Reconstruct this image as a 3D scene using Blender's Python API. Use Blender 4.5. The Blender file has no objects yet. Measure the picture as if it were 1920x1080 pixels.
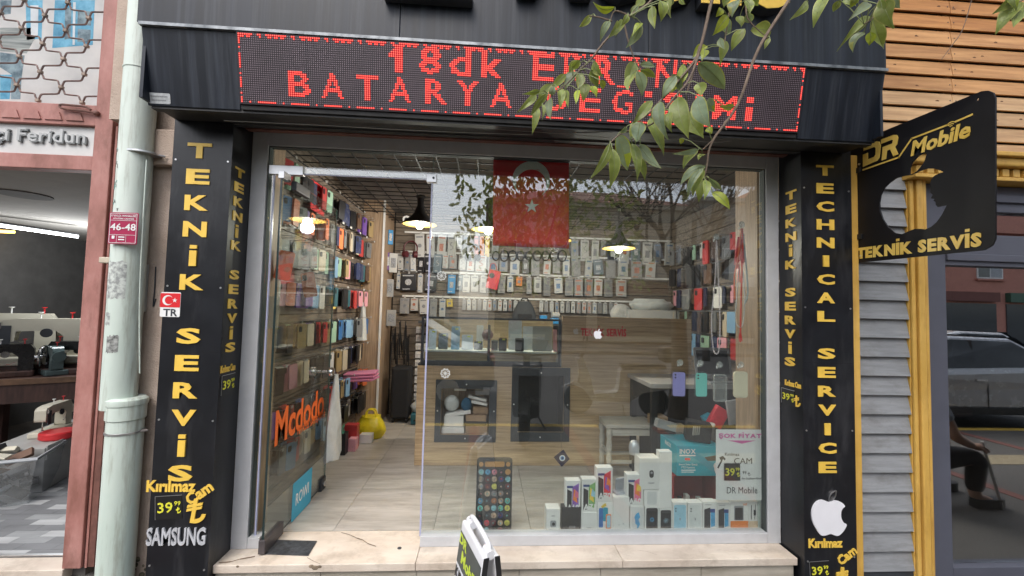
import bpy, math, random
from mathutils import Vector, Matrix
random.seed(7)
PI = math.pi
SC = bpy.context.scene
COL = SC.collection
# ------------------------------------------------------------------ camera
CF, CYAW, CPITCH, CROLL = 793.83, 0.06246313, 0.04955992, 0.02434334
CLOC = Vector((1.39231651, -2.54185507, 1.38681091))
def cam_axes():
    cy, sy, cp, sp = math.cos(CYAW), math.sin(CYAW), math.cos(CPITCH), math.sin(CPITCH)
    f = Vector((sy*cp, cy*cp, sp)); r = Vector((cy, -sy, 0)); u = r.cross(f)
    cr, sr = math.cos(CROLL), math.sin(CROLL)
    return r*cr + u*sr, u*cr - r*sr, f
CR, CU, CFW = cam_axes()
cd = bpy.data.cameras.new('camera'); co = bpy.data.objects.new('camera', cd); COL.objects.link(co)
cd.sensor_width = 36.0; cd.lens = CF*36/1920; cd.clip_start = 0.05; cd.clip_end = 500
M = Matrix((CR, CU, -CFW)).transposed().to_4x4(); M.translation = CLOC
co.matrix_world = M; SC.camera = co
# ------------------------------------------------------------------ sky, sun, exposure
world = bpy.data.worlds.new('World'); SC.world = world; world.use_nodes = True
nt = world.node_tree; nt.nodes.clear()
sky = nt.nodes.new('ShaderNodeTexSky'); sky.sky_type = 'NISHITA'; sky.sun_disc = False
SUN_EL, SUN_AZ = math.radians(52), math.radians(205)
sky.sun_elevation = SUN_EL; sky.sun_rotation = SUN_AZ
sky.dust_density = 3.0; sky.air_density = 1.0; sky.ozone_density = 1.0
hs = nt.nodes.new('ShaderNodeHueSaturation'); hs.inputs['Saturation'].default_value = 0.5
bg = nt.nodes.new('ShaderNodeBackground'); bg.inputs['Strength'].default_value = 0.15
ow = nt.nodes.new('ShaderNodeOutputWorld')
nt.links.new(sky.outputs[0], hs.inputs['Color']); nt.links.new(hs.outputs[0], bg.inputs['Color']); nt.links.new(bg.outputs[0], ow.inputs['Surface'])
sl = bpy.data.lights.new('sun', 'SUN'); sl.energy = 0.5; sl.angle = math.radians(25); sl.color = (1, .96, .9)
so = bpy.data.objects.new('sun', sl); COL.objects.link(so)
sd = Vector((math.sin(SUN_AZ)*math.cos(SUN_EL), math.cos(SUN_AZ)*math.cos(SUN_EL), math.sin(SUN_EL)))
so.rotation_euler = sd.to_track_quat('Z', 'Y').to_euler()
SC.view_settings.view_transform = 'Standard'; SC.view_settings.look = 'None'
SC.view_settings.gamma = 1.0; SC.view_settings.use_curve_mapping = False
SC.view_settings.exposure = 1.08
SC.cycles.max_bounces = 8; SC.cycles.transparent_max_bounces = 16; SC.cycles.caustics_reflective = False
SC.cycles.sample_clamp_indirect = 6
SC.cycles.use_denoising = True
# ------------------------------------------------------------------ from a photo point to a point on a plane of the place
def ray(px, py): return CFW + CR*((px-960)/CF) + CU*((540-py)/CF)
def atY(px, py, Y):
    d = ray(px, py); return CLOC + d*((Y-CLOC.y)/d.y)
def atZ(px, py, Z):
    d = ray(px, py); return CLOC + d*((Z-CLOC.z)/d.z)
def atX(px, py, X):
    d = ray(px, py); return CLOC + d*((X-CLOC.x)/d.x)
# ------------------------------------------------------------------ materials
MATS = {}
def srgb(r, g, b): return tuple((c/255/12.92 if c/255 <= .04045 else ((c/255+.055)/1.055)**2.4) for c in (r, g, b))
def mat(name, col=(.5, .5, .5), rough=.5, metal=0., var=.12, scale=6., stretch=(1, 1, 1), bump=0., bscale=80., col2=None, lo=.35, hi=.65, objrand=0., spec=.5, world=False, detail=5., coat=0., alpha=1., trans=0., col3=None, dirt=None):
    if name in MATS: return MATS[name]
    m = bpy.data.materials.new(name); m.use_nodes = True; n = m.node_tree; N = n.nodes; L = n.links
    b = N['Principled BSDF']; MATS[name] = m
    b.inputs['Roughness'].default_value = rough; b.inputs['Metallic'].default_value = metal
    b.inputs['Specular IOR Level'].default_value = spec
    if coat: b.inputs['Coat Weight'].default_value = coat; b.inputs['Coat Roughness'].default_value = .08
    if trans: b.inputs['Transmission Weight'].default_value = trans
    if alpha < 1: b.inputs['Alpha'].default_value = alpha
    m.diffuse_color = (*col, 1)
    if world:
        src = N.new('ShaderNodeNewGeometry').outputs['Position']
    else:
        src = N.new('ShaderNodeTexCoord').outputs['Object']
    mp = N.new('ShaderNodeMapping'); mp.inputs['Scale'].default_value = stretch; L.new(src, mp.inputs['Vector'])
    if objrand:
        oi = N.new('ShaderNodeObjectInfo'); mu = N.new('ShaderNodeMath'); mu.operation = 'MULTIPLY'; mu.inputs[1].default_value = 37.
        L.new(oi.outputs['Random'], mu.inputs[0]); L.new(mu.outputs[0], mp.inputs['Location'])
    no = N.new('ShaderNodeTexNoise'); no.inputs['Scale'].default_value = scale; no.inputs['Detail'].default_value = detail; no.inputs['Roughness'].default_value = .62
    L.new(mp.outputs[0], no.inputs['Vector'])
    cr = N.new('ShaderNodeValToRGB'); L.new(no.outputs['Fac'], cr.inputs['Fac'])
    a = tuple(c*(1-var) for c in col); z = col2 if col2 else tuple(min(1, c*(1+var)) for c in col)
    cr.color_ramp.elements[0].position = lo; cr.color_ramp.elements[0].color = (*a, 1)
    cr.color_ramp.elements[1].position = hi; cr.color_ramp.elements[1].color = (*z, 1)
    if col3:
        e = cr.color_ramp.elements.new((lo+hi)/2); e.color = (*col3, 1)
    out = cr.outputs['Color']
    if objrand:
        h = N.new('ShaderNodeHueSaturation'); mr = N.new('ShaderNodeMapRange'); mr.inputs['To Min'].default_value = 1-objrand; mr.inputs['To Max'].default_value = 1+objrand
        L.new(oi.outputs['Random'], mr.inputs['Value']); L.new(mr.outputs[0], h.inputs['Value']); L.new(out, h.inputs['Color']); out = h.outputs['Color']
    if dirt:      # (colour, amount, scale, stretch): grime and wear with a shape of its own
        dm = N.new('ShaderNodeMapping'); dm.inputs['Scale'].default_value = dirt[3]; L.new(src, dm.inputs['Vector'])
        dn = N.new('ShaderNodeTexNoise'); dn.inputs['Scale'].default_value = dirt[2]; dn.inputs['Detail'].default_value = 8; dn.inputs['Roughness'].default_value = .7; L.new(dm.outputs[0], dn.inputs['Vector'])
        dr_ = N.new('ShaderNodeMapRange'); dr_.inputs['From Min'].default_value = .50; dr_.inputs['From Max'].default_value = .72; dr_.inputs['To Max'].default_value = dirt[1]; L.new(dn.outputs['Fac'], dr_.inputs['Value'])
        dx = N.new('ShaderNodeMix'); dx.data_type = 'RGBA'; L.new(dr_.outputs[0], dx.inputs[0]); L.new(out, dx.inputs[6]); dx.inputs[7].default_value = (*dirt[0], 1); out = dx.outputs[2]
    L.new(out, b.inputs['Base Color'])
    rr = N.new('ShaderNodeMapRange'); rr.inputs['To Min'].default_value = max(.02, rough-.08); rr.inputs['To Max'].default_value = min(1, rough+.1)
    L.new(no.outputs['Fac'], rr.inputs['Value']); L.new(rr.outputs[0], b.inputs['Roughness'])
    if bump:
        bn = N.new('ShaderNodeTexNoise'); bn.inputs['Scale'].default_value = bscale; bn.inputs['Detail'].default_value = 4
        L.new(mp.outputs[0], bn.inputs['Vector'])
        bp = N.new('ShaderNodeBump'); bp.inputs['Strength'].default_value = bump; bp.inputs['Distance'].default_value = .01
        L.new(bn.outputs['Fac'], bp.inputs['Height']); L.new(bp.outputs[0], b.inputs['Normal'])
    return m
def emit(name, col, s):
    if name in MATS: return MATS[name]
    m = bpy.data.materials.new(name); m.use_nodes = True; n = m.node_tree; n.nodes.clear()
    e = n.nodes.new('ShaderNodeEmission'); e.inputs[0].default_value = (*col, 1); e.inputs[1].default_value = s
    o = n.nodes.new('ShaderNodeOutputMaterial'); n.links.new(e.outputs[0], o.inputs['Surface']); MATS[name] = m; return m
def glass(name, tint=(.93, .96, .95), r0=.05, rough=0.0, film=0.):
    if name in MATS: return MATS[name]
    m = bpy.data.materials.new(name); m.use_nodes = True; n = m.node_tree; N = n.nodes; L = n.links; N.clear(); MATS[name] = m
    t = N.new('ShaderNodeBsdfTransparent'); t.inputs[0].default_value = (*tint, 1)
    g = N.new('ShaderNodeBsdfGlossy'); g.inputs['Roughness'].default_value = rough; g.inputs[0].default_value = (1, 1, 1, 1)
    lw = N.new('ShaderNodeLayerWeight'); lw.inputs[0].default_value = .5
    p = N.new('ShaderNodeMath'); p.operation = 'POWER'; p.inputs[1].default_value = 5; L.new(lw.outputs['Facing'], p.inputs[0])
    ma = N.new('ShaderNodeMath'); ma.operation = 'MULTIPLY_ADD'; ma.inputs[1].default_value = 1-r0; ma.inputs[2].default_value = r0; L.new(p.outputs[0], ma.inputs[0])
    mx = N.new('ShaderNodeMixShader'); L.new(ma.outputs[0], mx.inputs[0]); L.new(t.outputs[0], mx.inputs[1]); L.new(g.outputs[0], mx.inputs[2])
    last = mx.outputs[0]
    if film:
        d = N.new('ShaderNodeBsdfDiffuse'); d.inputs[0].default_value = (.75, .78, .76, 1)
        no = N.new('ShaderNodeTexNoise'); no.inputs['Scale'].default_value = 3; no.inputs['Detail'].default_value = 6
        tc = N.new('ShaderNodeTexCoord'); L.new(tc.outputs['Object'], no.inputs['Vector'])
        mm = N.new('ShaderNodeMath'); mm.operation = 'MULTIPLY'; mm.inputs[1].default_value = film; L.new(no.outputs['Fac'], mm.inputs[0])
        m2 = N.new('ShaderNodeMixShader'); L.new(mm.outputs[0], m2.inputs[0]); L.new(last, m2.inputs[1]); L.new(d.outputs[0], m2.inputs[2]); last = m2.outputs[0]
    o = N.new('ShaderNodeOutputMaterial'); L.new(last, o.inputs['Surface']); return m
# ------------------------------------------------------------------ mesh builder
def WM(o):
    m = o.matrix_basis.copy()
    return (WM(o.parent) @ o.matrix_parent_inverse @ m) if o.parent else m
class MB:
    def __init__(s): s.v = []; s.f = []; s.mi = []; s.sm = []
    def add(s, vs, fs, mi=0, smooth=False):
        k = len(s.v); s.v += [tuple(v) for v in vs]
        for f in fs: s.f.append(tuple(i+k for i in f)); s.mi.append(mi); s.sm.append(smooth)
        return s
    def box(s, x0, x1, y0, y1, z0, z1, mi=0):
        if x0 > x1: x0, x1 = x1, x0
        if y0 > y1: y0, y1 = y1, y0
        if z0 > z1: z0, z1 = z1, z0
        v = [(x0,y0,z0),(x1,y0,z0),(x1,y1,z0),(x0,y1,z0),(x0,y0,z1),(x1,y0,z1),(x1,y1,z1),(x0,y1,z1)]
        return s.add(v, [(0,3,2,1),(4,5,6,7),(0,1,5,4),(1,2,6,5),(2,3,7,6),(3,0,4,7)], mi)
    def obox(s, c, ax, hs, mi=0):
        c = Vector(c); a = [Vector(x).normalized()*h for x, h in zip(ax, hs)]
        v = [c + a[0]*i + a[1]*j + a[2]*k for k in (-1,1) for (i,j) in ((-1,-1),(1,-1),(1,1),(-1,1))]
        return s.add(v, [(0,3,2,1),(4,5,6,7),(0,1,5,4),(1,2,6,5),(2,3,7,6),(3,0,4,7)], mi)
    def bar(s, p0, p1, w, h, up=(0,0,1), mi=0):
        p0, p1 = Vector(p0), Vector(p1); d = p1-p0; u = Vector(up); sd_ = d.cross(u)
        if sd_.length < 1e-6: u = Vector((1,0,0)); sd_ = d.cross(u)
        u = sd_.cross(d)
        return s.obox((p0+p1)/2, (d, sd_, u), (d.length/2, w/2, h/2), mi)
    def cyl(s, p0, p1, r0, r1=None, n=12, mi=0, caps=True, smooth=True):
        p0, p1 = Vector(p0), Vector(p1); r1 = r0 if r1 is None else r1
        d = (p1-p0).normalized(); a = d.orthogonal().normalized(); b = d.cross(a); v = []
        for p, r in ((p0, r0), (p1, r1)):
            v += [p + (a*math.cos(2*PI*i/n) + b*math.sin(2*PI*i/n))*r for i in range(n)]
        s.add(v, [(i, (i+1) % n, n+(i+1) % n, n+i) for i in range(n)], mi, smooth)
        if caps: s.add(v[:n], [tuple(range(n))[::-1]], mi); s.add(v[n:], [tuple(range(n))], mi)
        return s
    def tube(s, pts, r, n=6, mi=0, closed=False):
        pts = [Vector(p) for p in pts]; rs = r if isinstance(r, (list, tuple)) else [r]*len(pts); v = []; prev = None
        for i, p in enumerate(pts):
            if closed: d = pts[(i+1) % len(pts)] - pts[i-1]
            else: d = pts[min(i+1, len(pts)-1)] - pts[max(i-1, 0)]
            d.normalize()
            a = d.orthogonal().normalized() if prev is None else (prev - d*prev.dot(d)).normalized()
            prev = a; b = d.cross(a)
            v += [p + (a*math.cos(2*PI*j/n) + b*math.sin(2*PI*j/n))*rs[i] for j in range(n)]
        m = len(pts); f = []
        for i in range(m if closed else m-1):
            for j in range(n):
                i2 = (i+1) % m; f.append((i*n+j, i*n+(j+1) % n, i2*n+(j+1) % n, i2*n+j))
        s.add(v, f, mi, True)
        if not closed: s.add(v[:n], [tuple(range(n))[::-1]], mi); s.add(v[-n:], [tuple(range(n))], mi)
        return s
    def lathe(s, prof, c=(0,0,0), n=16, mi=0, ax=None, smooth=True):
        c = Vector(c); X, Y, Z = (Vector(a) for a in (ax or ((1,0,0),(0,1,0),(0,0,1)))); v = []
        for r, z in prof: v += [c + X*(r*math.cos(2*PI*i/n)) + Y*(r*math.sin(2*PI*i/n)) + Z*z for i in range(n)]
        f = [(k*n+i, k*n+(i+1) % n, (k+1)*n+(i+1) % n, (k+1)*n+i) for k in range(len(prof)-1) for i in range(n)]
        s.add(v, f, mi, smooth)
        if prof[0][0] > 1e-5: s.add(v[:n], [tuple(range(n))[::-1]], mi)
        if prof[-1][0] > 1e-5: s.add(v[-n:], [tuple(range(n))], mi)
        return s
    def sphere(s, c, r, n=10, mi=0, sc=(1,1,1)):
        prof = [(r*math.sin(PI*k/n), -r*math.cos(PI*k/n)) for k in range(n+1)]
        prof[0] = (1e-6, -r); prof[-1] = (1e-6, r)
        return s.lathe(prof, c, n+4, mi, ((sc[0],0,0),(0,sc[1],0),(0,0,sc[2])))
    def prism(s, poly, o, xd, yd, th, mi=0, smooth=False):
        o, xd, yd = Vector(o), Vector(xd), Vector(yd); nn = xd.cross(yd).normalized()
        n = len(poly); a = [o + xd*x + yd*y for x, y in poly]; b = [p + nn*th for p in a]
        s.add(a, [tuple(range(n))[::-1]], mi); s.add(b, [tuple(range(n))], mi)
        return s.add(a+b, [(i, (i+1) % n, n+(i+1) % n, n+i) for i in range(n)], mi, smooth)
    def quad(s, a, b, c, d, mi=0): return s.add([a, b, c, d], [(0,1,2,3)], mi)
    def mesh(s, name, mats, fix=True):
        me = bpy.data.meshes.new(name); me.from_pydata(s.v, [], s.f)
        for m in (mats if isinstance(mats, (list, tuple)) else [mats]): me.materials.append(m)
        me.polygons.foreach_set('material_index', s.mi); me.polygons.foreach_set('use_smooth', s.sm)
        me.update()
        if fix:
            import bmesh
            bm = bmesh.new(); bm.from_mesh(me); bmesh.ops.recalc_face_normals(bm, faces=bm.faces); bm.to_mesh(me); bm.free()
        return me
    def build(s, name, mats, parent=None, bevel=0, local=False, keep=False, seg=2):
        if parent is None and not keep and not local:
            xs = [v[0] for v in s.v]; ys = [v[1] for v in s.v]; zs = [v[2] for v in s.v]
            c = Vector(((min(xs)+max(xs))/2, (min(ys)+max(ys))/2, min(zs)))
            s.v = [(v[0]-c.x, v[1]-c.y, v[2]-c.z) for v in s.v]
        else: c = None
        o = put(name, s.mesh(name, mats), parent, local)
        if c is not None: o.location = c
        if bevel:
            bv = o.modifiers.new('bevel', 'BEVEL'); bv.width = bevel; bv.segments = seg; bv.limit_method = 'ANGLE'; bv.angle_limit = math.radians(50)
        return o
def put(name, me, parent=None, local=False):
    o = bpy.data.objects.new(name, me); COL.objects.link(o)
    if parent:
        o.parent = parent
        if not local: o.matrix_parent_inverse = WM(parent).inverted()
    return o
def tag(o, label=None, cat=None, group=None, kind=None):
    if label: o['label'] = label
    if cat: o['category'] = cat
    if group: o['group'] = group
    if kind: o['kind'] = kind
    return o
def thing(name, loc, label, cat, group=None, rz=0):
    o = bpy.data.objects.new(name, None); COL.objects.link(o); o.location = loc; o.rotation_euler = (0, 0, rz); o.empty_display_size = .1
    return tag(o, label, cat, group)
def struct(name, mb, m, parent=None, **k):
    o = mb.build(name, m, parent, keep=True, **k)
    if parent is None: o['kind'] = 'structure'
    return o
def copy_tree(o, parent=None):
    c = o.copy(); COL.objects.link(c)
    if parent: c.parent = parent
    for ch in list(o.children): copy_tree(ch, c)
    return c
TX = {}
XZ = ((1,0,0), (0,0,1))
def text_mesh(body, bold=0., depth=.03, res=2, spacing=1.):
    k = (body, bold, depth, res, spacing)
    if k not in TX:
        if len(body) > 1 and bold >= .02 and ('İ' in body or 'I' in body):   # plain upright strokes for the I letters
            V_, F_, x = [], [], 0.
            for ch in body:
                if ch == 'V' and x: x -= .10
                if ch == ' ': x += .28; continue
                if ch in 'İI':
                    w_ = .10 + 2*bold
                    for z0_, z1_ in ((-bold, .70+bold),) + (((.80+bold, .91+bold*2),) if ch == 'İ' else ()):
                        k0 = len(V_); V_ += [(x+a*w_, b_, c_) for c_ in (-depth/2, depth/2) for a, b_ in ((0,z0_),(1,z0_),(1,z1_),(0,z1_))]
                        F_ += [tuple(k0+i for i in f) for f in ((0,3,2,1),(4,5,6,7),(0,1,5,4),(1,2,6,5),(2,3,7,6),(3,0,4,7))]
                    x += w_ + .075*spacing; continue
                m_, a0, a1, _, _ = text_mesh(ch, bold, depth, res, 1.); k0 = len(V_)
                V_ += [(v.co.x-a0+x, v.co.y, v.co.z) for v in m_.vertices]; F_ += [tuple(k0+i for i in p.vertices) for p in m_.polygons]; x += a1-a0 + (.02 if ch in 'VTY' else .075)*spacing
            me = bpy.data.meshes.new('lettering'); me.from_pydata(V_, [], F_); me.update()
            xs = [v[0] for v in V_]; ys = [v[1] for v in V_]; TX[k] = (me, min(xs), max(xs), min(ys), max(ys)); return TX[k]
        c = bpy.data.curves.new('lettering', 'FONT'); c.body = body; c.resolution_u = res; c.offset = bold; c.extrude = depth/2; c.space_character = spacing
        c.align_x = 'LEFT'
        t = bpy.data.objects.new('lettering', c); COL.objects.link(t)
        me = bpy.data.meshes.new_from_object(t.evaluated_get(bpy.context.evaluated_depsgraph_get()))
        bpy.data.objects.remove(t); bpy.data.curves.remove(c)
        xs = [v.co.x for v in me.vertices]; ys = [v.co.y for v in me.vertices]
        TX[k] = (me, min(xs), max(xs), min(ys), max(ys))
    return TX[k]
def upright(name, o, m, frame, w, h, dot, parent, thick=.008):
    loops = [[(-w/2,-h/2),(w/2,-h/2),(w/2,h*.24 if dot else h/2),(-w/2,h*.24 if dot else h/2)]]
    if dot: loops.append([(-w/2,h*.33),(w/2,h*.33),(w/2,h*.5),(-w/2,h*.5)])
    return shape(name, loops, m, o, frame, thick, parent)
def lira(name, o, m, frame, h, parent, rot=0., thick=.004, lift=.001, wt=.16):
    xd, yd = Vector(frame[0]), Vector(frame[1])
    if rot: xd, yd = xd*math.cos(rot)+yd*math.sin(rot), yd*math.cos(rot)-xd*math.sin(rot)
    t = wt*h; o = Vector(o)
    bowl = [(-.5*t, .5*h), (.5*t, .5*h), (.5*t, -.5*h+t)] + [(.5*t + math.sin(a)*(.42*h-t), -.10*h-math.cos(a)*(.40*h-t)) for a in [PI*.5*i/8 for i in range(1, 9)]] + [(.5*t + math.sin(a)*.42*h, -.10*h-math.cos(a)*.40*h) for a in [PI*.5*(8-i)/8 for i in range(9)]] + [(-.5*t, -.5*h)]
    shape(name, [bowl], m, o, (xd, yd), thick, parent, lift=lift)
    for k in (.19, .04): shape(name, [[(-.30*h, (k-.10)*h), (.30*h, (k+.08)*h), (.30*h, (k+.08)*h+t*.7), (-.30*h, (k-.10)*h+t*.7)]], m, o, (xd, yd), thick+.0006, parent, lift=lift)
def text(name, body, o, m, frame=XZ, w=None, h=None, cap=None, parent=None, bold=0., thick=.003, anchor=(.5, .5), res=2, rot=0., shear=0., spacing=1., lift=.001):
    """lettering as a thin solid; o = anchor point on the surface, w/h = outer size in metres"""
    me0, x0, x1, y0, y1 = text_mesh(body, bold, .03, res, spacing)
    sy = h/(y1-y0) if h else (cap/.70 if cap else None); sx = w/(x1-x0) if w else None
    sy = sy or sx; sx = sx or sy
    xd, yd = Vector(frame[0]).normalized(), Vector(frame[1]).normalized(); n = xd.cross(yd)
    if rot: xd, yd = xd*math.cos(rot) + yd*math.sin(rot), yd*math.cos(rot) - xd*math.sin(rot)
    ax, ay = x0 + (x1-x0)*anchor[0], y0 + (y1-y0)*anchor[1]
    me = me0.copy(); o = Vector(o)
    for v in me.vertices:
        a = (v.co.x-ax)*sx; b = (v.co.y-ay)*sy
        v.co = o + xd*(a + shear*b) + yd*b + n*(v.co.z/.03*thick + thick/2 + lift)
    me.materials.clear(); me.materials.append(m); me.name = name
    ob = bpy.data.objects.new(name, me); COL.objects.link(ob)
    if parent: ob.parent = parent; ob.matrix_parent_inverse = WM(parent).inverted()
    return ob
def shape(name, loops, m, o=(0,0,0), frame=XZ, thick=.003, parent=None, lift=.001):
    """flat outline (first loop) with holes (other loops), as a thin solid"""
    c = bpy.data.curves.new(name, 'CURVE'); c.dimensions = '2D'; c.fill_mode = 'BOTH'; c.extrude = .015
    for lp in loops:
        s = c.splines.new('POLY'); s.points.add(len(lp)-1); s.use_cyclic_u = True
        for p, q in zip(s.points, lp): p.co = (q[0], q[1], 0, 1)
    t = bpy.data.objects.new(name, c); COL.objects.link(t)
    me = bpy.data.meshes.new_from_object(t.evaluated_get(bpy.context.evaluated_depsgraph_get()))
    bpy.data.objects.remove(t); bpy.data.curves.remove(c)
    xd, yd = Vector(frame[0]).normalized(), Vector(frame[1]).normalized(); n = xd.cross(yd); o = Vector(o)
    for v in me.vertices: v.co = o + xd*v.co.x + yd*v.co.y + n*(v.co.z/.03*thick + thick/2 + lift)
    me.materials.clear(); me.materials.append(m); me.name = name
    ob = bpy.data.objects.new(name, me); COL.objects.link(ob)
    if parent: ob.parent = parent; ob.matrix_parent_inverse = WM(parent).inverted()
    return ob
def smooth_loop(pts, n=4):
    """closed Catmull-Rom through points"""
    out = []; L = len(pts)
    for i in range(L):
        p0, p1, p2, p3 = (Vector(pts[(i+k) % L]) for k in (-1, 0, 1, 2))
        for j in range(n):
            t = j/n
            out.append(tuple(.5*((2*p1) + (p2-p0)*t + (2*p0-5*p1+4*p2-p3)*t*t + (3*p1-p0-3*p2+p3)*t**3)))
    return out
def spline(pts, n=6):
    out = []; pts = [Vector(p) for p in pts]; L = len(pts)
    for i in range(L-1):
        p0, p1, p2, p3 = pts[max(i-1, 0)], pts[i], pts[i+1], pts[min(i+2, L-1)]
        for j in range(n):
            t = j/n
            out.append(.5*((2*p1) + (p2-p0)*t + (2*p0-5*p1+4*p2-p3)*t*t + (3*p1-p0-3*p2+p3)*t**3))
    out.append(pts[-1]); return out
def rrect(w, h, r, n=4, cx=0, cy=0):
    out = []
    for (sx, sy, a0) in ((1,-1,-PI/2), (1,1,0), (-1,1,PI/2), (-1,-1,PI)):
        for k in range(n+1):
            a = a0 + PI/2*k/n; out.append((cx + sx*(w/2-r) + r*math.cos(a), cy + sy*(h/2-r) + r*math.sin(a)))
    return out
def disc(r, n=20, cx=0, cy=0): return [(cx + r*math.cos(2*PI*i/n), cy + r*math.sin(2*PI*i/n)) for i in range(n)]
FR_DOOR = ((0,1,0), (0,0,1))      # faces +x
FR_RIGHT = ((0,-1,0), (0,0,1))    # faces -x
# ------------------------------------------------------------------ materials used all over
BLACK = mat('black_panel', (.009, .010, .013), .32, var=.25, scale=5, bump=.03, bscale=30, spec=.45, dirt=((.07,.07,.075), .55, 3., (1.5,1.5,.35)))
DGREY = mat('dark_grey', (.035, .04, .048), .5, var=.2)
ALU = mat('window_aluminium', (.50, .51, .53), .42, metal=0., var=.06, scale=9)
STEEL = mat('brushed_steel', (.62, .62, .63), .3, metal=.9, var=.06, scale=20)
CHROME = mat('chrome', (.75, .75, .76), .15, metal=1, var=.03)
WHITE = mat('white_plastic', (.78, .78, .76), .45, var=.05)
PAPER = mat('white_paper', (.78, .79, .78), .8, var=.04)
YELLOW = mat('yellow_letter', (.82, .54, .085), .4, var=.07, scale=9)
NEONY = mat('price_yellow', (.72, .70, .05), .5, var=.05)
REDL = mat('red_letter', (.62, .02, .025), .45, var=.06)
MARBLE = mat('cream_marble', (.62, .52, .43), .5, var=.10, scale=3, stretch=(1, 2.5, 2.5), bump=.12, bscale=45, col2=(.70, .62, .53), lo=.3, hi=.62, dirt=((.25,.19,.13), .55, 5., (1,1,1)))
RISER = mat('riser_stone', (.40, .36, .29), .65, var=.2, scale=3, stretch=(1, 1, 6), bump=.3, bscale=60, col2=(.50, .46, .39))
TRAV = mat('travertine_tile', (.40, .37, .325), .36, var=.16, scale=2.2, stretch=(1, 7, 1), bump=.04, bscale=60, col2=(.52, .49, .45), objrand=.07, lo=.3, hi=.66, dirt=((.17,.15,.13), .5, 3., (1,3,1)))
GROUT = mat('grout', (.13, .12, .11), .9)
SLATW = mat('slat_wood', (.16, .125, .095), .55, var=.3, scale=3, stretch=(2, 2, 24), bump=.1, bscale=30, col2=(.25, .205, .16), objrand=.1)
SLATD = mat('slat_groove', (.03, .026, .022), .7)
OAK = mat('light_oak', (.40, .29, .175), .5, var=.16, scale=3.5, stretch=(1, 1, 22), bump=.06, bscale=30, col2=(.56, .42, .27), lo=.3, hi=.66)
OAKV = mat('oak_upright', (.36, .25, .16), .5, var=.2, scale=3.5, stretch=(22, 22, 1), bump=.06, bscale=30, col2=(.48, .35, .24))
PLAST = mat('beige_plaster', (.46, .36, .29), .92, var=.1, scale=6, bump=.55, bscale=130, col2=(.52, .42, .35))
PVC = mat('mint_pipe', (.57, .67, .60), .42, var=.08, scale=3, stretch=(1, 1, .4), col2=(.66, .73, .67), dirt=((.20,.18,.12), .75, 8., (2.2,2.2,.22)))
RUST = mat('rusty_pink_paint', (.34, .145, .115), .6, var=.2, scale=7, stretch=(1, 1, .5), bump=.25, bscale=50, col2=(.46, .235, .205), lo=.3, hi=.7, col3=(.38, .17, .145), dirt=((.14,.055,.035), .8, 5., (1,1,.4)))
RUSTD = mat('brown_paint', (.16, .07, .055), .6, var=.3, scale=9, bump=.2, bscale=60)
ASPH = mat('asphalt', (.055, .054, .053), .9, var=.5, scale=180, bump=.5, bscale=220, col2=(.16, .155, .15), detail=3, world=True)
CONC = mat('pavement_concrete', (.055, .053, .05), .9, var=.5, scale=130, bump=.4, bscale=160, col2=(.20, .19, .175), world=True)
REDTILE = mat('red_paving', (.20, .085, .07), .85, var=.2, scale=20)
KERBY = mat('kerb_yellow', (.62, .42, .06), .7, var=.15, scale=10)
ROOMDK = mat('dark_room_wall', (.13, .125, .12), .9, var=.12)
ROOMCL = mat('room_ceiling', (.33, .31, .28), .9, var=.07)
# ------------------------------------------------------------------ ground
GZ = -.20
struct('ground', MB().box(-120, 120, -120, 60, -.62, -.40), CONC)
struct('pavement', MB().box(-40, 40, -3.2, 6, -.39, GZ), CONC)
struct('road', MB().box(-60, 60, -14, -3.33, -.39, -.33), ASPH)
MB().box(-30, 40, -2.15, -1.85, GZ+.001, GZ+.004).build('pale_strip', mat('pale_paving', (.36,.29,.17), .85, var=.3, scale=30, col2=(.42,.36,.24)), bpy.data.objects['pavement'])
kb = thing('kerb', (0, -3.26, -.39), 'long kerb with worn yellow paint along the parking edge', 'kerb')
kb['kind'] = 'structure'; del kb['category']
for i in range(26):
    MB().box(-13+i+.004, -12+i-.004, -3.328, -3.2, -.39, GZ+.004).build('kerb_stone', KERBY if i % 4 else CONC, kb, bevel=.012)
for i in (-5, -1, 2, 4, 6, 8, 10, 13):
    MB().box(i*.62, i*.62+.12, -3.19, -.6, GZ+.001, GZ+.005).build('paving_strip', REDTILE, bpy.data.objects['pavement'])
struct('far_pavement', MB().box(-60, 60, -18, -14, -.39, -.20), CONC)
# ------------------------------------------------------------------ shop threshold, floor
fl = struct('floor', MB().box(-.05, 3.92, .19, 3.4, -.10, -.006), GROUT)
xs = [-.05, .499, 1.109, 1.719, 2.329, 2.939, 3.55, 3.9]; ys = [.192, .805, 1.42, 2.035, 2.65, 3.4]
for i in range(len(xs)-1):
    for j in range(len(ys)-1):
        MB().box(xs[i]+.0015, xs[i+1]-.0015, ys[j]+.0015, ys[j+1]-.0015, -.03, 0).build('tile', TRAV, fl)
th = struct('threshold', MB().box(.02, 3.2, -.12, .19, -.2, -.045), RISER)
for x0, x1 in ((.0, 1.055), (1.055, 2.2), (2.2, 3.222)):
    MB().box(x0+(.001 if x0 else 0), x1-.001, -.152, .189, -.042, 0).build('sill_slab', MARBLE, th, bevel=.004)
rx = [.005, .55, 1.06, 1.62, 2.08, 2.66, 3.21]
for a, b in zip(rx[:-1], rx[1:]):
    MB().box(a+.0015, b-.0015, -.134, -.118, -.2, -.043).build('riser_slab', RISER, th, bevel=.002)
CRACK = mat('crack', (.16, .11, .075), .95, var=.3)
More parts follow.
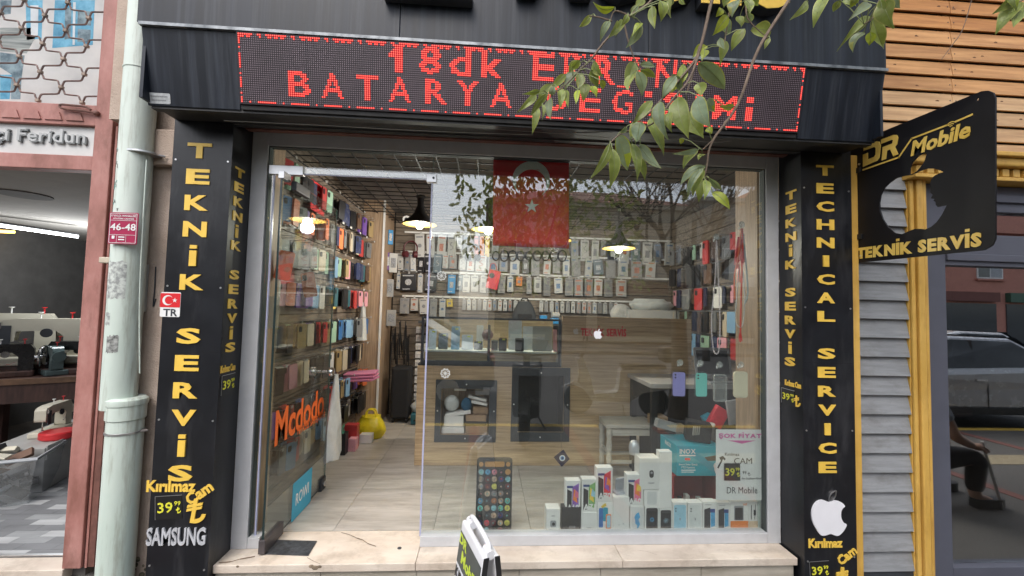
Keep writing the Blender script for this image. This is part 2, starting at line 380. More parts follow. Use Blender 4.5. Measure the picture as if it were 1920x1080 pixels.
def ribbon(pts, w, z): 
    m = MB()
    for (a, b) in zip(pts[:-1], pts[1:]):
        a, b = Vector((*a, z)), Vector((*b, z)); s_ = (b-a).cross(Vector((0,0,1))).normalized()*w/2*random.uniform(.5, 1.3)
        m.quad(a-s_, b-s_, b+s_, a+s_)
    return m
for pl, w in (([(640,999),(655,1003),(668,1009),(680,1013),(690,1020),(705,1025)], .006), ([(576,1046),(588,1053),(600,1058)], .004), ([(410,1056),(432,1054),(450,1049),(478,1044)], .012), ([(1195,1032),(1215,1035),(1232,1041)], .002)):
    ribbon([tuple(atZ(x, y, 0).xy) for x, y in pl], w, .0022).build('crack', CRACK, th)
CHIP = mat('chipped_edge', (.22, .17, .12), .95, var=.4, scale=60, bump=.6)
for px, zc_, s__ in ((583, -.010, .012), (590, -.017, .015), (598, -.012, .010), (446, -.006, .007)):
    p = atZ(px, 1060, 0); m = MB()
    m.sphere((p.x, -.1515, zc_), s__, 6, sc=(1.3, .25, .8)); m.build('chip', CHIP, th)
dh = atZ(749, 1028, 0); MB().cyl((dh.x, dh.y, -.02), (dh.x, dh.y, .0025), .012, n=14).build('bolt_hole', DGREY, th)
# ------------------------------------------------------------------ shop shell
WALLC = mat('painted_wall', (.42, .38, .33), .9, var=.06)
CEIL = mat('shop_ceiling', (.17, .155, .14), .9, var=.1)
struct('shop_ceiling', MB().box(-.3, 4.0, .12, 3.4, 2.62, 2.7), CEIL)
lw_ = struct('left_wall', MB().box(-.3, -.075, .1, 3.4, -.1, 2.62), SLATD)
bw_ = struct('back_wall', MB().box(-.3, 4.0, 3.06, 3.4, -.1, 2.62), SLATD)
rw_ = struct('right_wall', MB().box(3.925, 4.0, .32, 3.06, -.1, 2.62), SLATD)
for k in range(26):
    z = k*.1005
    MB().box(-.074, -.05, .1, 2.44, z+.004, z+.0965).build('board', SLATW, lw_)
    MB().box(.2, 3.9, 3.03, 3.059, z+.004, z+.0965).build('board', SLATW, bw_)
    if .3 < z: MB().box(3.90, 3.924, .34, 3.02, z+.004, z+.0965).build('board', SLATW, rw_)
# side linings next to the window
MB().box(-.05, .05, .10, .30, 0, 2.62).build('jamb_lining', OAKV, lw_)
MB().box(3.155, 3.25, .10, .34, 0, 2.62).build('jamb_lining', OAKV, rw_)
pl_ = thing('wall_pillar', (.07, 2.6, 0), 'light oak clad pillar with a white corner strip at the end of the phone case wall', 'pillar')
MB().box(-.05, .178, 2.45, 3.05, 0, 2.62).build('cladding', OAKV, pl_)
MB().box(.179, .198, 2.44, 2.47, 0, 2.62).build('corner_strip', WHITE, pl_)
# mass of the building above and around
FAC = mat('facade_render', (.42, .37, .32), .9, var=.08, bump=.3, bscale=120)
struct('upper_facade', MB().box(-.9, 3.56, -.05, 9, 3.45, 9.5), FAC)
struct('neighbour_upper_facade', MB().box(-8, -.9, .1, 9, 3.6, 9.5), FAC)
struct('cafe_upper_facade', MB().box(3.56, 12, .02, 9, 3.75, 9.5), FAC)
MB().box(-.45, 3.56, -.05, .098, 2.43, 3.45).build('lintel_wall', FAC, bpy.data.objects['upper_facade'])
# plaster strip between the two shops
pw = struct('plaster_wall', MB().box(-.57, -.28, -.09, 9, -.2, 3.45), PLAST)
MB().box(-.79, -.571, -.02, 9, 2.42, 3.45).build('plaster_corner', PLAST, pw)
pv = MB().box(-.46, -.31, -.14, -.091, 2.13, 2.33); pv.build('plaster_corbel', PLAST, pw, bevel=.008)
MOSS = mat('moss', (.05, .06, .025), .95, var=.5, scale=30, bump=.8, col2=(.2, .17, .12))
m = MB()
for i in range(34):
    m.sphere((random.uniform(-.5, -.31), -.092, -.16 + abs(random.gauss(0, .06))), random.uniform(.006, .016), 5, sc=(1, .5, 1))
o = m.build('moss', MOSS, pw); o['kind'] = 'stuff'
# ------------------------------------------------------------------ black pillars with lettering
def pillar(x0, x1, side, label):
    t = thing('sign_pillar', ((x0+x1)/2, -.1, -.2), label, 'sign pillar')
    MB().box(x0, x1, -.19, -.186, -.2, 2.40).build('front_panel', BLACK, t)
    if side < 0:
        MB().box(x1-.004, x1, -.1855, -.001, -.2, 2.40).build('return_panel', BLACK, t)
        MB().box(x0, x0+.004, -.1855, .098, -.2, 2.40).build('outer_panel', BLACK, t)
    else:
        MB().box(x0, x0+.004, -.1855, -.001, -.2, 2.40).build('return_panel', BLACK, t)
        MB().box(x1-.004, x1, -.1855, -.03, -.2, 2.40).build('outer_panel', BLACK, t)
    scr = MB(); scr.cyl((0, 0, 0), (0, -.003, 0), .005, n=8); sm_ = scr.mesh('screw', STEEL)
    for z in (.02, .75, 1.45, 2.15):
        for x in (x0+.018, x1-.018):
            s_ = put('screw', sm_, t); s_.location = (x, -.19, z + random.uniform(-.02, .02))
    MB().box(x0+.0005, x1-.0005, -.1905, -.1895, 1.118, 1.1195).build('panel_seam', SEAM, t)
    return t
SEAM = mat('seam_dark', (.003, .003, .004), .7)
PL = pillar(-.306, .0, -1, 'left black sign pillar with upright yellow lettering above a grey electronics brand name')
PR = pillar(3.232, 3.545, 1, 'right black sign pillar with upright English lettering and a white fruit emblem')
YF = -.19
def px_text(name, body, px, py, hpx, wpx, parent, m=YELLOW, bold=.03, Y=YF, **k):
    p = atY(px, py, Y); s = (Y-CLOC.y)/CF
    return text(name, body, p, m, XZ, w=wpx*s, h=hpx*s, parent=parent, bold=bold, **k)
def dotted(ch): return ch
a, b = atY(375, 283, YF), atY(339, 887, YF)
L13 = 'TEKNİK SERVİS'
for i, ch in enumerate(L13):
    if ch == ' ': continue
    p = a.lerp(b, i/12); hh = .083; ww = {'İ': .036, 'T': .125}.get(ch, .122)
    if ch == 'İ': upright('letter', p, YELLOW, XZ, .036, .112, True, PL); continue
    text('letter', ch, p, YELLOW, XZ, w=ww, h=hh, parent=PL, bold=.036, thick=.004)
a, b = atY(1546, 320, YF), atY(1551, 876, YF)
W17 = 'TECHNICAL SERVICE'
for i, ch in enumerate(W17):
    if ch == ' ': continue
    p = a.lerp(b, i/16)
    if ch == 'I': upright('letter', p, YELLOW, XZ, .034, .066, False, PR); continue
    text('letter', ch, p, YELLOW, XZ, w=.108, h=.062, parent=PR, bold=.04, thick=.004)
# small lettering on the two returns
def on_x(px, py, X): return atX(px, py, X)
for i, ch in enumerate(L13):
    if ch == ' ': continue
    for (A, B, X, fr, par) in (((449, 325), (431, 651), .0, FR_DOOR, PL), ((1484, 366), (1482, 678), 3.232, FR_RIGHT, PR)):
        t = i/12; p = on_x(A[0]+(B[0]-A[0])*t, A[1]+(B[1]-A[1])*t, X)
        if ch == 'İ': upright('small_letter', p, YELLOW, fr, .024, .072, True, par, .004); continue
        text('small_letter', ch, p, YELLOW, fr, w=.026 if ch == 'İ' else .088, h=.072 if ch == 'İ' else .053, parent=par, bold=.04, thick=.004)
LIRA = mat('price_card_black', (.012, .012, .012), .35)
def price_card(o, frame, w, h, parent, rot=0):
    """black card: 39 99 and the lira sign"""
    xd, yd = Vector(frame[0]), Vector(frame[1]); n = xd.cross(yd)
    if rot: xd, yd = xd*math.cos(rot)+yd*math.sin(rot), yd*math.cos(rot)-xd*math.sin(rot)
    f = (xd, yd); o = Vector(o)
    c = shape('price_card', [[(-w/2,-h/2),(w/2,-h/2*1.02),(w/2*.98,h/2),(-w/2*.97,h/2*.97)]], LIRA, o, f, .002, parent)
    text('price', '39', o - xd*w*.13, NEONY, f, w=w*.56, h=h*.45, parent=parent, bold=.012, thick=.0015, lift=.0035)
    text('price', '99', o + xd*w*.33 + yd*h*.16, NEONY, f, w=w*.24, h=h*.18, parent=parent, bold=.012, thick=.0015, lift=.0035)
    lira('price', o + xd*w*.35 - yd*h*.14, NEONY, f, h*.26, parent, thick=.0012, lift=.0035)
    e = MB()
    for a_, b_ in (((-1,1),(1,1)), ((-1,-1),(-1,1))):
        p0 = o + xd*w/2*a_[0] + yd*h/2*a_[1] + n*.003; p1 = o + xd*w/2*b_[0] + yd*h/2*b_[1] + n*.003
        e.bar(p0, p1, .002, .002, up=n)
    e.build('card_edge', STEEL, parent)
px_text('unbreakable_word', 'Kırılmaz', 322, 911, 20, 82, PL, bold=.035, thick=.004)
px_text('glass_word', 'Cam', 374, 924, 21, 48, PL, bold=.035, thick=.004, rot=.62)
price_card(atY(317, 951, YF), XZ, .132, .118, PL, .06)
lira('lira_sign', atY(365, 957, YF), YELLOW, XZ, .122, PL, -.12, .006)
SILV = mat('silver_letter', (.62, .64, .68), .35, metal=.3, var=.12, scale=20)
px_text('brand_name', 'SAMSUNG', 332, 1005, 30, 98, PL, m=SILV, bold=.022, thick=.008, res=3)
p = on_x(427, 690, 0.); text('unbreakable_word', 'Kırılmaz Cam', p, YELLOW, FR_DOOR, w=.13, h=.04, parent=PL, bold=.03)
price_card(on_x(427, 720, 0.), FR_DOOR, .12, .105, PL)
p = on_x(1487, 720, 3.232); text('unbreakable_word', 'Kırılmaz Cam', p, YELLOW, FR_RIGHT, w=.13, h=.035, parent=PR, bold=.03)
price_card(on_x(1478, 744, 3.232), FR_RIGHT, .11, .09, PR)
lira('lira_sign', on_x(1494, 752, 3.232), YELLOW, FR_RIGHT, .065, PR)
# white fruit emblem of the right pillar
def fruit(cx, cy, s, pts): return [((x-cx)*s, (cy-y)*s) for x, y in pts]
BITTEN = [(680,335),(640,322),(600,313),(560,322),(525,350),(500,395),(490,450),(495,510),(510,555),(540,610),(570,652),(600,672),(645,668),(690,655),(730,668),(770,675),(805,655),(840,618),(868,565),(838,545),(815,510),(806,470),(812,425),(830,396),(852,377),(825,345),(790,328),(750,320),(715,324)]
LEAFL = [(680,322),(684,290),(700,255),(728,230),(762,218),(758,255),(745,290),(715,312)]
s = (YF-CLOC.y)/CF/5.4; EMB = mat('emblem_white', (.80, .80, .84), .35, var=.02)
fo = atY(1553, 970, YF)
shape('fruit_emblem', [smooth_loop(fruit(680, 495, s, BITTEN), 3)], EMB, fo, XZ, .008, PR)
lf = fruit(680, 495, s, LEAFL); lf2 = [(x*.93+.03*lf[4][0], y*.93+.045*lf[4][1]) for x, y in lf]
shape('emblem_leaf_edge', [smooth_loop(lf, 3), smooth_loop(lf2, 3)], STEEL, fo, XZ, .008, PR)
px_text('unbreakable_word', 'Kırılmaz', 1547, 1018, 17, 68, PR, bold=.035, thick=.004)
px_text('glass_word', 'Cam', 1587, 1041, 18, 42, PR, bold=.035, thick=.004, rot=.62)
price_card(atY(1536, 1069, YF), XZ, .115, .10, PR, .05)
lira('lira_sign', atY(1577, 1082, YF), YELLOW, XZ, .112, PR, -.12, .006)
# flag sticker with country letters
FLR = mat('flag_red_print', (.66, .012, .02), .5, var=.03)
fs = thing('country_sticker', atY(320, 594, YF), 'small red flag sticker with two black letters below on the left pillar edge', 'sticker')
q = atY(320, 571, YF); k = (YF-CLOC.y)/CF
shape('white_backing', [rrect(34*k, 44*k, .006, 2)], PAPER, q, XZ, .001, fs)
q2 = atY(320, 563, YF); shape('red_field', [rrect(34*k, 25*k, .004, 2)], FLR, q2, XZ, .001, fs, lift=.0022)
def crescent(r): 
    a = [(r*math.cos(t), r*math.sin(t)) for t in [.564 + (2*PI-1.128)*i/24 for i in range(25)]]
    c, r2 = r*.25, r*.8
    e = math.atan2(a[0][1], a[0][0]-c); b_ = [(c + r2*math.cos(t), r2*math.sin(t)) for t in [-e + (-(2*PI-2*e))*i/24 + 2*PI for i in range(25)]]
    return a + b_
def star(r, rot=0., cx=0., cy=0.): return [(cx + (r if i % 2 == 0 else r*.382)*math.cos(rot+PI*i/5), cy + (r if i % 2 == 0 else r*.382)*math.sin(rot+PI*i/5)) for i in range(10)]
shape('crescent', [crescent(9*k)], PAPER, q2 - Vector((4*k, 0, 0)), XZ, .001, fs, lift=.0035)
shape('star', [star(4.5*k, .3)], PAPER, q2 + Vector((8*k, 0, 0)), XZ, .001, fs, lift=.0035)
text('letters', 'TR', atY(320, 586, YF), DGREY, XZ, w=24*k, h=13*k, parent=fs, bold=.02, thick=.001, lift=.0022)
# ------------------------------------------------------------------ fascia
FB = mat('fascia_panel', (.009, .013, .022), .42, spec=.35, var=.35, scale=6, stretch=(3.0, 1, .14), bump=.05, bscale=20, col2=(.028, .036, .054), lo=.40, hi=.95, dirt=((.13,.145,.17), .32, 2.2, (6,1,.14)))
FT = mat('fascia_trim', (.16, .18, .20), .4, metal=.4, var=.4, scale=14, col2=(.30, .32, .34))
fa = thing('fascia', (1.6, -.3, 2.34), 'dark weathered fascia box leaning out above the shop window', 'shop fascia')
T0, B0 = Vector((0, -.462, 2.700)), Vector((0, -.392, 2.345))
up = (T0-B0).normalized(); fn = Vector((1,0,0)).cross(up)
def fpanel(nm, x0, x1, v0, v1, th, m, out=0., par=fa, bevel=.003):
    """slab lying on the leaning fascia plane; v measured up from the lower edge"""
    b_ = MB(); c = [B0 + Vector((x, 0, 0)) + up*v + fn*out for x, v in ((x0,v0),(x1,v0),(x1,v1),(x0,v1))]; d = [p - fn*th for p in c]
    b_.add(c+d, [(0,1,2,3),(7,6,5,4),(0,4,5,1),(1,5,6,2),(2,6,7,3),(3,7,4,0)]); return b_.build(nm, m, par, bevel=bevel)
HL = (T0-B0).length
fpanel('lower_panel', -.292, .148, 0, HL, .02, FB)
fpanel('lower_panel', 3.052, 3.50, 0, HL, .02, FB)
fpanel('recess_panel', .149, 3.051, .0, HL, .01, FB, out=-.03)
MB().box(-.295, 3.502, -.478, -.452, 2.701, 2.716).build('trim_strip', FT, fa)
for i, (x0, x1) in enumerate(((-.31, .93), (.932, 2.2), (2.202, 3.50))):
    MB().box(x0, x1, -.468, -.45, 2.717, 3.45).build('upper_panel', FB, fa, bevel=.003)
MB().box(-.31, 3.50, -.449, -.05, 3.43, 3.45).build('top_cover', FB, fa)
for x in (-.294, 3.482): MB().box(x, x+.016, -.445, -.052, 2.36, 3.429).build('end_panel', FB, fa)
SOF = mat('soffit_black', (.010, .010, .012), .55, var=.4, scale=12, col2=(.025, .024, .024))
MB().box(-.29, 3.50, -.385, -.20, 2.358, 2.372).build('soffit_board', SOF, fa)
MB().box(-.28, 3.49, -.385, -.345, 2.335, 2.357).build('soffit_beam', SOF, fa)
MB().box(-.0, 3.24, -.199, -.02, 2.400, 2.425).build('soffit_board', SOF, fa)
MB().box(.002, 3.23, -.198, -.155, 2.352, 2.399).build('soffit_beam', SOF, fa, bevel=.004)
MB().box(.002, 3.23, -.085, -.045, 2.375, 2.3995).build('soffit_beam', RUSTD, fa)
WEB = mat('old_wire', (.28, .27, .25), .8)
m = MB()
for (pts) in ([(300,205),(420,214),(560,221),(700,228)], [(420,225),(600,236),(800,246),(1000,252)], [(900,240),(1050,250),(1200,262),(1330,258)], [(1270,262),(1340,268),(1400,262),(1480,268)]):
    m.tube(spline([atY(x, y, -.33) + Vector((0,0,random.uniform(-.004,.004))) for x, y in pts], 4), .0016, 4)
o = m.build('loose_wire', WEB, fa)
# small sticker at the fascia's lower left corner
q = B0 + Vector((-.235, 0, 0)) + up*.035
stk = tag(shape('phone_sticker', [rrect(.105, .05, .006, 2)], mat('grey_sticker', (.45, .47, .48), .5, var=.2, scale=60), q, ((1,0,0), up), .001), 'small pale grey sticker on the lower left corner of the fascia', 'sticker')
for dz, w in ((.009, .08), (-.009, .066)):
    shape('print_line', [[(-w/2,-.003),(w/2,-.003),(w/2,.003),(-w/2,.003)]], mat('grey_print', (.24, .25, .26), .6, var=.4, scale=300), q + up*dz, ((1,0,0), up), .0006, stk, lift=.0022)
# big sign letters above (only their lower ends come into view)
sg = thing('fascia_lettering', (2, -.47, 2.84), 'raised yellow shop name letters with black sides cut off at the top', 'sign')
YS = -.530
yl = text('sign_letters', 'Mobile', atY(1232, 2, YS) + Vector((0,0,.0)), YELLOW, XZ, w=1.42, h=.42, parent=sg, bold=.05, thick=.004, anchor=(.5, 0), lift=.0)
yb = text('letter_sides', 'Mobile', atY(1232, 2, YS) + Vector((0,.0015,0)), DGREY, XZ, w=1.42, h=.42, parent=sg, bold=.05, thick=-.058, anchor=(.5, 0), lift=0)
p0, p1 = atY(719, 6, -.50), atY(886, 8, -.50)
MB().box(p0.x, p1.x, -.53, -.469, p1.z, p1.z+.05).build('swoosh_bar', DGREY, sg, bevel=.004)
# ------------------------------------------------------------------ LED board
NC, NR = 288, 32
lit = set()
def inside(p, a, b, c):
    def cr(u, v, w): return (v[0]-u[0])*(w[1]-u[1]) - (v[1]-u[1])*(w[0]-u[0])
    d1, d2, d3 = cr(a, b, p), cr(b, c, p), cr(c, a, p)
    return (d1 >= 0 and d2 >= 0 and d3 >= 0) or (d1 <= 0 and d2 <= 0 and d3 <= 0)
def glyph(ch, c0, r0, h=14):
    w = {'I': 4, '1': 7, 'M': 13}.get(ch, 11)
    if ch == '1':
        for r in range(h):
            for c in (3, 4, 5, 6): lit.add((c0+c, r0+r))
            if 2 <= r <= 5:
                for c in range(max(0, 4-r), 3): lit.add((c0+c, r0+r))
        return
    if ch == 'I':
        for r in range(h):
            if r not in (3, 4):
                for c in range(w): lit.add((c0+c, r0+r))
        return
    me, x0, x1, y0, y1 = text_mesh(ch, .02, .03, 2, 1.)
    me.calc_loop_triangles(); V2 = [(v.co.x, v.co.y) for v in me.vertices]
    T = [tuple(V2[i] for i in t.vertices) for t in me.loop_triangles if abs(t.normal.z) > .9]
    for r in range(h):
        for c in range(w):
            p = (x0+(x1-x0)*(c+.5)/w, y1-(y1-y0)*(r+.5)/h)
            if any(inside(p, *t) for t in T): lit.add((c0+c, r0+r))
for ch, c in zip('18dkEKRAN', (72, 87, 102, 118, 144, 160, 176, 192, 208)): glyph(ch, c, 1, 13)
for ch, c in zip('BATARYA', (23, 39, 56, 72, 90, 106, 123)): glyph(ch, c, 16, 12)
for ch, c in zip('DEGISIMI', (152, 169, 186, 203, 213, 230, 240, 258)): glyph(ch, c, 16, 12)
for i in range(7): lit.add((188+i, 14))
for i in range(3): lit.add((217+i, 29)); lit.add((218, 28))
for c in range(NC):
    for r in (0, 1):
        ph = (c + 3) % 16
        if (ph < 10 or ph in (12, 13)) and (r == 0 or ph % 3): lit.add((c, r))
    ph = (c + 8) % 16
    if ph < 9 or ph == 12: lit.add((c, NR-1))
for r in range(NR):
    if (r // 5) % 2 == 0 or r > 28: lit.add((0, r)); lit.add((NC-1, r))
    elif r % 3 == 0: lit.add((0, r)); lit.add((NC-1, r))
led = thing('led_board', (1.6, -.42, 2.38), 'long lit red dot matrix board with two lines of scrolling text', 'LED sign')
lx0, lx1 = .160, 3.040; LV0, LV1 = .034, .034+.322
fpanel('housing', lx0-.008, lx1+.008, LV0-.008, LV1+.006, .05, mat('led_face', (.020, .012, .017), .6, var=.2), out=.012, par=led, bevel=.002)
fpanel('lower_lip', lx0-.006, lx1+.006, .002, LV0-.010, .03, SOF, out=.004, par=led, bevel=.002)
def dots(nm, cells, r, m, out, n4=True):
    b_ = MB(); ux = Vector((1,0,0))
    for (c, rr) in cells:
        p = B0 + Vector((lx0 + (c+.5)*(lx1-lx0)/NC, 0, 0)) + up*(LV1 - (rr+.5)*(LV1-LV0)/NR) + fn*out
        if n4: b_.add([p-ux*r, p-up*r, p+ux*r, p+up*r], [(0,1,2,3)])
        else: b_.add([p-ux*r-up*r, p+ux*r-up*r, p+ux*r+up*r, p-ux*r+up*r], [(0,1,2,3)])
    me = b_.mesh(nm, m, fix=False); o_ = put(nm, me, led); o_['kind'] = 'stuff'; return o_
allc = {(c, r) for c in range(NC) for r in range(NR)}
dots('unlit_diode', allc-lit, .0034, mat('diode_grey', (.22, .17, .20), .35), .0135)
dots('lit_diode', lit, .0037, emit('diode_red', (1., .045, .05), .75), .0145, False)
dots('lit_core', lit, .0024, emit('diode_core', (1., .20, .13), 1.25), .0152)
for i in range(1, 9):
    x = lx0 + i*(lx1-lx0)/9
    fpanel('module_joint', x-.0008, x+.0008, LV0, LV1, .001, BLACK, out=.0132, par=led, bevel=0)
# ------------------------------------------------------------------ window frame and panes
wf = thing('window_frame', (1.6, .03, 0), 'silver aluminium frame round the whole shop window', 'window frame')
W_, H_ = 3.231, 2.398
MB().box(0, .09, 0, .07, 0, 2.398).build('upright', ALU, wf, bevel=.003)
MB().box(3.15, W_, 0, .07, 0, 2.398).build('upright', ALU, wf, bevel=.003)
MB().box(.091, 3.149, 0, .07, 2.318, 2.398).build('head_rail', ALU, wf, bevel=.003)
MB().box(.091, .157, .0, .07, 0.001, .062).build('foot_rail', ALU, wf, bevel=.003)
MB().box(1.054, 3.149, .0, .07, 0.001, .062).build('foot_rail', ALU, wf, bevel=.003)
GASK = mat('gasket', (.05, .06, .06), .6)
m = MB()
for x0, x1, z0, z1 in ((.0905,.096,.062,2.318), (3.144,3.1495,.062,2.318), (.096,3.144,2.312,2.3175)): m.box(x0, x1, .012, .055, z0, z1)
m.build('gasket', GASK, wf)
GL = glass('shop_glass', r0=.125, film=.012); GLD = glass('door_glass', (.90, .94, .92), .075, film=.02)
EDGE = mat('glass_edge', (.10, .22, .21), .15, var=.1, spec=.8); EDGEB = mat('polished_edge', (.42, .44, .62), .2, var=.1, spec=.8)
MB().box(1.056, 3.147, .025, .035, .05, 2.312).build('big_pane', GL, wf)
MB().box(1.046, 1.0555, .024, .036, .05, 2.14).build('pane_edge', EDGEB, wf)
MB().box(.0965, .1155, .026, .034, .058, 2.318).build('side_pane', GL, wf)
MB().box(.116, .124, .024, .036, .058, 2.16).build('pane_edge', EDGEB, wf)
MB().box(.0965, 1.0535, .025, .035, 2.165, 2.312).build('transom_pane', GL, wf)
MB().box(.125, 1.045, .0245, .0355, 2.158, 2.1645).build('pane_edge', EDGEB, wf)
MB().box(1.054, 1.0555, .0245, .0355, 2.165, 2.31).build('pane_edge', EDGE, wf)
q = atY(537, 317, .02)
MB().box(q.x-.105, q.x+.10, .012, .048, 2.150, 2.205).build('top_patch', STEEL, wf, bevel=.002)
MB().box(1.018, 1.078, .012, .048, 2.142, 2.192).build('corner_clamp', STEEL, wf, bevel=.002)
MB().cyl((1.06, .011, 2.168), (1.06, .009, 2.168), .007, n=10).build('clamp_screw', DGREY, wf)
# ------------------------------------------------------------------ glass door standing open inwards
DX = .204
dr = thing('glass_door', (DX, -.05, 0), 'frameless glass door standing open into the shop with an orange brand decal', 'glass door')
MB().box(DX-.005, DX+.005, -.055, .84, .022, 2.135).build('pane', GLD, dr)
MB().box(DX-.0055, DX+.0055, -.0595, -.0555, .022, 2.135).build('pane_edge', mat('dark_edge', (.02, .035, .035), .2), dr)
MB().box(DX-.0055, DX+.0055, .8405, .844, .022, 2.135).build('pane_edge', EDGE, dr)
MB().box(DX-.004, DX+.004, -.055, .84, .0175, .0215).build('bottom_seal', GASK, dr)
PATCH = mat('patch_bronze', (.09, .08, .085), .4, metal=.5)
MB().box(DX-.018, DX+.018, -.07, .15, .008, .082).build('bottom_patch', PATCH, dr, bevel=.003)
MB().box(DX-.017, DX+.017, -.065, .02, 2.105, 2.148).build('top_patch', STEEL, dr, bevel=.002)
MB().box(DX+.018, DX+.05, .02, .22, 2.06, 2.115).build('door_closer', DGREY, dr, bevel=.004)
q = atX(324/2.347+460, 620+685/2.347, DX)
lk = MB().box(DX-.016, DX+.016, .745, .835, q.z-.06, q.z+.045).build('lock_case', DGREY, dr, bevel=.006)
MB().cyl((DX+.017, .79, q.z), (DX+.026, .79, q.z), .022, n=14).build('key_cylinder', CHROME, lk)
q = atX(604, 697, DX)
m = MB(); m.lathe([(.012,.0),(.012,.035),(.032,.045),(.036,.065),(.03,.078),(.001,.08)], (DX+.005, q.y, q.z), 16, ax=((0,1,0),(0,0,1),(1,0,0)))
m.lathe([(.012,.0),(.012,.035),(.032,.045),(.036,.065),(.03,.078),(.001,.08)], (DX-.005, q.y, q.z), 16, ax=((0,1,0),(0,0,1),(-1,0,0)))
m.build('door_knob', CHROME, dr)
ORG = mat('orange_decal', (.86, .16, .025), .5, var=.04)
a, b = atX(520, 820, DX), atX(610, 752, DX)
text('brand_decal', 'Mcdodo', atX(566, 775, DX), ORG, FR_DOOR, w=(b.y-a.y)*1.0, h=.205, parent=dr, bold=.025, thick=.0008, lift=.0062, res=4)
text('dealer_decal', 'YETKİLİ SATIŞ BAYİ', atX(583, 792, DX) + Vector((0,0,-.0)), ORG, FR_DOOR, w=.48, h=.06, parent=dr, bold=.012, thick=.0008, lift=.0062)
BLUED = mat('blue_decal', (.05, .36, .55), .55, var=.06)
c0 = atX(565, 925, DX)
shape('blue_decal', [rrect(.30, .24, .01, 2)], BLUED, c0, FR_DOOR, .0008, dr, lift=.0058)
text('blue_decal_print', 'ROWI', c0, PAPER, FR_DOOR, w=.2, h=.075, parent=dr, bold=.01, thick=.0008, lift=.0072)
q0 = atX(645-5, 0, DX)
pk = MB()
MAT_ = mat('rubber_mat', (.022, .024, .03), .45, var=.4, scale=40, col2=(.07, .075, .085), bump=.3, bscale=300)
pts = [atZ(497, 1040, 0), atZ(578, 1043, 0), atZ(594, 1016, 0), atZ(520, 1014, 0)]
m = MB(); m.add([p+Vector((0,0,.002)) for p in pts]+[p+Vector((0,0,.006)) for p in pts], [(0,1,2,3),(4,7,6,5),(0,4,5,1),(1,5,6,2),(2,6,7,3),(3,7,4,0)])
tag(m.build('floor_plate', MAT_), 'dark square floor spring plate under the open glass door', 'floor plate')
# ------------------------------------------------------------------ flag hung inside the pane
FRED = mat('flag_cloth', (.80, .03, .04), .75, var=.06, scale=14, bump=.15, bscale=500)
fg = thing('flag', (1.67, .06, 1.78), 'red flag with white crescent and star hung inside the window', 'flag')
x0, x1, z0, z1 = 1.43, 1.908, 1.775, 2.352
def fl_y(x, z): return .062 + .007*math.sin((x-x0)*21 + z*2) + .005*math.sin((x-x0)*43) * (1-(z-z0)/(z1-z0))
m = MB(); nx, nz = 28, 16
vs = [(x0+(x1-x0)*i/nx + .012*(j/nz)*(-1), fl_y(x0+(x1-x0)*i/nx, z0+(z1-z0)*j/nz), z0+(z1-z0)*j/nz) for j in range(nz+1) for i in range(nx+1)]
m.add(vs, [(j*(nx+1)+i, j*(nx+1)+i+1, (j+1)*(nx+1)+i+1, (j+1)*(nx+1)+i) for j in range(nz) for i in range(nx)], 0, True)
cl = m.build('cloth', FRED, fg); so_ = cl.modifiers.new('thick', 'SOLIDIFY'); so_.thickness = .0012
def on_flag(nm, loop, mm):
    # sit the print on the waving cloth
    ob = shape(nm, [loop], mm, (0,0,0), XZ, .0006, fg)
    for v in ob.data.vertices: v.co.y += fl_y(v.co.x, v.co.z) - .0015 - .002
    return ob
FWH = mat('flag_white', (.86, .86, .82), .75, var=.05, bump=.1, bscale=500)
fc = atY(996, 337, .06); R_ = .118
cr_ = [(fc.x + y, fc.z - x) for x, y in crescent(R_)]
def dense(lp, n=3): return [tuple(Vector(lp[i]).lerp(Vector(lp[(i+1) % len(lp)]), j/n)) for i in range(len(lp)) for j in range(n)]
on_flag('crescent', dense(cr_, 2), FWH)
sc_ = atY(997, 387, .06)
on_flag('star', dense(star(.046, PI/2, sc_.x, sc_.z), 4), FWH)
# ------------------------------------------------------------------ suction hooks with phone covers, bead strings, charm
CLEAR = glass('clear_plastic', (.90, .91, .90), .14, .08, .45)
def sucker(px, py, label, group):
    p = atY(px, py, .036); t = thing('suction_hook', p, label, 'suction hook', group)
    m = MB(); m.lathe([(.021,.0),(.018,.005),(.008,.010),(.006,.016),(.001,.017)], p, 14, ax=((1,0,0),(0,0,1),(0,1,0))); m.build('cup', CLEAR, t)
    m = MB(); m.tube(spline([p+Vector((0,.016,.004)), p+Vector((0,.020,-.016)), p+Vector((0,.030,-.026)), p+Vector((0,.036,-.012))], 4), .0024, 5); m.build('hook', WHITE, t)
    return p
def hung_cover(px, py, w, h, m_, label, lens=True, clear=False, back=None):
    p = atY(px, py, .075); t = thing('phone_cover', p, label, 'phone cover', 'phone covers hung on the window hooks')
    if clear:
        shape('frame', [rrect(w, h, .016), rrect(w-.014, h-.014, .011)], CLEAR, p, XZ, .010, t)
        shape('back', [rrect(w-.004, h-.004, .014)], glass('clear_back', (.75, .77, .75), .14, .15, .2), p+Vector((0,.004,0)), XZ, .001, t)
    else:
        shape('shell', [rrect(w+.012, h+.014, .018)], glass('shell_clear', (.86, .86, .9), .10, .1) if not back else back, p+Vector((0,.006,0)), XZ, .012, t)
        shape('back', [rrect(w, h, .012)], m_, p, XZ, .004, t, lift=.005)
    if lens:
        for dz in (0, -.018): shape('lens_hole', [disc(.0055, 12, -w*.3, h*.40+dz)], DGREY, p, XZ, .001, t, lift=.0098)
    return t
LAV = mat('lavender_case', (.36, .34, .72), .4, var=.03); TEAL = mat('teal_case', (.16, .60, .53), .4, var=.03); CREAMC = mat('cream_case', (.72, .66, .48), .5, var=.03)
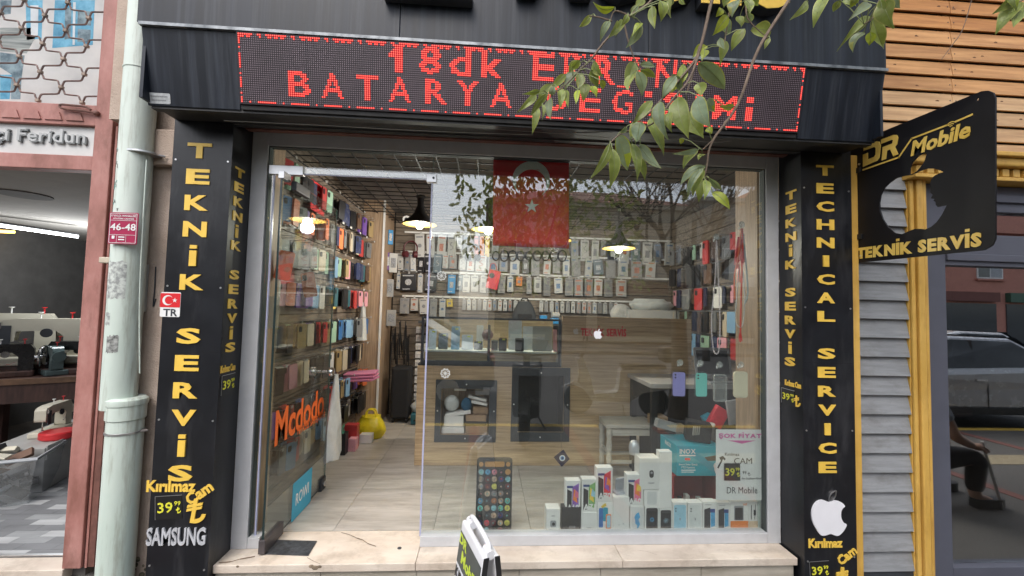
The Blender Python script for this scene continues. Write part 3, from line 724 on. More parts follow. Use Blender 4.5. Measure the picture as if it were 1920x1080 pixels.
for (x, y), lab in zip(((1275, 680), (1313, 681), (1349, 684), (1389, 684)), ('above the lavender phone cover', 'above the teal phone cover', 'above the clear phone cover', 'above the cream phone cover')):
    sucker(x, y, 'clear suction hook on the window pane ' + lab, 'suction hooks on the pane')
sucker(1343, 444, 'clear suction hook holding the white bead string', 'suction hooks on the pane')
sucker(1391, 421, 'clear suction hook holding the red bead strings', 'suction hooks on the pane')
hung_cover(1272, 720, .079, .148, LAV, 'lavender phone cover hung on the window', True)
hung_cover(1314, 721, .072, .146, TEAL, 'teal phone cover with two dark lens holes hung on the window', True)
hung_cover(1349, 727, .086, .172, None, 'clear phone cover with rounded bumper hung on the window', False, True)
hung_cover(1388, 721, .078, .150, CREAMC, 'cream phone cover hung on the window at the right end of its row', False, back=CREAMC)
m = MB(); q = atY(1314, 690, .085); m.box(q.x-.04, q.x+.035, .088, .090, q.z-.02, q.z+.02)
def beads(px_pts, r, m_, label, n=None, Y=.07, tass=None):
    pts = [atY(x, y, Y) for x, y in px_pts]; t = thing('bead_string', pts[0], label, 'bead string', 'bead strings hung in the window')
    path = spline(pts, 8); d = [0.]
    for a_, b_ in zip(path[:-1], path[1:]): d.append(d[-1] + (b_-a_).length)
    b = MB(); k = 0; step = r*2.15; s_ = 0.
    b.tube(path, r*.3, 4)
    while s_ < d[-1]:
        while k < len(d)-2 and d[k+1] < s_: k += 1
        f = (s_-d[k])/max(1e-6, d[k+1]-d[k]); b.sphere(path[k].lerp(path[k+1], f), r, 4, sc=(1,1,1.05)); s_ += step
    o = b.build('beads', m_, t); o['kind'] = 'stuff'
    if tass:
        b = MB(); p, L_, m2 = pts[-1] if tass[2] is None else atY(*tass[2], Y), tass[0], tass[1]
        for i in range(14):
            a_ = random.uniform(0, 6.28); b.tube([p, p+Vector((math.cos(a_)*.006, math.sin(a_)*.006, -L_*.3)), p+Vector((math.cos(a_)*.012, math.sin(a_)*.008, -L_*random.uniform(.85, 1)))], .0012, 4)
        b.build('tassel', m2, t)
    return t
PEARL = mat('pearl_bead', (.66, .58, .60), .35, var=.08); REDB = mat('red_bead', (.75, .04, .03), .3, var=.1); BLUEB = mat('blue_grey_bead', (.36, .44, .47), .3, var=.1); ORB = mat('coral_bead', (.85, .20, .09), .35)
beads([(1343,452),(1341,520),(1334,600),(1337,650),(1342,663),(1348,655),(1350,600),(1347,520),(1344,452)], .0046, PEARL, 'long pale pink bead string hanging in a loop in the window')
beads([(1390,430),(1384,480),(1377,520),(1378,560)], .006, ORB, 'coral bead string bunched at the right of the window', tass=(.12, REDB, (1385, 495)))
beads([(1392,430),(1392,480),(1390,540),(1389,590),(1388,640)], .0062, REDB, 'straight red bead string reaching down to the laptop', tass=(.06, REDB, (1388, 622)))
beads([(1394,440),(1399,500),(1402,550),(1396,570)], .0062, BLUEB, 'short blue grey bead string right of the red ones')
beads([(1386,500),(1381,560),(1379,600),(1386,613),(1393,606),(1396,560),(1393,510)], .0046, mat('white_bead', (.62,.62,.60), .35), 'white bead loop behind the red bead string')
m = MB(); p = atY(1386, 470, .085); t = thing('pink_tassel_bundle', p, 'bundle of pink and red prayer cord tassels at the right of the window', 'tassel')
for i in range(36):
    a_ = random.uniform(-.03, .03); m.tube([p+Vector((a_*.3,0,.09)), p+Vector((a_,random.uniform(-.01,.01),0)), p+Vector((a_*1.2,random.uniform(-.01,.01),-random.uniform(.02,.13)))], .0022, 4, mi=random.choice((0,0,1)))
m.build('cords', [mat('pink_cord', (.75, .15, .16), .7), mat('red_cord', (.72, .03, .02), .7)], t)
# evil eye charm on a cord
p = atY(1053, 858, .075); t = thing('evil_eye_charm', p, 'dark diamond shaped blue eye charm on a cord hanging inside the window', 'charm')
NAVY = mat('navy_glass', (.02, .016, .06), .15, spec=.8)
s = (.075-CLOC.y)/CF
shape('charm_plate', [[(0,-16*s),(15*s,-2*s),(3*s,15*s),(-15*s,1*s)]], NAVY, p, XZ, .006, t)
shape('eye_white', [disc(5.5*s, 16)], PAPER, p + Vector((.003,0,0)), XZ, .001, t, lift=.0075)
shape('eye_blue', [disc(3.6*s, 14)], mat('eye_blue', (.05, .25, .55), .3), p + Vector((.003,0,0)), XZ, .001, t, lift=.009)
shape('eye_pupil', [disc(1.8*s, 12)], NAVY, p + Vector((.003,0,0)), XZ, .001, t, lift=.0105)
m = MB(); m.tube(spline([atY(1053, 845, .075), atY(1052, 815, .075), atY(1055, 790, .07), atY(1054, 770, .045)], 5), .0012, 4); m.build('cord', mat('cord_brown', (.2, .16, .12), .8), t)
# white gear shaped sticker, and below it a car wheel's reflection painted on the pane
for i, (x, y, lab) in enumerate(((828, 517, 'upper white wheel shaped sticker on the window beside the doorway'), (835, 700, 'lower white spoked car wheel reflection painted on the window over the counter'))):
    p = atY(x, y, .0235); R_ = .030
    lp = [(R_*(1.0 if (j//2) % 2 else .86)*math.cos(2*PI*j/36), R_*(1.0 if (j//2) % 2 else .86)*math.sin(2*PI*j/36)) for j in range(36)]
    hol = []
    for k in range(9):
        a0 = 2*PI*k/9; hol.append([(R_*.26*math.cos(a0+.12), R_*.26*math.sin(a0+.12)), (R_*.74*math.cos(a0+.08), R_*.74*math.sin(a0+.08)), (R_*.74*math.cos(a0+.58), R_*.74*math.sin(a0+.58)), (R_*.26*math.cos(a0+.5), R_*.26*math.sin(a0+.5))])
    tag(shape('wheel_sticker_reflection', [lp]+hol, mat('sticker_reflection_white', (.55, .56, .54), .6), p, XZ, .0008), lab, 'sticker')
# small fruit emblem stickers on the pane, over the counter front
for px, py, hh, lab in ((1121, 628, .05, 'bright white fruit emblem sticker on the window before the red lettering'), (1080, 622, .034, 'faint small fruit emblem left of the red lettering')):
    Yp = .0235 if hh > .04 else 1.248
    p = atY(px, py, Yp); ss = hh*((Yp-CLOC.y)/2.57)/372.
    e = shape('fruit_sticker', [smooth_loop(fruit(680, 495, ss, BITTEN), 2)], EMB if hh > .04 else mat('faint_emblem', (.5,.45,.4), .5), p, XZ, .0008)
    tag(e, lab, 'sticker')
    shape('emblem_leaf', [smooth_loop(fruit(680, 495, ss, LEAFL), 2)], EMB if hh > .04 else MATS['faint_emblem'], p, XZ, .0008, e)
# ------------------------------------------------------------------ ceiling grid and lamps
IRON = mat('black_iron', (.010, .010, .011), .62, var=.2)
m = MB()
for i in range(23):
    x = -.04 + i*.15; m.bar((x, .14, 2.47), (x, 3.02, 2.47), .007, .007)
for j in range(20):
    y = .16 + j*.15; m.bar((-.04, y, 2.4765), (3.24, y, 2.4765), .007, .007)
tag(m.build('ceiling_grid', IRON), 'black wire mesh grid hanging under the whole shop ceiling', 'ceiling grid')
BRASS = mat('lamp_inside_yellow', (.28, .18, .035), .5, metal=0.)
BULB = emit('bulb_glow', (1, .95, .86), 14)
def pendant(px, py, Y, label):
    p = atY(px, py, Y); t = thing('pendant_lamp', (p.x, p.y, 2.46), label, 'pendant lamp', 'black bell lamps over the counter')
    zt = 2.47
    b = MB(); b.lathe([(.045, zt), (.05, zt-.012), (.03, zt-.03), (.012, zt-.045), (.012, p.z+.29)], (p.x, p.y, 0), 14); b.build('ceiling_mount', IRON, t)
    b = MB(); b.lathe([(.022, .30), (.036, .285), (.034, .27), (.03, .20), (.042, .165), (.06, .12), (.10, .075), (.145, .045), (.165, .02), (.168, .012)], p, 24); b.build('shade', IRON, t)
    b = MB(); b.lathe([(.164, .010), (.142, .040), (.096, .070), (.055, .112), (.03, .15)], p, 24); b.build('shade_lining', BRASS, t)
    b = MB(); b.sphere(p, .036, 10); b.cyl(p+Vector((0,0,.03)), p+Vector((0,0,.10)), .018, n=10); bo = b.build('bulb', BULB, t)
    ld = bpy.data.lights.new('lamp_light', 'POINT'); ld.energy = 16; ld.color = (1, .93, .82); ld.shadow_soft_size = .05
    lo = bpy.data.objects.new('lamp_light', ld); COL.objects.link(lo); lo.location = (p.x, p.y, p.z-.06)
    return t
for px, py, lab in ((787, 423, 'black bell pendant lamp seen through the open doorway'), (915, 433, 'black bell pendant lamp just left of the red flag'), (1040, 453, 'black bell pendant lamp glowing behind the lower right corner of the flag'), (1160, 468, 'black bell pendant lamp right of the flag and over the wooden desk panel')):
    pendant(px, py, 1.6, lab)
p = atY(762, 411, 2.55)
t = thing('camera_dome', p, 'round white security camera above the end of the back wall', 'security camera')
b = MB(); b.cyl(p+Vector((0,.06,.0)), p+Vector((0,0,0)), .05, .045, n=16); b.cyl(p+Vector((0,.06,.02)), p+Vector((0,.46,.03)), .02, n=8); b.build('housing', WHITE, t)
b = MB(); b.cyl(p+Vector((0,-.003,-.004)), p+Vector((0,.0,-.004)), .024, n=14); b.build('lens', BLACK, t)
# ------------------------------------------------------------------ phone cases on the left wall
def cov(nm, c, r=.4, **k): return mat('case_'+nm, tuple(x*.88+.1*sum(c)/3 for x in c), r, var=.06, objrand=.22, dirt=(tuple(min(1, x*.3+.22) for x in c), .55 if nm in ('cream','pink','grey','navy','mint','brown','gold') else .12, 34., (1,1,1)), **k)
CASES = [('black', cov('black', (.012,.012,.014))), ('navy', cov('navy', (.018,.028,.085))), ('purple', cov('purple', (.15,.06,.33))), ('orange', cov('orange', (.85,.17,.035))), ('yellow', cov('yellow', (.72,.55,.08))), ('blue', cov('blue', (.035,.17,.45))), ('light blue', cov('light_blue', (.20,.40,.62))), ('red', cov('red', (.55,.03,.03))), ('pink', cov('pink', (.74,.32,.38))), ('cream', cov('cream', (.58,.50,.36))), ('white', cov('white', (.66,.65,.62))), ('grey', cov('grey', (.16,.165,.17))), ('gold', cov('gold', (.42,.30,.13), metal=.3)), ('mint', cov('mint', (.30,.50,.36))), ('brown', cov('brown', (.11,.055,.03))), ('teal', cov('teal', (.03,.13,.16)))]
CM = dict(CASES)
LENS = mat('lens_cutout', (.02, .02, .022), .3)
WIRE = mat('hook_wire', (.50, .50, .50), .3, metal=.8)
def case_mesh():
    b = MB(); w, h, tk = .078, .155, .011; lp = rrect(w, h, .013, 3)
    b.prism(lp, (0, 0, -h/2-.004), (0,1,0), (0,0,1), tk)      # lies in y-z, thickness along +x
    return b
def cam_mesh():
    b = MB(); b.prism(rrect(.026, .036, .007, 2, -.018, -.032), (.0111, 0, -.004), (0,1,0), (0,0,1), .0022); return b
CASE_ME = {}; CAM_ME = cam_mesh().mesh('camera_hole', LENS)
for nm_, m_ in CASES: CASE_ME[nm_] = case_mesh().mesh('case_shell', m_)
NTH = ['first','second','third','fourth','fifth','sixth','seventh','eighth','ninth','tenth','eleventh','twelfth','thirteenth','fourteenth','fifteenth','sixteenth','seventeenth','eighteenth','nineteenth','twentieth','twenty first','twenty second','twenty third','twenty fourth','twenty fifth','twenty sixth','twenty seventh','twenty eighth']
ORD = ['top', 'second', 'third', 'fourth', 'fifth', 'sixth', 'seventh', 'lowest']
def hang_case(loc, rz, col, label, group, lens=True, sc=1., rx=0.):
    t = thing('phone_case', loc, label, 'phone case', group, rz); t.rotation_euler = (rx, 0, rz); t.scale = (sc, sc, sc)
    put('shell', CASE_ME[col], t, True)
    if lens: put('camera_hole', CAM_ME, t, True)
    return t
NEAR = [['red','grey','cream','black','black','navy'], ['orange','orange','grey','grey','purple','orange'], ['cream','grey','black','navy','grey','mint'], ['white','pink','orange','purple','purple','light blue','white','red','grey','teal','yellow'], ['cream','black','mint','gold','cream','purple','black','red','cream','mint'], ['black','white','black','gold','cream','grey','black','black'], ['purple','black','red','black','blue','grey','black'], ['black','grey','light blue','grey','teal','cream']]
FAR = [['black','navy','black','brown','red'], ['grey','cream','grey','navy','cream','red','black'], ['gold','mint','black','navy','black','navy','grey'], ['black','black','black','red','black','blue','teal','grey'], ['blue','light blue','light blue','teal','grey','black','grey'], ['cream','black','white','gold','black','black'], ['gold','light blue','black','grey','brown'], ['brown','black','black','black']]
ZR = [2.36, 2.115, 1.835, 1.545, 1.245, .965, .675, .42]
hookb = MB(); hookb.tube([(0,0,0), (.13,0,.004), (.142,0,.012)], .0022, 5); HOOKME = hookb.mesh('hook', WIRE)
tgb = MB(); tgb.box(0, .001, -.014, .014, -.006, .013); TAGME = tgb.mesh('price_tag', mat('tag_card', (.42,.42,.40), .6))
random.seed(21)
for r, z in enumerate(ZR):
    MB().box(-.0495, -.043, .30, 2.43, z-.012, z+.006).build('hook_rail', STEEL if r % 2 else SLATD, lw_)
    n = 20
    for i in range(n):
        y = .36 + i*(2.40-.36)/(n-1) + random.uniform(-.012, .012)
        src = NEAR[r] if i < 12 else FAR[r]
        col = src[(i if i < 12 else i-12) % len(src)] if random.random() < .86 else random.choice([c for c, _ in CASES])
        h = put('hook', HOOKME, lw_); h.location = (-.046, y, z+.004)
        tg = put('price_tag', TAGME, lw_) if (i*7+r*3) % 5 < 2 else None
        if tg: tg.location = (.098, y, z+.006); tg.rotation_euler = (0, 0, random.uniform(-.3, .3))
        if random.random() < .09: continue
        half = 'near half' if i < 12 else 'far half'
        if i < 12 and r == 7: pass
        for k in range(2 if random.random() < .5 else 1):
            hang_case((-.02 + k*.05 + random.uniform(0, .03), y + random.uniform(-.006, .006), z - .002), random.uniform(-.35, .12), col,
                      f'{col} phone case, {NTH[i]} hook from the window, {ORD[r]} row of left wall' + (', outer' if k else ''), 'phone cases on the left wall', random.random() < .7, random.uniform(1.05, 1.25), random.uniform(-.05, .05))
# odd things among them
def box_thing(name, label, cat, b, m_, group=None, bevel=.003): return tag(b.build(name, m_, bevel=bevel), label, cat, group)
# tilted orange case and pale card near the glass
hang_case(atX(575, 510, .10), -1.1, 'orange', 'bright orange phone case hanging tilted out from the wall near the open door', None, True, 1.15, .2)
hang_case(atX(540, 470, .12), -1.3, 'orange', 'slim orange edged phone case nearest the door glass', None, False, 1.2, -.15)
q = atX(492, 585, .03)
sgc = tag(shape('cream_card', [rrect(.18, .20, .01, 2)], CM['cream'], q, ((1,.55,0), (0,0,1)), .004), 'large cream phone cover pack hung against the side glass', 'cover pack')
shape('card_print', [rrect(.05, .05, .005, 2, -.03, .04)], WHITE, q, ((1,.55,0), (0,0,1)), .001, sgc, lift=.0055)
# small red flags at the top of that wall
q = atX(596, 372, .0); t = thing('wall_flag', q, 'small red flag with white crescent pinned high on the left wall', 'flag')
shape('cloth', [[(-.14,-.12),(.14,-.12),(.14,.12),(-.14,.12)]], FRED, q, FR_DOOR, .002, t); shape('crescent', [crescent(.06)], FWH, q, FR_DOOR, .001, t, lift=.0035)
# carrier bags, folder pile, floor things by the left wall
def lumpy_bag(name, label, m_, c, w, d, h, handle=True, seed=1, cat='carrier bag'):
    rnd = random.Random(seed); t = thing(name, (c[0], c[1], c[2]), label, cat); b = MB(); n, k = 18, 9; vs = []
    ph = [rnd.uniform(0, 6.28) for _ in range(6)]
    for j in range(k+1):
        f = j/k; s_ = (.82 + .25*math.sin(PI*min(1, f*1.15)) - .35*max(0, f-.6))
        for i in range(n):
            a_ = 2*PI*i/n; wob = 1 + .07*math.sin(3*a_+ph[0]+f*4) + .05*math.sin(5*a_+ph[1]-f*6) + .03*rnd.uniform(-1, 1)
            vs.append((c[0] + math.cos(a_)*w/2*s_*wob, c[1] + math.sin(a_)*d/2*s_*wob, c[2] + h*f))
    b.add(vs, [(j*n+i, j*n+(i+1) % n, (j+1)*n+(i+1) % n, (j+1)*n+i) for j in range(k) for i in range(n)], 0, True)
    b.add(vs[:n], [tuple(range(n))[::-1]]); b.add(vs[-n:], [tuple(range(n))])
    o = b.build('bag_body', m_, t)
    if handle:
        for sy in (-1, 1):
            b = MB(); b.tube(spline([Vector((c[0]-w*.2, c[1]+sy*d*.12, c[2]+h*.98)), Vector((c[0]-w*.12, c[1]+sy*d*.1, c[2]+h*1.28)), Vector((c[0]+w*.12, c[1]+sy*d*.1, c[2]+h*1.28)), Vector((c[0]+w*.2, c[1]+sy*d*.12, c[2]+h*.98))], 4), .008, 5); b.build('handle', m_, t)
    return t
BAGW = mat('white_bag', (.60, .63, .62), .4, var=.1, scale=12, bump=.6, bscale=18); BAGY = mat('yellow_bag', (.72, .58, .02), .35, var=.12, scale=12, bump=.7, bscale=16)
q = atZ(690, 825, 0.0); tb = lumpy_bag('carrier_bag', 'crumpled yellow carrier bag on the floor by the left wall', BAGY, (q.x+.0, 2.08, .003), .28, .26, .22, seed=3)
b = MB(); n, k = 12, 10; vs = []      # white bag hanging from the door knob
for j in range(k+1):
    f = j/k; ww = .03 + .10*min(1, f*1.7)
    for i in range(n): a_ = 2*PI*i/n; vs.append((DX+.075 + .035*math.sin(a_)*(.3+f)*(1+.2*math.sin(5*a_+f*5)), .78 + math.cos(a_)*ww*(1+.05*math.sin(7*f+3*a_)), .86-.62*f + .015*math.sin(a_*3)*f))
b.add(vs, [(j*n+i, (j+1)*n+i, (j+1)*n+(i+1) % n, j*n+(i+1) % n) for j in range(k) for i in range(n)], 0, True); b.add(vs[-n:], [tuple(range(n))[::-1]])
t = thing('carrier_bag', (DX+.075, .78, .24), 'long white carrier bag hanging from the glass door knob', 'carrier bag')
b.build('bag_body', BAGW, t); text('bag_print', 'C', (DX+.135, .80, .44), mat('green_print', (.03,.18,.11), .5), FR_DOOR, w=.06, h=.07, parent=t, bold=.04)
q = atX(676, 625, .02); b = MB(); vs = []      # white bag high on the wall end
for j in range(9):
    f = j/8
    for i in range(10): a_ = 2*PI*i/10; vs.append((.03 + .05*math.sin(a_)*(.4+.7*f), 2.30 + .085*math.cos(a_)*(.45+.6*f)*(1+.15*math.sin(3*a_+2*f)), 1.42-.42*f))
b.add(vs, [(j*10+i, (j+1)*10+i, (j+1)*10+(i+1) % 10, j*10+(i+1) % 10) for j in range(8) for i in range(10)], 0, True); b.add(vs[-10:], [tuple(range(10))[::-1]])
tag(b.build('carrier_bag', BAGW), 'small white carrier bag hanging at the far end of the phone case wall', 'carrier bag')
PINK = mat('pink_sleeve', (.62, .22, .36), .45, var=.06)
t = thing('laptop_sleeve_pile', (.10, 2.02, .60), 'pile of three pink sleeves sticking out from the left wall', 'sleeve pile')
for i in range(3): MB().obox((.12, 2.0+.01*i, .62+.03*i), ((1,.1*i-.1,.06), (-.1*i+.1,1,0), (0,0,1)), (.16, .12, .012)).build('sleeve', PINK, t, bevel=.008)
for i, (c, x, y, w, h, lab) in enumerate(((CM['red'], .13, 1.70, .12, .23, 'red carton standing on the floor below the left wall'), (CM['black'], .08, 1.52, .12, .20, 'black carton standing on the floor beside the red one'), (WHITE, .23, 1.86, .12, .09, 'low white carton on the floor by the yellow bag'), (CM['pink'], .17, 1.62, .07, .12, 'small pink carton on the floor before the red one'))):
    o = MB().box(x-w/2, x+w/2, y, y+.09, .002, h).build('carton', c, bevel=.004); tag(o, lab, 'carton')
# ------------------------------------------------------------------ alcove behind the pillar
BAGB = mat('black_fabric', (.014, .014, .016), .8, var=.3, scale=60, bump=.3, bscale=300)
t = thing('suitcase', (.42, 2.72, 0), 'tall black fabric suitcase standing in the corner behind the pillar', 'suitcase')
MB().box(.30, .52, 2.62, 2.86, .05, .66).build('case_body', BAGB, t, bevel=.03)
b = MB(); b.tube([(.34,2.74,.66),(.34,2.74,.80),(.48,2.74,.80),(.48,2.74,.66)], .008, 6); b.build('pull_handle', IRON, t)
for x in (.33, .49): b = MB(); b.cyl((x-.012,2.66,.03),(x+.012,2.66,.03), .03, n=12); b.build('wheel', IRON, t)
TEALC = mat('teal_toolcase', (.015, .11, .14), .4)
t = thing('tool_case', (.60, 2.66, 0), 'flat teal tool case lying on the floor under the baskets', 'tool case')
MB().box(.555, .80, 2.56, 2.80, .002, .13).build('case_body', TEALC, t, bevel=.012)
b = MB(); b.tube([(.60,2.555,.06),(.60,2.53,.06),(.70,2.53,.06),(.70,2.555,.06)], .009, 6); b.build('handle', IRON, t)
lumpy_bag('plastic_bag', 'crumpled white plastic bag lying on the teal tool case', BAGW, (.66, 2.68, .133), .22, .18, .13, False, 9, 'plastic bag')
BWIRE = mat('basket_wire', (.30, .28, .26), .4, metal=.5)
PRINT = mat('printed_pack', (.60, .58, .56), .5, var=.25, scale=30, stretch=(1, 1, 2.5), col2=(.70, .68, .66), lo=.3, hi=.5, objrand=.15)
rk = thing('basket_rack', (.66, 2.9, .2), 'tall wire basket rack full of small white packs beside the counter', 'wire rack')
for k in range(9):
    z = .22 + k*.104; b = MB()
    for zz in (z, z+.05):
        b.tube([(.52,2.86,zz),(.84,2.86,zz),(.84,3.0,zz),(.52,3.0,zz)], .002, 4, closed=True)
    for x in [.52+.32*i/8 for i in range(9)]: b.tube([(x,2.86,z+.05),(x,2.86,z),(x,3.0,z)], .0016, 4)
    b.build('wire_basket', BWIRE, rk)
for k in range(9):
    z = .22 + k*.104
    for i in range(3):
        x = .535 + i*.102; o = MB().box(x, x+.092, 2.872, 2.98, z+.004, z+.084).build('small_pack', PRINT, bevel=.003)
        tag(o, f'{("left", "middle", "right")[i]} small white printed pack in the {["lowest","second lowest","third lowest","fourth lowest","middle","fourth highest","third highest","second highest","highest"][k]} basket of the wire rack', 'pack', 'packs in the wire rack')
# ------------------------------------------------------------------ boxed goods on the back wall
PK = {'white': mat('pack_white', (.50, .50, .485), .5, var=.04, objrand=.1), 'black': mat('pack_black', (.016, .017, .022), .35, var=.2), 'blue': mat('pack_blue', (.03, .26, .56), .4), 'slate': mat('pack_slate', (.13, .18, .22), .4), 'orange': mat('pack_orange', (.62, .20, .04), .5), 'pink': mat('pack_pink', (.62, .28, .26), .5), 'grey': mat('pack_grey', (.27, .27, .27), .5, objrand=.15), 'purple': mat('pack_purple', (.14, .06, .26), .5), 'yellow': mat('pack_yellow', (.62, .45, .05), .5)}
INK = {'white': mat('ink_grey', (.22, .23, .25), .6, var=.4, scale=90), 'black': mat('ink_white', (.45, .46, .48), .6, var=.5, scale=90), 'mix': mat('ink_blue', (.12, .20, .34), .5, var=.4, scale=60), 'warm': mat('ink_warm', (.45, .16, .10), .5, var=.4, scale=60)}
RN = {2.33: 'top', 2.075: 'second', 1.815: 'third', 1.50: 'fourth'}
def pack(x0, x1, zt, zb, col, row, Y=2.97, dep=.05, side='', nth='first'):
    w, h = x1-x0, zt-zb
    t = thing('boxed_item', ((x0+x1)/2, Y, zb), f'{col} hanging pack, {nth} from the left, {row} rail at the back{side}', 'hanging pack', f'packs on the {row} rail of the back wall')
    MB().box(x0, x1, Y, Y+dep, zb, zt).build('box', PK[col], t, bevel=.002)
    k = random.random(); ink = INK['black'] if col in ('black', 'slate', 'purple', 'blue') else random.choice((INK['white'], INK['white'], INK['mix'], INK['warm']))
    b = MB(); f = Y-.0012
    if w > .03:
        b.box(x0+w*.14, x1-w*.14, f, Y, zt-h*.16, zt-h*.09)
        if k < .5: b.box(x0+w*.25, x1-w*.28, f, Y, zb+h*.30, zb+h*.62)
        elif k < .8: b.prism(disc(w*.22, 10, (x0+x1)/2, zb+h*.5), (0, Y, 0), (1,0,0), (0,0,1), .0012)
        else: b.tube(spline([(x0+w*.3,Y,zb+h*.35),(x0+w*.7,Y,zb+h*.45),(x0+w*.35,Y,zb+h*.6),(x0+w*.6,Y,zb+h*.7)], 4), w*.04, 4)
        b.box(x0+w*.12, x1-w*.4, f, Y, zb+h*.07, zb+h*.12)
    else: b.box(x0+w*.2, x1-w*.2, f, Y, zb+h*.3, zb+h*.7)
    b.build('print', ink, t)
    t.rotation_euler = (random.gauss(0, .03), random.gauss(0, .035), random.gauss(0, .12))
    if h > .1: MB().box((x0+x1)/2-.012, (x0+x1)/2+.012, Y+.02, Y+.022, zt, zt+.03).build('hang_tab', PK['white'], t)
    return t
def px_row(zt, items, row, side=''):
    for n_, it in enumerate(items):
        a_, b_, bot, c = it; x0 = atY(a_, 500, 2.97).x; x1 = atY(b_, 500, 2.97).x
        pack(x0+.003, x1-.003, zt, zt-bot, c, row, 2.97 - random.uniform(0, .02), random.uniform(.03, .055), side, NTH[n_])
random.seed(5)
for z in (2.345, 2.09, 1.83, 1.512):
    MB().box(.32, 3.89, 3.012, 3.029, z, z+.022).build('rail', WHITE, bw_)
px_row(2.325, [(778,796,.30,'white'),(799,815,.30,'white'),(817,834,.30,'white'),(837,854,.30,'white'),(855,866,.17,'white'),(867,875,.29,'grey'),(889,897,.27,'pink'),(898,907,.27,'orange'),(908,917,.27,'yellow'),(920,934,.28,'grey'),(1070,1084,.3,'grey'),(1088,1104,.28,'white'),(1108,1122,.3,'white'),(1126,1136,.2,'grey'),(1140,1158,.3,'black'),(1162,1180,.3,'white'),(1184,1200,.26,'slate'),(1204,1222,.3,'white'),(1226,1240,.28,'grey'),(1246,1262,.3,'white')], 'top')
px_row(2.07, [(746,757,.22,'white'),(758,769,.23,'grey'),(770,781,.23,'white'),(782,796,.24,'black'),(797,810,.24,'black'),(812,828,.24,'slate'),(829,841,.18,'white'),(842,857,.18,'grey'),(859,873,.19,'white'),(875,889,.2,'white'),(891,912,.21,'white'),(914,934,.24,'grey'),(936,952,.2,'grey'),(956,974,.24,'white'),(978,992,.22,'black'),(996,1012,.24,'grey'),(1018,1032,.22,'white'),(1036,1050,.2,'grey'),(1055,1068,.24,'white'),(1072,1090,.23,'grey'),(1096,1110,.24,'white'),(1114,1132,.2,'slate'),(1136,1154,.24,'grey'),(1160,1178,.22,'white'),(1184,1204,.24,'grey'),(1210,1228,.22,'white')], 'second')
px_row(1.81, [(744,752,.2,'white'),(753,782,.22,'black'),(784,794,.24,'white'),(796,819,.22,'black'),(840,855,.24,'blue'),(856,867,.20,'slate'),(868,882,.22,'white'),(884,898,.21,'white'),(900,913,.22,'white'),(915,930,.22,'grey'),(934,948,.22,'grey'),(952,964,.2,'white'),(968,980,.12,'orange'),(988,998,.22,'grey'),(1002,1016,.2,'white'),(1020,1034,.24,'grey'),(1040,1056,.2,'white'),(1060,1076,.23,'grey'),(1078,1094,.23,'grey'),(1096,1112,.23,'grey'),(1114,1130,.22,'white'),(1134,1150,.23,'grey'),(1156,1176,.22,'white')], 'third')
row4 = [(868+i*9.6, 876+i*9.6, .135, 'white' if i % 3 else 'grey') for i in range(13)] + [(1012+i*10, 1020+i*10, .14, 'grey' if i % 2 else 'white') for i in range(15)]
px_row(1.495, row4, 'fourth')
px_row(1.495, [(752,770,.2,'grey'),(772,786,.16,'white'),(790,806,.2,'white'),(808,822,.24,'grey'),(826,838,.26,'white'),(840,852,.1,'yellow')], 'fourth', ', left of the bottles')
# end wall of the alcove: stacked hanging things
for i, (px, py, w, h, c, lab) in enumerate(((723, 442, .07, .16, 'white', 'white hanging pack beside the pillar, top of the alcove'), (732, 445, .06, .18, 'blue', 'blue hanging pack beside the pillar, top of the alcove'), (727, 490, .09, .22, 'purple', 'purple hanging pack beside the pillar'), (737, 493, .10, .24, 'white', 'large white printed pack beside the pillar with a dark cable picture'), (730, 540, .10, .22, 'grey', 'grey hanging packs beside the pillar at mid height'), (733, 596, .12, .20, 'grey', 'grey hanging pack beside the pillar just above the rail of black cables'))):
    q = atY(px, py, 2.72 + .02*i); t = thing('boxed_item', q, lab, 'hanging pack')
    MB().obox(q, ((1,.6,0), (-.6,1,0), (0,0,1)), (w/2, .015, h/2)).build('box', PK[c], t, bevel=.003)
    MB().obox(q - Vector((-.006,.0158,0)), ((1,.6,0), (-.6,1,0), (0,0,1)), (w*.3, .004, h*.25)).build('print', INK['black'] if c in ('purple', 'blue') else INK['white'], t)
m = MB()
for i in range(26):
    x = .24 + random.random()*.22; z = random.uniform(.95, 1.22); m.tube([(x, 2.75+random.uniform(-.1,.15), z), (x+.01, 2.75+random.uniform(-.1,.15), z-.3)], .006, 5)
tag(m.build('cable_bundle', IRON), 'hanging bundle of black cables in the corner behind the pillar', 'cables')
# headphones
def headphones(px, py, Y, m_, label, s_=1.):
    q = atY(px, py, Y); t = thing('headphones', q, label, 'headphones'); b = MB()
    b.tube([q + Vector((math.cos(a_)*.085*s_, 0, math.sin(a_)*.095*s_)) for a_ in [PI*(-.25) + PI*1.5*i/20 for i in range(21)]], .010*s_, 6); b.build('headband', m_, t)
    for sx in (-1, 1):
        c = q + Vector((sx*.06*s_, -.01, -.075*s_)); b = MB(); b.cyl(c+Vector((-.02*sx, -.012, 0)), c+Vector((.02*sx, .012, 0)), .042*s_, n=14); b.build('ear_cup', m_, t)
headphones(770, 466, 2.92, mat('maroon_plastic', (.10, .02, .025), .4), 'maroon headphones hanging at the left end of the top rail')
headphones(887, 472, 2.86, IRON, 'black headphones hanging on the top rail left of the flag')
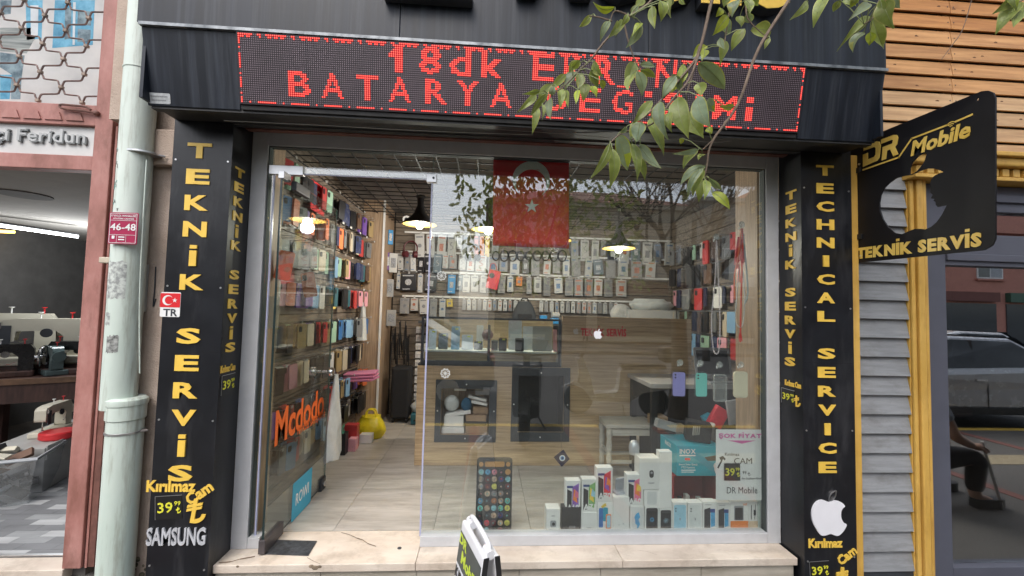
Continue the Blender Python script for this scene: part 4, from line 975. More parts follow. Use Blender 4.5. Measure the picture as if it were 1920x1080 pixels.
# coiled black leads on the top rail behind the flag, red gift bag
for i in range(9):
    q = atY(930+i*15.5, 470, 2.93); m = MB(); R1 = random.uniform(.045, .06)
    for k in range(3): m.tube([q + Vector((math.cos(a_)*R1*(1-.08*k), -.012*k, math.sin(a_)*R1*1.25 - .07)) for a_ in [2*PI*j/14 for j in range(14)]], .006, 5, closed=True)
    tag(m.build('coiled_lead', IRON), f'coiled black lead, {NTH[i]} from the left under the red flag', 'cable', 'coiled leads behind the flag')
q = atY(925, 520, 2.86); t = thing('gift_bag', (q.x, 2.86, q.z-.14), 'red paper gift bag hanging before the second rail of the back wall', 'gift bag')
MB().obox((q.x, 2.87, q.z-.03), ((1,0,-.2),(0,1,0),(.2,0,1)), (.075,.03,.12)).build('bag_body', mat('gift_red', (.58,.03,.05), .45), t, bevel=.004)
m = MB(); m.tube(spline([Vector((q.x-.05,2.86,q.z+.09)), Vector((q.x-.03,2.86,q.z+.17)), Vector((q.x+.02,2.86,q.z+.17)), Vector((q.x+.045,2.86,q.z+.09))], 4), .004, 5); m.build('handle', REDL, t)
m = MB(); m.prism(disc(.035, 12), (q.x-.02, 2.838, q.z+.02), (1,0,0), (0,0,1), .001); m.build('print', BLACK, t)
# ledge with things along the back wall
LEDGE = mat('ledge_dark', (.05, .055, .06), .4)
MB().box(.60, 3.89, 2.60, 3.02, 1.19, 1.215).build('back_ledge', LEDGE, bw_)
t = thing('backpack', (1.78, 2.72, 1.216), 'grey fabric backpack standing on the back ledge', 'backpack'); q = atY(983, 598, 2.72)
b = MB(); vs = []
for j in range(8):
    f = j/7; s_ = 1-.55*f**2
    for i in range(14): a_ = 2*PI*i/14; vs.append((q.x + math.copysign(abs(math.cos(a_))**.7, math.cos(a_))*.16*s_, 2.74 + math.copysign(abs(math.sin(a_))**.7, math.sin(a_))*.09*s_, 1.216+.27*f))
b.add(vs, [(j*14+i, j*14+(i+1) % 14, (j+1)*14+(i+1) % 14, (j+1)*14+i) for j in range(7) for i in range(14)], 0, True); b.add(vs[-14:], [tuple(range(14))]); b.build('bag_body', mat('grey_fabric', (.05, .053, .058), .85, var=.2, scale=80), t)
MB().box(q.x-.09, q.x+.09, 2.635, 2.66, 1.23, 1.33).build('front_pocket', BAGB, t, bevel=.012)
b = MB(); b.tube(spline([Vector((q.x-.05,2.72,1.48)), Vector((q.x-.03,2.70,1.52)), Vector((q.x+.03,2.70,1.52)), Vector((q.x+.05,2.72,1.48))], 4), .008, 5); b.build('top_handle', BAGB, t)
for px, w, h, c, lab in ((1019, .085, .10, 'blue', 'bright blue box on the back ledge next to the backpack'), (1040, .10, .07, 'blue', 'wider blue box on the back ledge under a pale roll')):
    q = atY(px, 596, 2.68); o = MB().box(q.x-w/2, q.x+w/2, 2.66, 2.76, 1.216, 1.216+h).build('box', PK[c], bevel=.004); tag(o, lab, 'box')
q = atY(1041, 585, 2.69); b = MB(); b.cyl((q.x-.04, 2.70, 1.325), (q.x+.05, 2.72, 1.325), .035, n=14); tag(b.build('paper_roll', PK['white']), 'pale roll lying on the wider blue box of the back ledge', 'roll')
lumpy_bag('plastic_bag', 'long white padded bag lying on boxes on the back ledge', BAGW, (atY(1220, 560, 2.8).x, 2.82, 1.42), .55, .25, .14, False, 14, 'plastic bag')
q = atY(1220, 575, 2.8); o = MB().box(q.x-.32, q.x+.30, 2.72, 2.95, 1.216, 1.417).build('flat_carton', PK['white'], bevel=.005); tag(o, 'wide white carton on the back ledge under the padded bag', 'carton')
MB().box(q.x-.30, q.x+.28, 2.717, 2.7195, 1.225, 1.30).build('dark_band', PK['black'], o)
b = MB(); q = atY(1165, 560, 2.85); b.sphere((q.x, 2.86, 1.36), .13, 10, sc=(1.1,.5,1)); tag(b.build('round_cushion', mat('pale_cushion', (.5,.5,.48), .8, var=.2, scale=9)), 'pale round cushion on the back ledge left of the padded bag', 'cushion')
# ------------------------------------------------------------------ counter with two niches and glass showcase
OAKC = mat('counter_oak', (.40, .27, .145), .42, var=.2, scale=2.6, stretch=(1.2, 1, 26), bump=.03, bscale=30, col2=(.60, .44, .265), lo=.3, hi=.68)
CY = 1.27
ct = thing('counter', (1.45, 1.55, 0), 'light oak shop counter with two dark framed niches and a glass showcase on top', 'counter')
def prect(a, b, c, d, Y=CY): p, q = atY(a, d, Y), atY(c, b, Y); return p.x, p.z, q.x, q.z
def rl(r): return [(r[0], r[1]), (r[2], r[1]), (r[2], r[3]), (r[0], r[3])]
n1o, n1i = prect(814, 713, 932, 828), prect(825, 729, 918, 815); n2o, n2i = prect(957, 690, 1069, 827), prect(970, 705, 1058, 810)
shape('front_board', [[(.812,.003),(2.745,.003),(2.745,.868),(.812,.868)], rl(n1i), rl(n2i)], OAKC, (0, CY+.018, 0), XZ, .018, ct, lift=0)
MB().box(.812, .832, CY+.019, 1.85, .003, .868).build('side_board', OAKC, ct)
MB().box(.812, 2.745, CY+.019, 1.85, .869, .884).build('counter_top', DGREY, ct)
for i, (ro, ri, dep) in enumerate(((n1o, n1i, .26), (n2o, n2i, .30))):
    shape('niche_frame', [rl(ro), rl(ri)], DGREY, (0, CY, 0), XZ, .012, ct, lift=.0005)
    x0, z0, x1, z1 = ri; b = MB(); y0, y1 = CY+.018, CY+dep
    b.box(x0-.01, x0, y0, y1, z0-.01, z1+.01); b.box(x1, x1+.01, y0, y1, z0-.01, z1+.01); b.box(x0, x1, y0, y1, z0-.01, z0); b.box(x0, x1, y0, y1, z1, z1+.01); b.box(x0-.01, x1+.01, y1, y1+.01, z0-.01, z1+.01)
    b.build('niche_lining', OAKV if i == 0 else IRON, ct)
    for fx, fz in ((.5, .93), (.04, .5), (.96, .5), (.5, .06)):
        b = MB(); X, Z = ro[0]+(ro[2]-ro[0])*fx, ro[1]+(ro[3]-ro[1])*fz; b.cyl((X, CY-.0128, Z), (X, CY-.018, Z), .006, n=8); b.build('screw_cap', WHITE, ct)
# showcase
SX0, SX1, SZ0, SZ1 = .835, 2.085, .886, 1.285
for x in (SX0, SX1-.02): MB().box(x, x+.02, CY, CY+.02, SZ0, SZ1).build('showcase_post', DGREY, ct)
sx = atY(917, 640, CY).x; MB().box(sx-.012, sx+.012, CY+.10, CY+.12, SZ0, SZ1-.05).build('showcase_post', DGREY, ct)
MB().box(SX0+.021, SX1-.021, CY, CY+.02, SZ0, SZ0+.03).build('bottom_rail', DGREY, ct)
MB().box(SX0, SX1, CY-.002, CY+.016, SZ1, SZ1+.018).build('top_rail', DGREY, ct); MB().box(SX0, SX1, CY+.0165, CY+.48, SZ1+.004, SZ1+.012).build('top_glass', glass('case_glass', r0=.05), ct)
MB().box(SX0, SX1, CY+.46, CY+.48, SZ0, SZ1-.001).build('showcase_back', OAKC, ct)
MB().box(SX0+.01, SX1-.01, CY+.16, CY+.455, .975, .990).build('showcase_shelf', WHITE, ct)
MB().box(SX0+.01, SX1-.01, CY+.158, CY+.165, SZ0, .974).build('shelf_front', OAKC, ct)
MB().box(SX0+.021, SX1-.021, CY+.006, CY+.010, SZ0+.031, SZ1-.001).build('front_glass', glass('case_glass', r0=.05), ct)
SILVER = mat('tablet_silver', (.50, .52, .55), .3, metal=.6)
def upright_device(px0, px1, py0, m_, label, name='phone', Y=1.5, cat='phone', tagd=None, screen=None, grp='phones and tablets in the showcase'):
    a_, b_ = atY(px0, 640, Y).x, atY(px1, 640, Y).x; zt = atY((px0+px1)/2, py0, Y).z; w, h = b_-a_, zt-.991
    t = thing(name, ((a_+b_)/2, Y, .991), label, cat, grp); f = ((1,0,0), (0,.16,.987))
    shape('back', [rrect(w, h, min(.012, w*.1), 3)], m_, ((a_+b_)/2, Y, .992+h/2), f, .009, t)
    if screen: shape('screen', [rrect(w*.88, h*.8, .004, 2)], screen, ((a_+b_)/2, Y, .992+h/2), f, .001, t, lift=.0102)
    if tagd: shape('price_sticker', [rrect(.03, .014, .002, 1, w*.12, h*.38)], tagd, ((a_+b_)/2, Y, .992+h/2), f, .0008, t, lift=.0115)
LIMEP = mat('lime_sticker', (.62, .66, .03), .5)
SCRN = mat('dark_screen', (.012, .013, .016), .12, spec=.8)
upright_device(804, 818, 618, SILVER, 'silver phone at the left end of the showcase shelf', tagd=LIMEP); upright_device(822, 840, 625, CM['grey'], 'grey phone second from the left on the showcase shelf', tagd=LIMEP, screen=SCRN)
upright_device(846, 862, 612, CM['light blue'], 'light blue phone in the left half of the showcase', tagd=LIMEP); upright_device(866, 887, 628, SILVER, 'silver wide phone left of the dark post in the showcase', tagd=LIMEP)
upright_device(889, 905, 640, CM['grey'], 'slim grey phone touching the showcase post', tagd=LIMEP, screen=SCRN)
upright_device(893, 906, 610, CM['white'], 'white phone box standing high at the showcase post', Y=1.62)
upright_device(921, 934, 638, CM['white'], 'white phone with dark screen in the middle of the showcase', Y=1.44, screen=SCRN); upright_device(935, 950, 634, CM['black'], 'black phone with lime sticker in the middle of the showcase', Y=1.44, tagd=LIMEP)
upright_device(953, 978, 601, SILVER, 'large silver tablet with a round dark mark in the showcase', 'tablet', 1.6, 'tablet'); upright_device(980, 998, 612, SILVER, 'narrow silver tablet right of the large one', 'tablet', 1.6, 'tablet')
upright_device(998, 1035, 612, CM['white'], 'white tablet in the right of the showcase', 'tablet', 1.45, 'tablet'); upright_device(966, 982, 634, CM['black'], 'black phone before the silver tablet', Y=1.42)
upright_device(1037, 1044, 618, CM['pink'], 'small pink phone at the right end of the showcase', Y=1.45)
q = atY(965.5, 617, 1.55); 
for px, py, c, lab in ((912, 628, 'maroon', 'dark red round speaker in the showcase behind the post'), ):
    q = atY(px+2, py, 1.56); b = MB(); b.sphere((q.x, 1.56, q.z), .055, 9); tag(b.build('round_speaker', mat('maroon_plastic', (.1,.02,.025), .4)), lab, 'speaker')
# boxes in the first niche
x0, z0, x1, z1 = n1i
def nbox(fx0, fx1, fz0, fz1, y, dep, c, lab, rot=0.):
    X0, X1, Z0, Z1 = x0+(x1-x0)*fx0, x0+(x1-x0)*fx1, z0+(z1-z0)*fz0, z0+(z1-z0)*fz1
    m_ = MB().obox(((X0+X1)/2, y+dep/2, (Z0+Z1)/2), ((math.cos(rot),0,math.sin(rot)), (0,1,0), (-math.sin(rot),0,math.cos(rot))), ((X1-X0)/2, dep/2, (Z1-Z0)/2)); tag(m_.build('small_box', c, bevel=.003), lab, 'box', 'boxes in the left counter niche')
CARD = mat('cardboard', (.36, .245, .15), .8, var=.1, scale=20)
nbox(.02, .49, .0, .13, 1.31, .12, WHITE, 'flat white box at the bottom left of the niche'); nbox(.06, .47, .135, .36, 1.33, .12, WHITE, 'white box on the flat one in the niche')
nbox(.52, .98, .0, .16, 1.31, .13, CARD, 'lowest cardboard box at the right of the niche'); nbox(.50, .97, .165, .25, 1.32, .12, PK['black'], 'dark flat box between the two cardboard boxes'); nbox(.52, .95, .255, .39, 1.32, .12, CARD, 'upper cardboard box at the right of the niche')
nbox(.08, .62, .375, .45, 1.33, .10, WHITE, 'thin white tilted lid on the white boxes', .16); nbox(.66, .98, .40, .54, 1.36, .12, CARD, 'small tan box above the cardboard boxes'); nbox(.62, .97, .60, .66, 1.36, .06, WHITE, 'white flat gadget tilted in the niche', -.2); nbox(.55, .95, .70, .76, 1.37, .06, WHITE, 'white thin gadget above the tilted one', -.22); nbox(.70, 1.0, .82, .98, 1.36, .1, PK['grey'], 'grey box in the upper right of the niche'); nbox(.25, .5, .90, .99, 1.37, .08, WHITE, 'white small carton at the top of the niche')
b = MB(); q = Vector((x0+(x1-x0)*.2, 1.38, z0+(z1-z0)*.62)); b.sphere(q, .07, 8, sc=(1,.6,1.05)); tag(b.build('adapter_bag', BAGW), 'rounded white plastic pouch at the left of the niche', 'pouch', 'boxes in the left counter niche')
b = MB(); q = Vector((x0+(x1-x0)*.52, 1.37, z0+(z1-z0)*.6)); b.sphere(q, .055, 8, sc=(.9,.6,1.15)); tag(b.build('blue_pouch', mat('blue_fabric', (.03,.10,.18), .8, var=.2, scale=40)), 'dark blue crumpled pouch in the middle of the niche', 'pouch', 'boxes in the left counter niche')
# ------------------------------------------------------------------ service desk behind the window
sd_ = thing('service_desk', (2.65, 1.25, 0), 'oak service desk screen with red lettering right of the showcase', 'desk screen')
MB().box(2.096, 2.745, CY-.004, CY-.0005, .88, 1.318).build('screen_board', OAKC, sd_)
MB().box(2.7455, 3.30, CY-.004, CY+.016, .80, 1.318).build('screen_board', OAKC, sd_)
MB().box(2.096, 3.30, CY-.006, CY+.03, 1.319, 1.333).build('top_edge', OAKC, sd_)
MB().box(2.096, 2.745, CY, CY+.016, .869, 1.3185).build('screen_core', OAKC, sd_)
q0, q1 = atY(1093, 621, CY-.004), atY(1176, 621, CY-.004)
text('screen_lettering', 'TEKNİK SERVİS', (q0+q1)/2 + Vector((-.015,0,0)), REDL, XZ, w=.42, h=.095, parent=sd_, bold=.03, thick=.004)
dk = thing('work_desk', (3.0, 1.0, 0), 'narrow grey topped work desk with black legs behind the window', 'desk')
DTOP = mat('desk_top', (.34, .33, .32), .4, var=.08)
MB().box(2.70, 3.88, .72, 1.262, .795, .83).build('desk_top', DTOP, dk, bevel=.003)
for x, y in ((2.72, .74), (2.72, 1.20), (3.82, .74), (3.82, 1.20), (3.02, 1.20)): MB().box(x, x+.045, y, y+.045, .003, .794).build('leg', IRON, dk)
MB().box(2.765, 3.81, 1.215, 1.235, .40, .79).build('modesty_board', mat('desk_dark', (.03,.028,.028), .6), dk)
t = thing('laptop', (3.48, .92, .83), 'silver laptop with its dark screen open on the work desk', 'laptop'); q = atY(1378, 690, .88)
LX = 3.36
MB().box(LX-.17, LX+.15, .74, .97, .831, .847).build('base', SILVER, t, bevel=.004)
for i in range(4): MB().box(LX-.15, LX+.13, .78+i*.035, .808+i*.035, .8472, .849).build('key_row', DGREY, t)
f = ((1,0,0), (0,.22,.975))
shape('lid', [rrect(.32, .25, .012)], SILVER, (LX-.01, 1.0, .972), f, .008, t); shape('screen', [rrect(.28, .20, .004)], SCRN, (LX-.01, 1.0, .972), f, .001, t, lift=.0092)
t = thing('computer_tower', (2.62, 1.0, 0), 'black computer tower standing under the work desk', 'computer'); MB().box(2.79, 2.97, .86, 1.2, .004, .42).build('case_body', IRON, t, bevel=.006); MB().box(2.80, 2.96, .853, .859, .30, .40).build('drive_front', DGREY, t)
for x0_, x1_, y, z0_, z1_, m_, lab in ((2.80, 2.92, .9, .422, .53, CARD, 'small cardboard box on the computer tower'), (3.0, 3.16, .92, .004, .26, CARD, 'cardboard box on the floor under the work desk'), (3.02, 3.12, .94, .262, .36, PK['grey'], 'grey box on the cardboard box under the desk')):
    tag(MB().box(x0_, x1_, y, y+.14, z0_, z1_).build('box', m_, bevel=.004), lab, 'box')
# stool
STW = mat('whitewashed_wood', (.50, .47, .41), .6, var=.12, scale=8, stretch=(1, 8, 8))
st = thing('wooden_chair', (2.63, 1.1, 0), 'whitewashed wooden stool with turned legs before the counter', 'stool')
sx0, sx1 = atY(1128, 800, 1.08).x, atY(1222, 800, 1.08).x; sc0 = (sx0+sx1)/2; hw = (sx1-sx0)/2
b = MB(); b.prism([(-hw,-.14),(hw,-.14),(hw*.97,.0),(hw*.93,.15),(-hw*.93,.15),(-hw*.97,.0)], (sc0, 1.08, .425), (1,0,0), (0,1,0), .03); b.build('seat', STW, st, bevel=.008)
for x in (-1, 1):
    for y in (-1, 1):
        b = MB(); b.lathe([(.016,.003),(.02,.05),(.024,.10),(.018,.13),(.026,.17),(.02,.20),(.026,.28),(.018,.33),(.027,.36),(.024,.424)], (sc0+x*(hw-.035), 1.08+y*.11, 0), 10); b.build('leg', STW, st)
for y in (-.11, .11): MB().box(sc0-hw+.05, sc0+hw-.05, 1.08+y-.01, 1.08+y+.01, .36, .415).build('apron', STW, st); MB().box(sc0-hw+.05, sc0+hw-.05, 1.08+y-.009, 1.08+y+.009, .13, .155).build('stretcher', STW, st)
for x in (-1, 1): MB().box(sc0+x*(hw-.035)-.009, sc0+x*(hw-.035)+.009, .99, 1.17, .20, .225).build('stretcher', STW, st)
# goods hanging on the right wall
random.seed(11)
cols = [c for c, _ in CASES]
for r, z in enumerate((2.2, 1.95, 1.68, 1.42, 1.16)):
    MB().box(3.892, 3.8995, .9, 2.95, z-.01, z+.008).build('hook_rail', STEEL, rw_)
    for i in range(12):
        y = .95 + i*.165 + random.uniform(-.03, .03); col = random.choice(['grey','grey','black','black','white','cream','mint','red','pink','brown','teal','navy','light blue'])
        h = put('hook', HOOKME, rw_); h.location = (3.896, y, z); h.rotation_euler = (0, 0, PI)
        hang_case((3.85 - random.uniform(0, .06), y, z-.004), PI + random.uniform(-.3, .3), col, f'{col} phone case on the {NTH[i]} hook from the window, {ORD[r]} row, right wall', 'phone cases on the right wall', random.random() < .6, random.uniform(1.1, 1.7))
# ------------------------------------------------------------------ boxes standing along the foot of the window
def zpx(x, y): return 1000+x/3.6, 780+y/3.6
BXW = mat('carton_white', (.76, .76, .74), .55, var=.04, objrand=.05)
BXS = mat('carton_side', (.56, .56, .54), .6, var=.05)
class Front:
    """front face of a box: local u,v in 0..1"""
    def __init__(s, t, x0, z0, x1, z1, Y): s.t, s.x0, s.z0, s.x1, s.z1, s.Y = t, x0, z0, x1, z1, Y
    def P(s, u, v): return Vector((s.x0+(s.x1-s.x0)*u, s.Y, s.z0+(s.z1-s.z0)*v))
    def poly(s, pts, m, nm='print', lift=.0005, th=.0006): return shape(nm, [[((s.x1-s.x0)*u, (s.z1-s.z0)*v) for u, v in pts]], m, s.P(0, 0), XZ, th, s.t, lift=lift)
    def rect(s, u0, v0, u1, v1, m, nm='print', lift=.0005): return s.poly([(u0,v0),(u1,v0),(u1,v1),(u0,v1)], m, nm, lift)
    def rr(s, u0, v0, u1, v1, m, r=.006, nm='print', lift=.0005):
        w, h = (s.x1-s.x0)*(u1-u0), (s.z1-s.z0)*(v1-v0); return shape(nm, [rrect(w, h, min(r, w*.45))], m, s.P((u0+u1)/2, (v0+v1)/2), XZ, .0006, s.t, lift=lift)
    def dot(s, u, v, r, m, lift=.0012): return shape('print', [disc(r, 14)], m, s.P(u, v), XZ, .0006, s.t, lift=lift)
    def txt(s, body, u, v, w, m, h=None, bold=.02, lift=.0022, nm='print'): return text(nm, body, s.P(u, v), m, XZ, w=(s.x1-s.x0)*w, h=(s.z1-s.z0)*h if h else None, parent=s.t, bold=bold, thick=.0006, lift=lift)
def carton(rect, label, Y=.085, dep=.055, m_=BXW, z0=None, cat='phone box', name='phone_box', grp='boxes displayed along the foot of the window', lean=0):
    ax, ay = zpx(rect[0], rect[1]); bx, by = zpx(rect[2], rect[3])
    p, q = atY(ax, by, Y), atY(bx, ay, Y); zb = p.z if z0 is None else z0
    t = thing(name, ((p.x+q.x)/2, Y, zb), label, cat, grp)
    MB().box(p.x+.0008, q.x-.0008, Y, Y+dep, zb, q.z).build('box_body', m_, t, bevel=.002)
    return Front(t, p.x+.0008, zb, q.x-.0008, q.z, Y)
PB = {k: mat('print_'+k, c, .4, var=v, scale=30) for k, c, v in (('dark',(.02,.02,.024),.2),('blue',(.03,.14,.42),.2),('teal',(.02,.30,.42),.15),('orange',(.85,.24,.04),.1),('pink',(.78,.18,.32),.2),('purple',(.22,.09,.42),.2),('red',(.68,.03,.05),.15),('sky',(.33,.58,.72),.08),('green',(.20,.42,.14),.2),('grey',(.30,.31,.33),.1),('cyan',(.06,.33,.60),.3),('yellow',(.80,.55,.06),.1),('navy',(.03,.06,.22),.1),('peach',(.70,.52,.36),.05),('maroon',(.16,.02,.025),.3))}
f = carton((85,628,183,803), 'small plain white box at the left end of the window display', dep=.08, Y=.075); f.rr(.28,.30,.72,.56,PB['grey'],.01) ; f.rect(.36,.72,.64,.75,PB['grey']); f.dot(.52,.42,.010,PB['dark'])
f = carton((190,615,322,772), 'black box with two small letters, second along the bottom row', m_=mat('carton_black', (.02,.02,.022), .5, var=.4, scale=80), Y=.11); f.txt('Q10', .55, .14, .32, PB['grey'])
f = carton((322,650,432,775), 'plain white box under the green pictured phone box', Y=.11); f.rect(.35,.15,.65,.18,PB['grey'])
f = carton((432,580,537,785), 'white box printed with a teal and an orange phone, bottom row', Y=.10)
f.rr(.08,.16,.36,.80,PB['blue']); f.rr(.36,.36,.68,.82,PB['teal'],lift=.0012); f.rr(.54,.12,.90,.60,PB['orange'],lift=.0019); f.rr(.60,.16,.86,.56,PB['sky'],lift=.0026); f.poly([(.2,.85),(.5,.97),(.6,.88),(.3,.8)],PB['yellow'])
f = carton((538,548,650,797), 'taller plain white box with faint spots in the bottom row', Y=.085); f.dot(.35,.25,.003,PB['grey']); f.dot(.62,.28,.004,PB['grey']); f.dot(.6,.75,.002,PB['grey'])
f = carton((651,608,748,795), 'white box with a blue feather picture', Y=.085); f.rr(.10,.06,.92,.94,mat('screen_white', (.70,.71,.70), .3),.008); f.poly([(.30,.60),(.42,.72),(.62,.78),(.72,.60),(.60,.52),(.72,.36),(.62,.22),(.48,.18),(.52,.32),(.38,.36),(.36,.5)],PB['cyan'],lift=.0012)
for (r, lab, c) in (((752,610,850,795), 'white box picturing a black phone with a blue swirl', 'cyan'), ((850,625,940,793), 'white box picturing a black phone with a pale burst', 'sky')):
    f = carton(r, lab, Y=.085); f.rr(.08,.05,.90,.94,PB['dark'],.010); f.rr(.14,.16,.84,.82,mat('screen_black',(.02,.02,.025),.2),.003,lift=.0012)
    R_ = .016
    for k in range(12 if c == 'sky' else 7):
        a_ = 2*PI*k/(12 if c == 'sky' else 7); o_ = f.P(.49,.52)
        if c == 'sky': mm = MB(); mm.bar(o_+Vector((math.cos(a_)*.003,-.0022,math.sin(a_)*.003)), o_+Vector((math.cos(a_)*R_,-.0022,math.sin(a_)*R_)), .002, .0006); mm.build('print', PB[c], f.t)
        else: mm = MB(); mm.tube([o_+Vector((math.cos(a_+j*.5)*R_*(.3+.12*j),-.0022,math.sin(a_+j*.5)*R_*(.3+.12*j))) for j in range(6)], .0011, 4); mm.build('print', PB[c], f.t)
for (r, lab, c) in (((940,583,1041,790), 'white box picturing the back of a pale blue phone', PB['sky']), ((1043,585,1143,790), 'white box picturing the back of a white phone', mat('phone_white', (.68,.71,.70), .3))):
    f = carton(r, lab, Y=.085); f.rr(.08,.04,.90,.92,c,.010); f.dot(.20,.80,.0045,PB['dark']); f.dot(.20,.72,.0045,PB['dark']); f.rr(.45,.42,.53,.50,PB['grey'],.003,lift=.0012)
for (r, lab) in (((1145,580,1240,788), 'white box with two dark phones pictured at a slant, left one'), ((1242,585,1330,787), 'white box with two dark phones pictured at a slant, right one')):
    f = carton(r, lab, Y=.085); f.poly([(.08,.10),(.52,.16),(.52,.82),(.08,.76)],PB['dark']); f.poly([(.55,.18),(.85,.22),(.85,.78),(.55,.74)],PB['cyan'],lift=.0012); f.rect(.5,.66,.85,.78,PB['navy'],lift=.0019); f.rect(.3,.03,.6,.05,PB['grey']); f.rect(.1,.90,.6,.92,PB['grey'])
f = carton((1330,575,1450,790), 'white box with an orange lower band and a grey phone', Y=.085); f.rect(.0,.0,1.,.38,PB['orange']); f.rr(.2,.40,.74,.86,PB['grey'],.006,lift=.0012); f.rr(.25,.42,.69,.80,PB['dark'],.004,lift=.0019); f.txt('N7',.83,.9,.2,PB['orange']); f.rect(.06,.07,.62,.11,PAPER,lift=.0012)
f = carton((1451,575,1515,785), 'narrow box with a black cable pictured and a peach band', Y=.085); f.rect(0,0,1,.36,PB['peach']); mm = MB(); mm.tube([f.P(.3,.42)+Vector((0,-.002,0)), f.P(.28,.62)+Vector((0,-.002,0)), f.P(.32,.88)+Vector((0,-.002,0))], .0022, 5); mm.tube([f.P(.66,.42)+Vector((0,-.002,0)), f.P(.68,.6)+Vector((0,-.002,0)), f.P(.75,.9)+Vector((0,-.002,0))], .0016, 5); mm.box(f.P(.56,0).x, f.P(.78,0).x, .082, .084, f.P(0,.55).z, f.P(0,.72).z); mm.build('print', PB['dark'], f.t)
f = carton((1517,574,1590,780), 'plain pale box at the right end of the window display', Y=.085, m_=mat('carton_pale', (.60,.66,.62), .5)); f.dot(.5,.6,.004,PB['sky'])
def a_box(r, lab, tx, c1, c2, c3, Y, dep=.06):
    f = carton(r, lab, Y=Y, dep=dep); f.poly([(.10,.06),(.42,.10),(.42,.66),(.10,.74)],PB['dark']); f.poly([(.45,.20),(.88,.12),(.88,.92),(.45,.80)],PB[c1],lift=.0012)
    f.poly([(.50,.40),(.80,.30),(.70,.70),(.55,.74)],PB[c2],lift=.0019); f.poly([(.60,.5),(.86,.46),(.86,.62),(.66,.72)],PB[c3],lift=.0026); f.rect(.08,.77,.5,.84,PB['navy'],lift=.0012); f.txt(tx,.50,.16,.80,PAPER,h=.20,lift=.0034,bold=.03)
    return f
a_box((215,437,320,652), 'white phone box lettered A10 at the left, with blue and orange phones', 'A10', 'purple', 'orange', 'pink', .115)
a_box((325,427,432,650), 'white phone box lettered A71 with a green and yellow picture', 'A71', 'green', 'yellow', 'sky', .115)
a_box((425,350,537,575), 'white phone box lettered A70 with a crimson picture', 'A70', 'red', 'purple', 'orange', .105)
a_box((630,397,742,608), 'white phone box lettered A10 at the right, with an orange flower picture', 'A10', 'pink', 'orange', 'yellow', .09)
f = carton((745,500,855,608), 'low white box supporting the camera box', Y=.09, dep=.09); f.rr(.2,.1,.8,.9,mat('pale_print',(.62,.64,.64),.5),.01)
f = carton((714,285,852,498), 'white box picturing a small black security camera', Y=.088, dep=.09); f.rr(.50,.38,.72,.62,PB['dark'],.012); f.dot(.61,.54,.007,PB['grey']); f.rect(.45,.2,.75,.23,PB['grey'])
f = carton((847,240,937,622), 'tall narrow plain white box in the window display', Y=.087, dep=.05)
# grey mouse like gadget on the boxes
q = atY(*zpx(588, 500), .13); t = thing('phone_stand', q, 'grey gadget lying between the tall phone boxes on the plain white box', 'gadget')
zt = atY(*zpx(588, 546), .12).z
MB().obox((q.x, .15, zt+.014), ((1,.2,0),(-.2,1,0),(0,0,1)), (.04,.03,.012)).build('stand_base', mat('gadget_grey',(.34,.36,.40),.4), t, bevel=.005); MB().obox((q.x+.005, .165, zt+.06), ((1,.2,.1),(-.2,1,.25),(0,-.25,1)), (.03,.006,.045)).build('stand_back', MATS['gadget_grey'], t, bevel=.004)
# microphone on its stand behind the boxes
q = atY(*zpx(680, 230), .20); t = thing('microphone', (q.x, .2, 0), 'silver headed microphone standing up behind the phone boxes', 'microphone')
b = MB(); b.lathe([(.014,-.05),(.030,-.045),(.034,-.01),(.034,.005),(.028,.028),(.018,.040),(.001,.044)], (q.x, .2, q.z+.02), 16); b.build('head_grille', mat('mic_silver',(.52,.54,.57),.35,metal=.5), t)
b = MB(); b.cyl((q.x,.2,q.z-.03),(q.x+.004,.2,.16), .016, .012, n=12); b.cyl((q.x+.004,.2,.16),(q.x+.004,.2,.02), .007, n=8); b.cyl((q.x,.2,.02),(q.x,.2,.002), .05, n=16); b.build('body', IRON, t)
# pop grip board
q0, q1 = atY(890, 998, .15), atY(962, 860, .15); cx = (q0.x+q1.x)/2; wB, hB = .222, q1.z
t = thing('grip_board', (cx, .15, 0), 'black display board of round coloured phone grips standing behind the pane', 'display board')
fB = ((1,0,0), (0,.10,.995)); oB = Vector((cx, .15, .002+hB/2))
shape('board', [rrect(wB, hB, .02, 4), rrect(wB*.56, hB*.075, .008, 2, 0, hB*.41)], mat('board_black',(.03,.028,.028),.5), oB, fB, .006, t)
shape('handle_back', [rrect(wB*.55, hB*.073, .008, 2, 0, hB*.41)], mat('board_orange',(.46,.24,.08),.6), oB, fB, .002, t)
GR = [['sky','cyan','pink','dark',None],['grey','maroon','peach','navy','sky'],['grey','maroon','yellow','dark','maroon'],['dark','peach','grey','grey','dark'],['cyan','dark','orange','peach','teal'],['teal','peach','sky','teal','yellow'],['dark','dark','peach','navy','dark'],['navy','red','maroon','peach','yellow'],['dark','sky','dark','maroon','dark']]
random.seed(3)
GM = {k: mat('grip_'+k, c, .4, var=.5, scale=70, objrand=.2) for k, c in (('sky',(.22,.42,.48)),('cyan',(.08,.26,.42)),('pink',(.52,.2,.24)),('dark',(.03,.03,.035)),('grey',(.25,.22,.21)),('maroon',(.16,.04,.045)),('peach',(.45,.33,.23)),('navy',(.03,.04,.12)),('yellow',(.50,.47,.10)),('teal',(.10,.38,.33)),('orange',(.40,.15,.05)),('red',(.50,.05,.07)))}
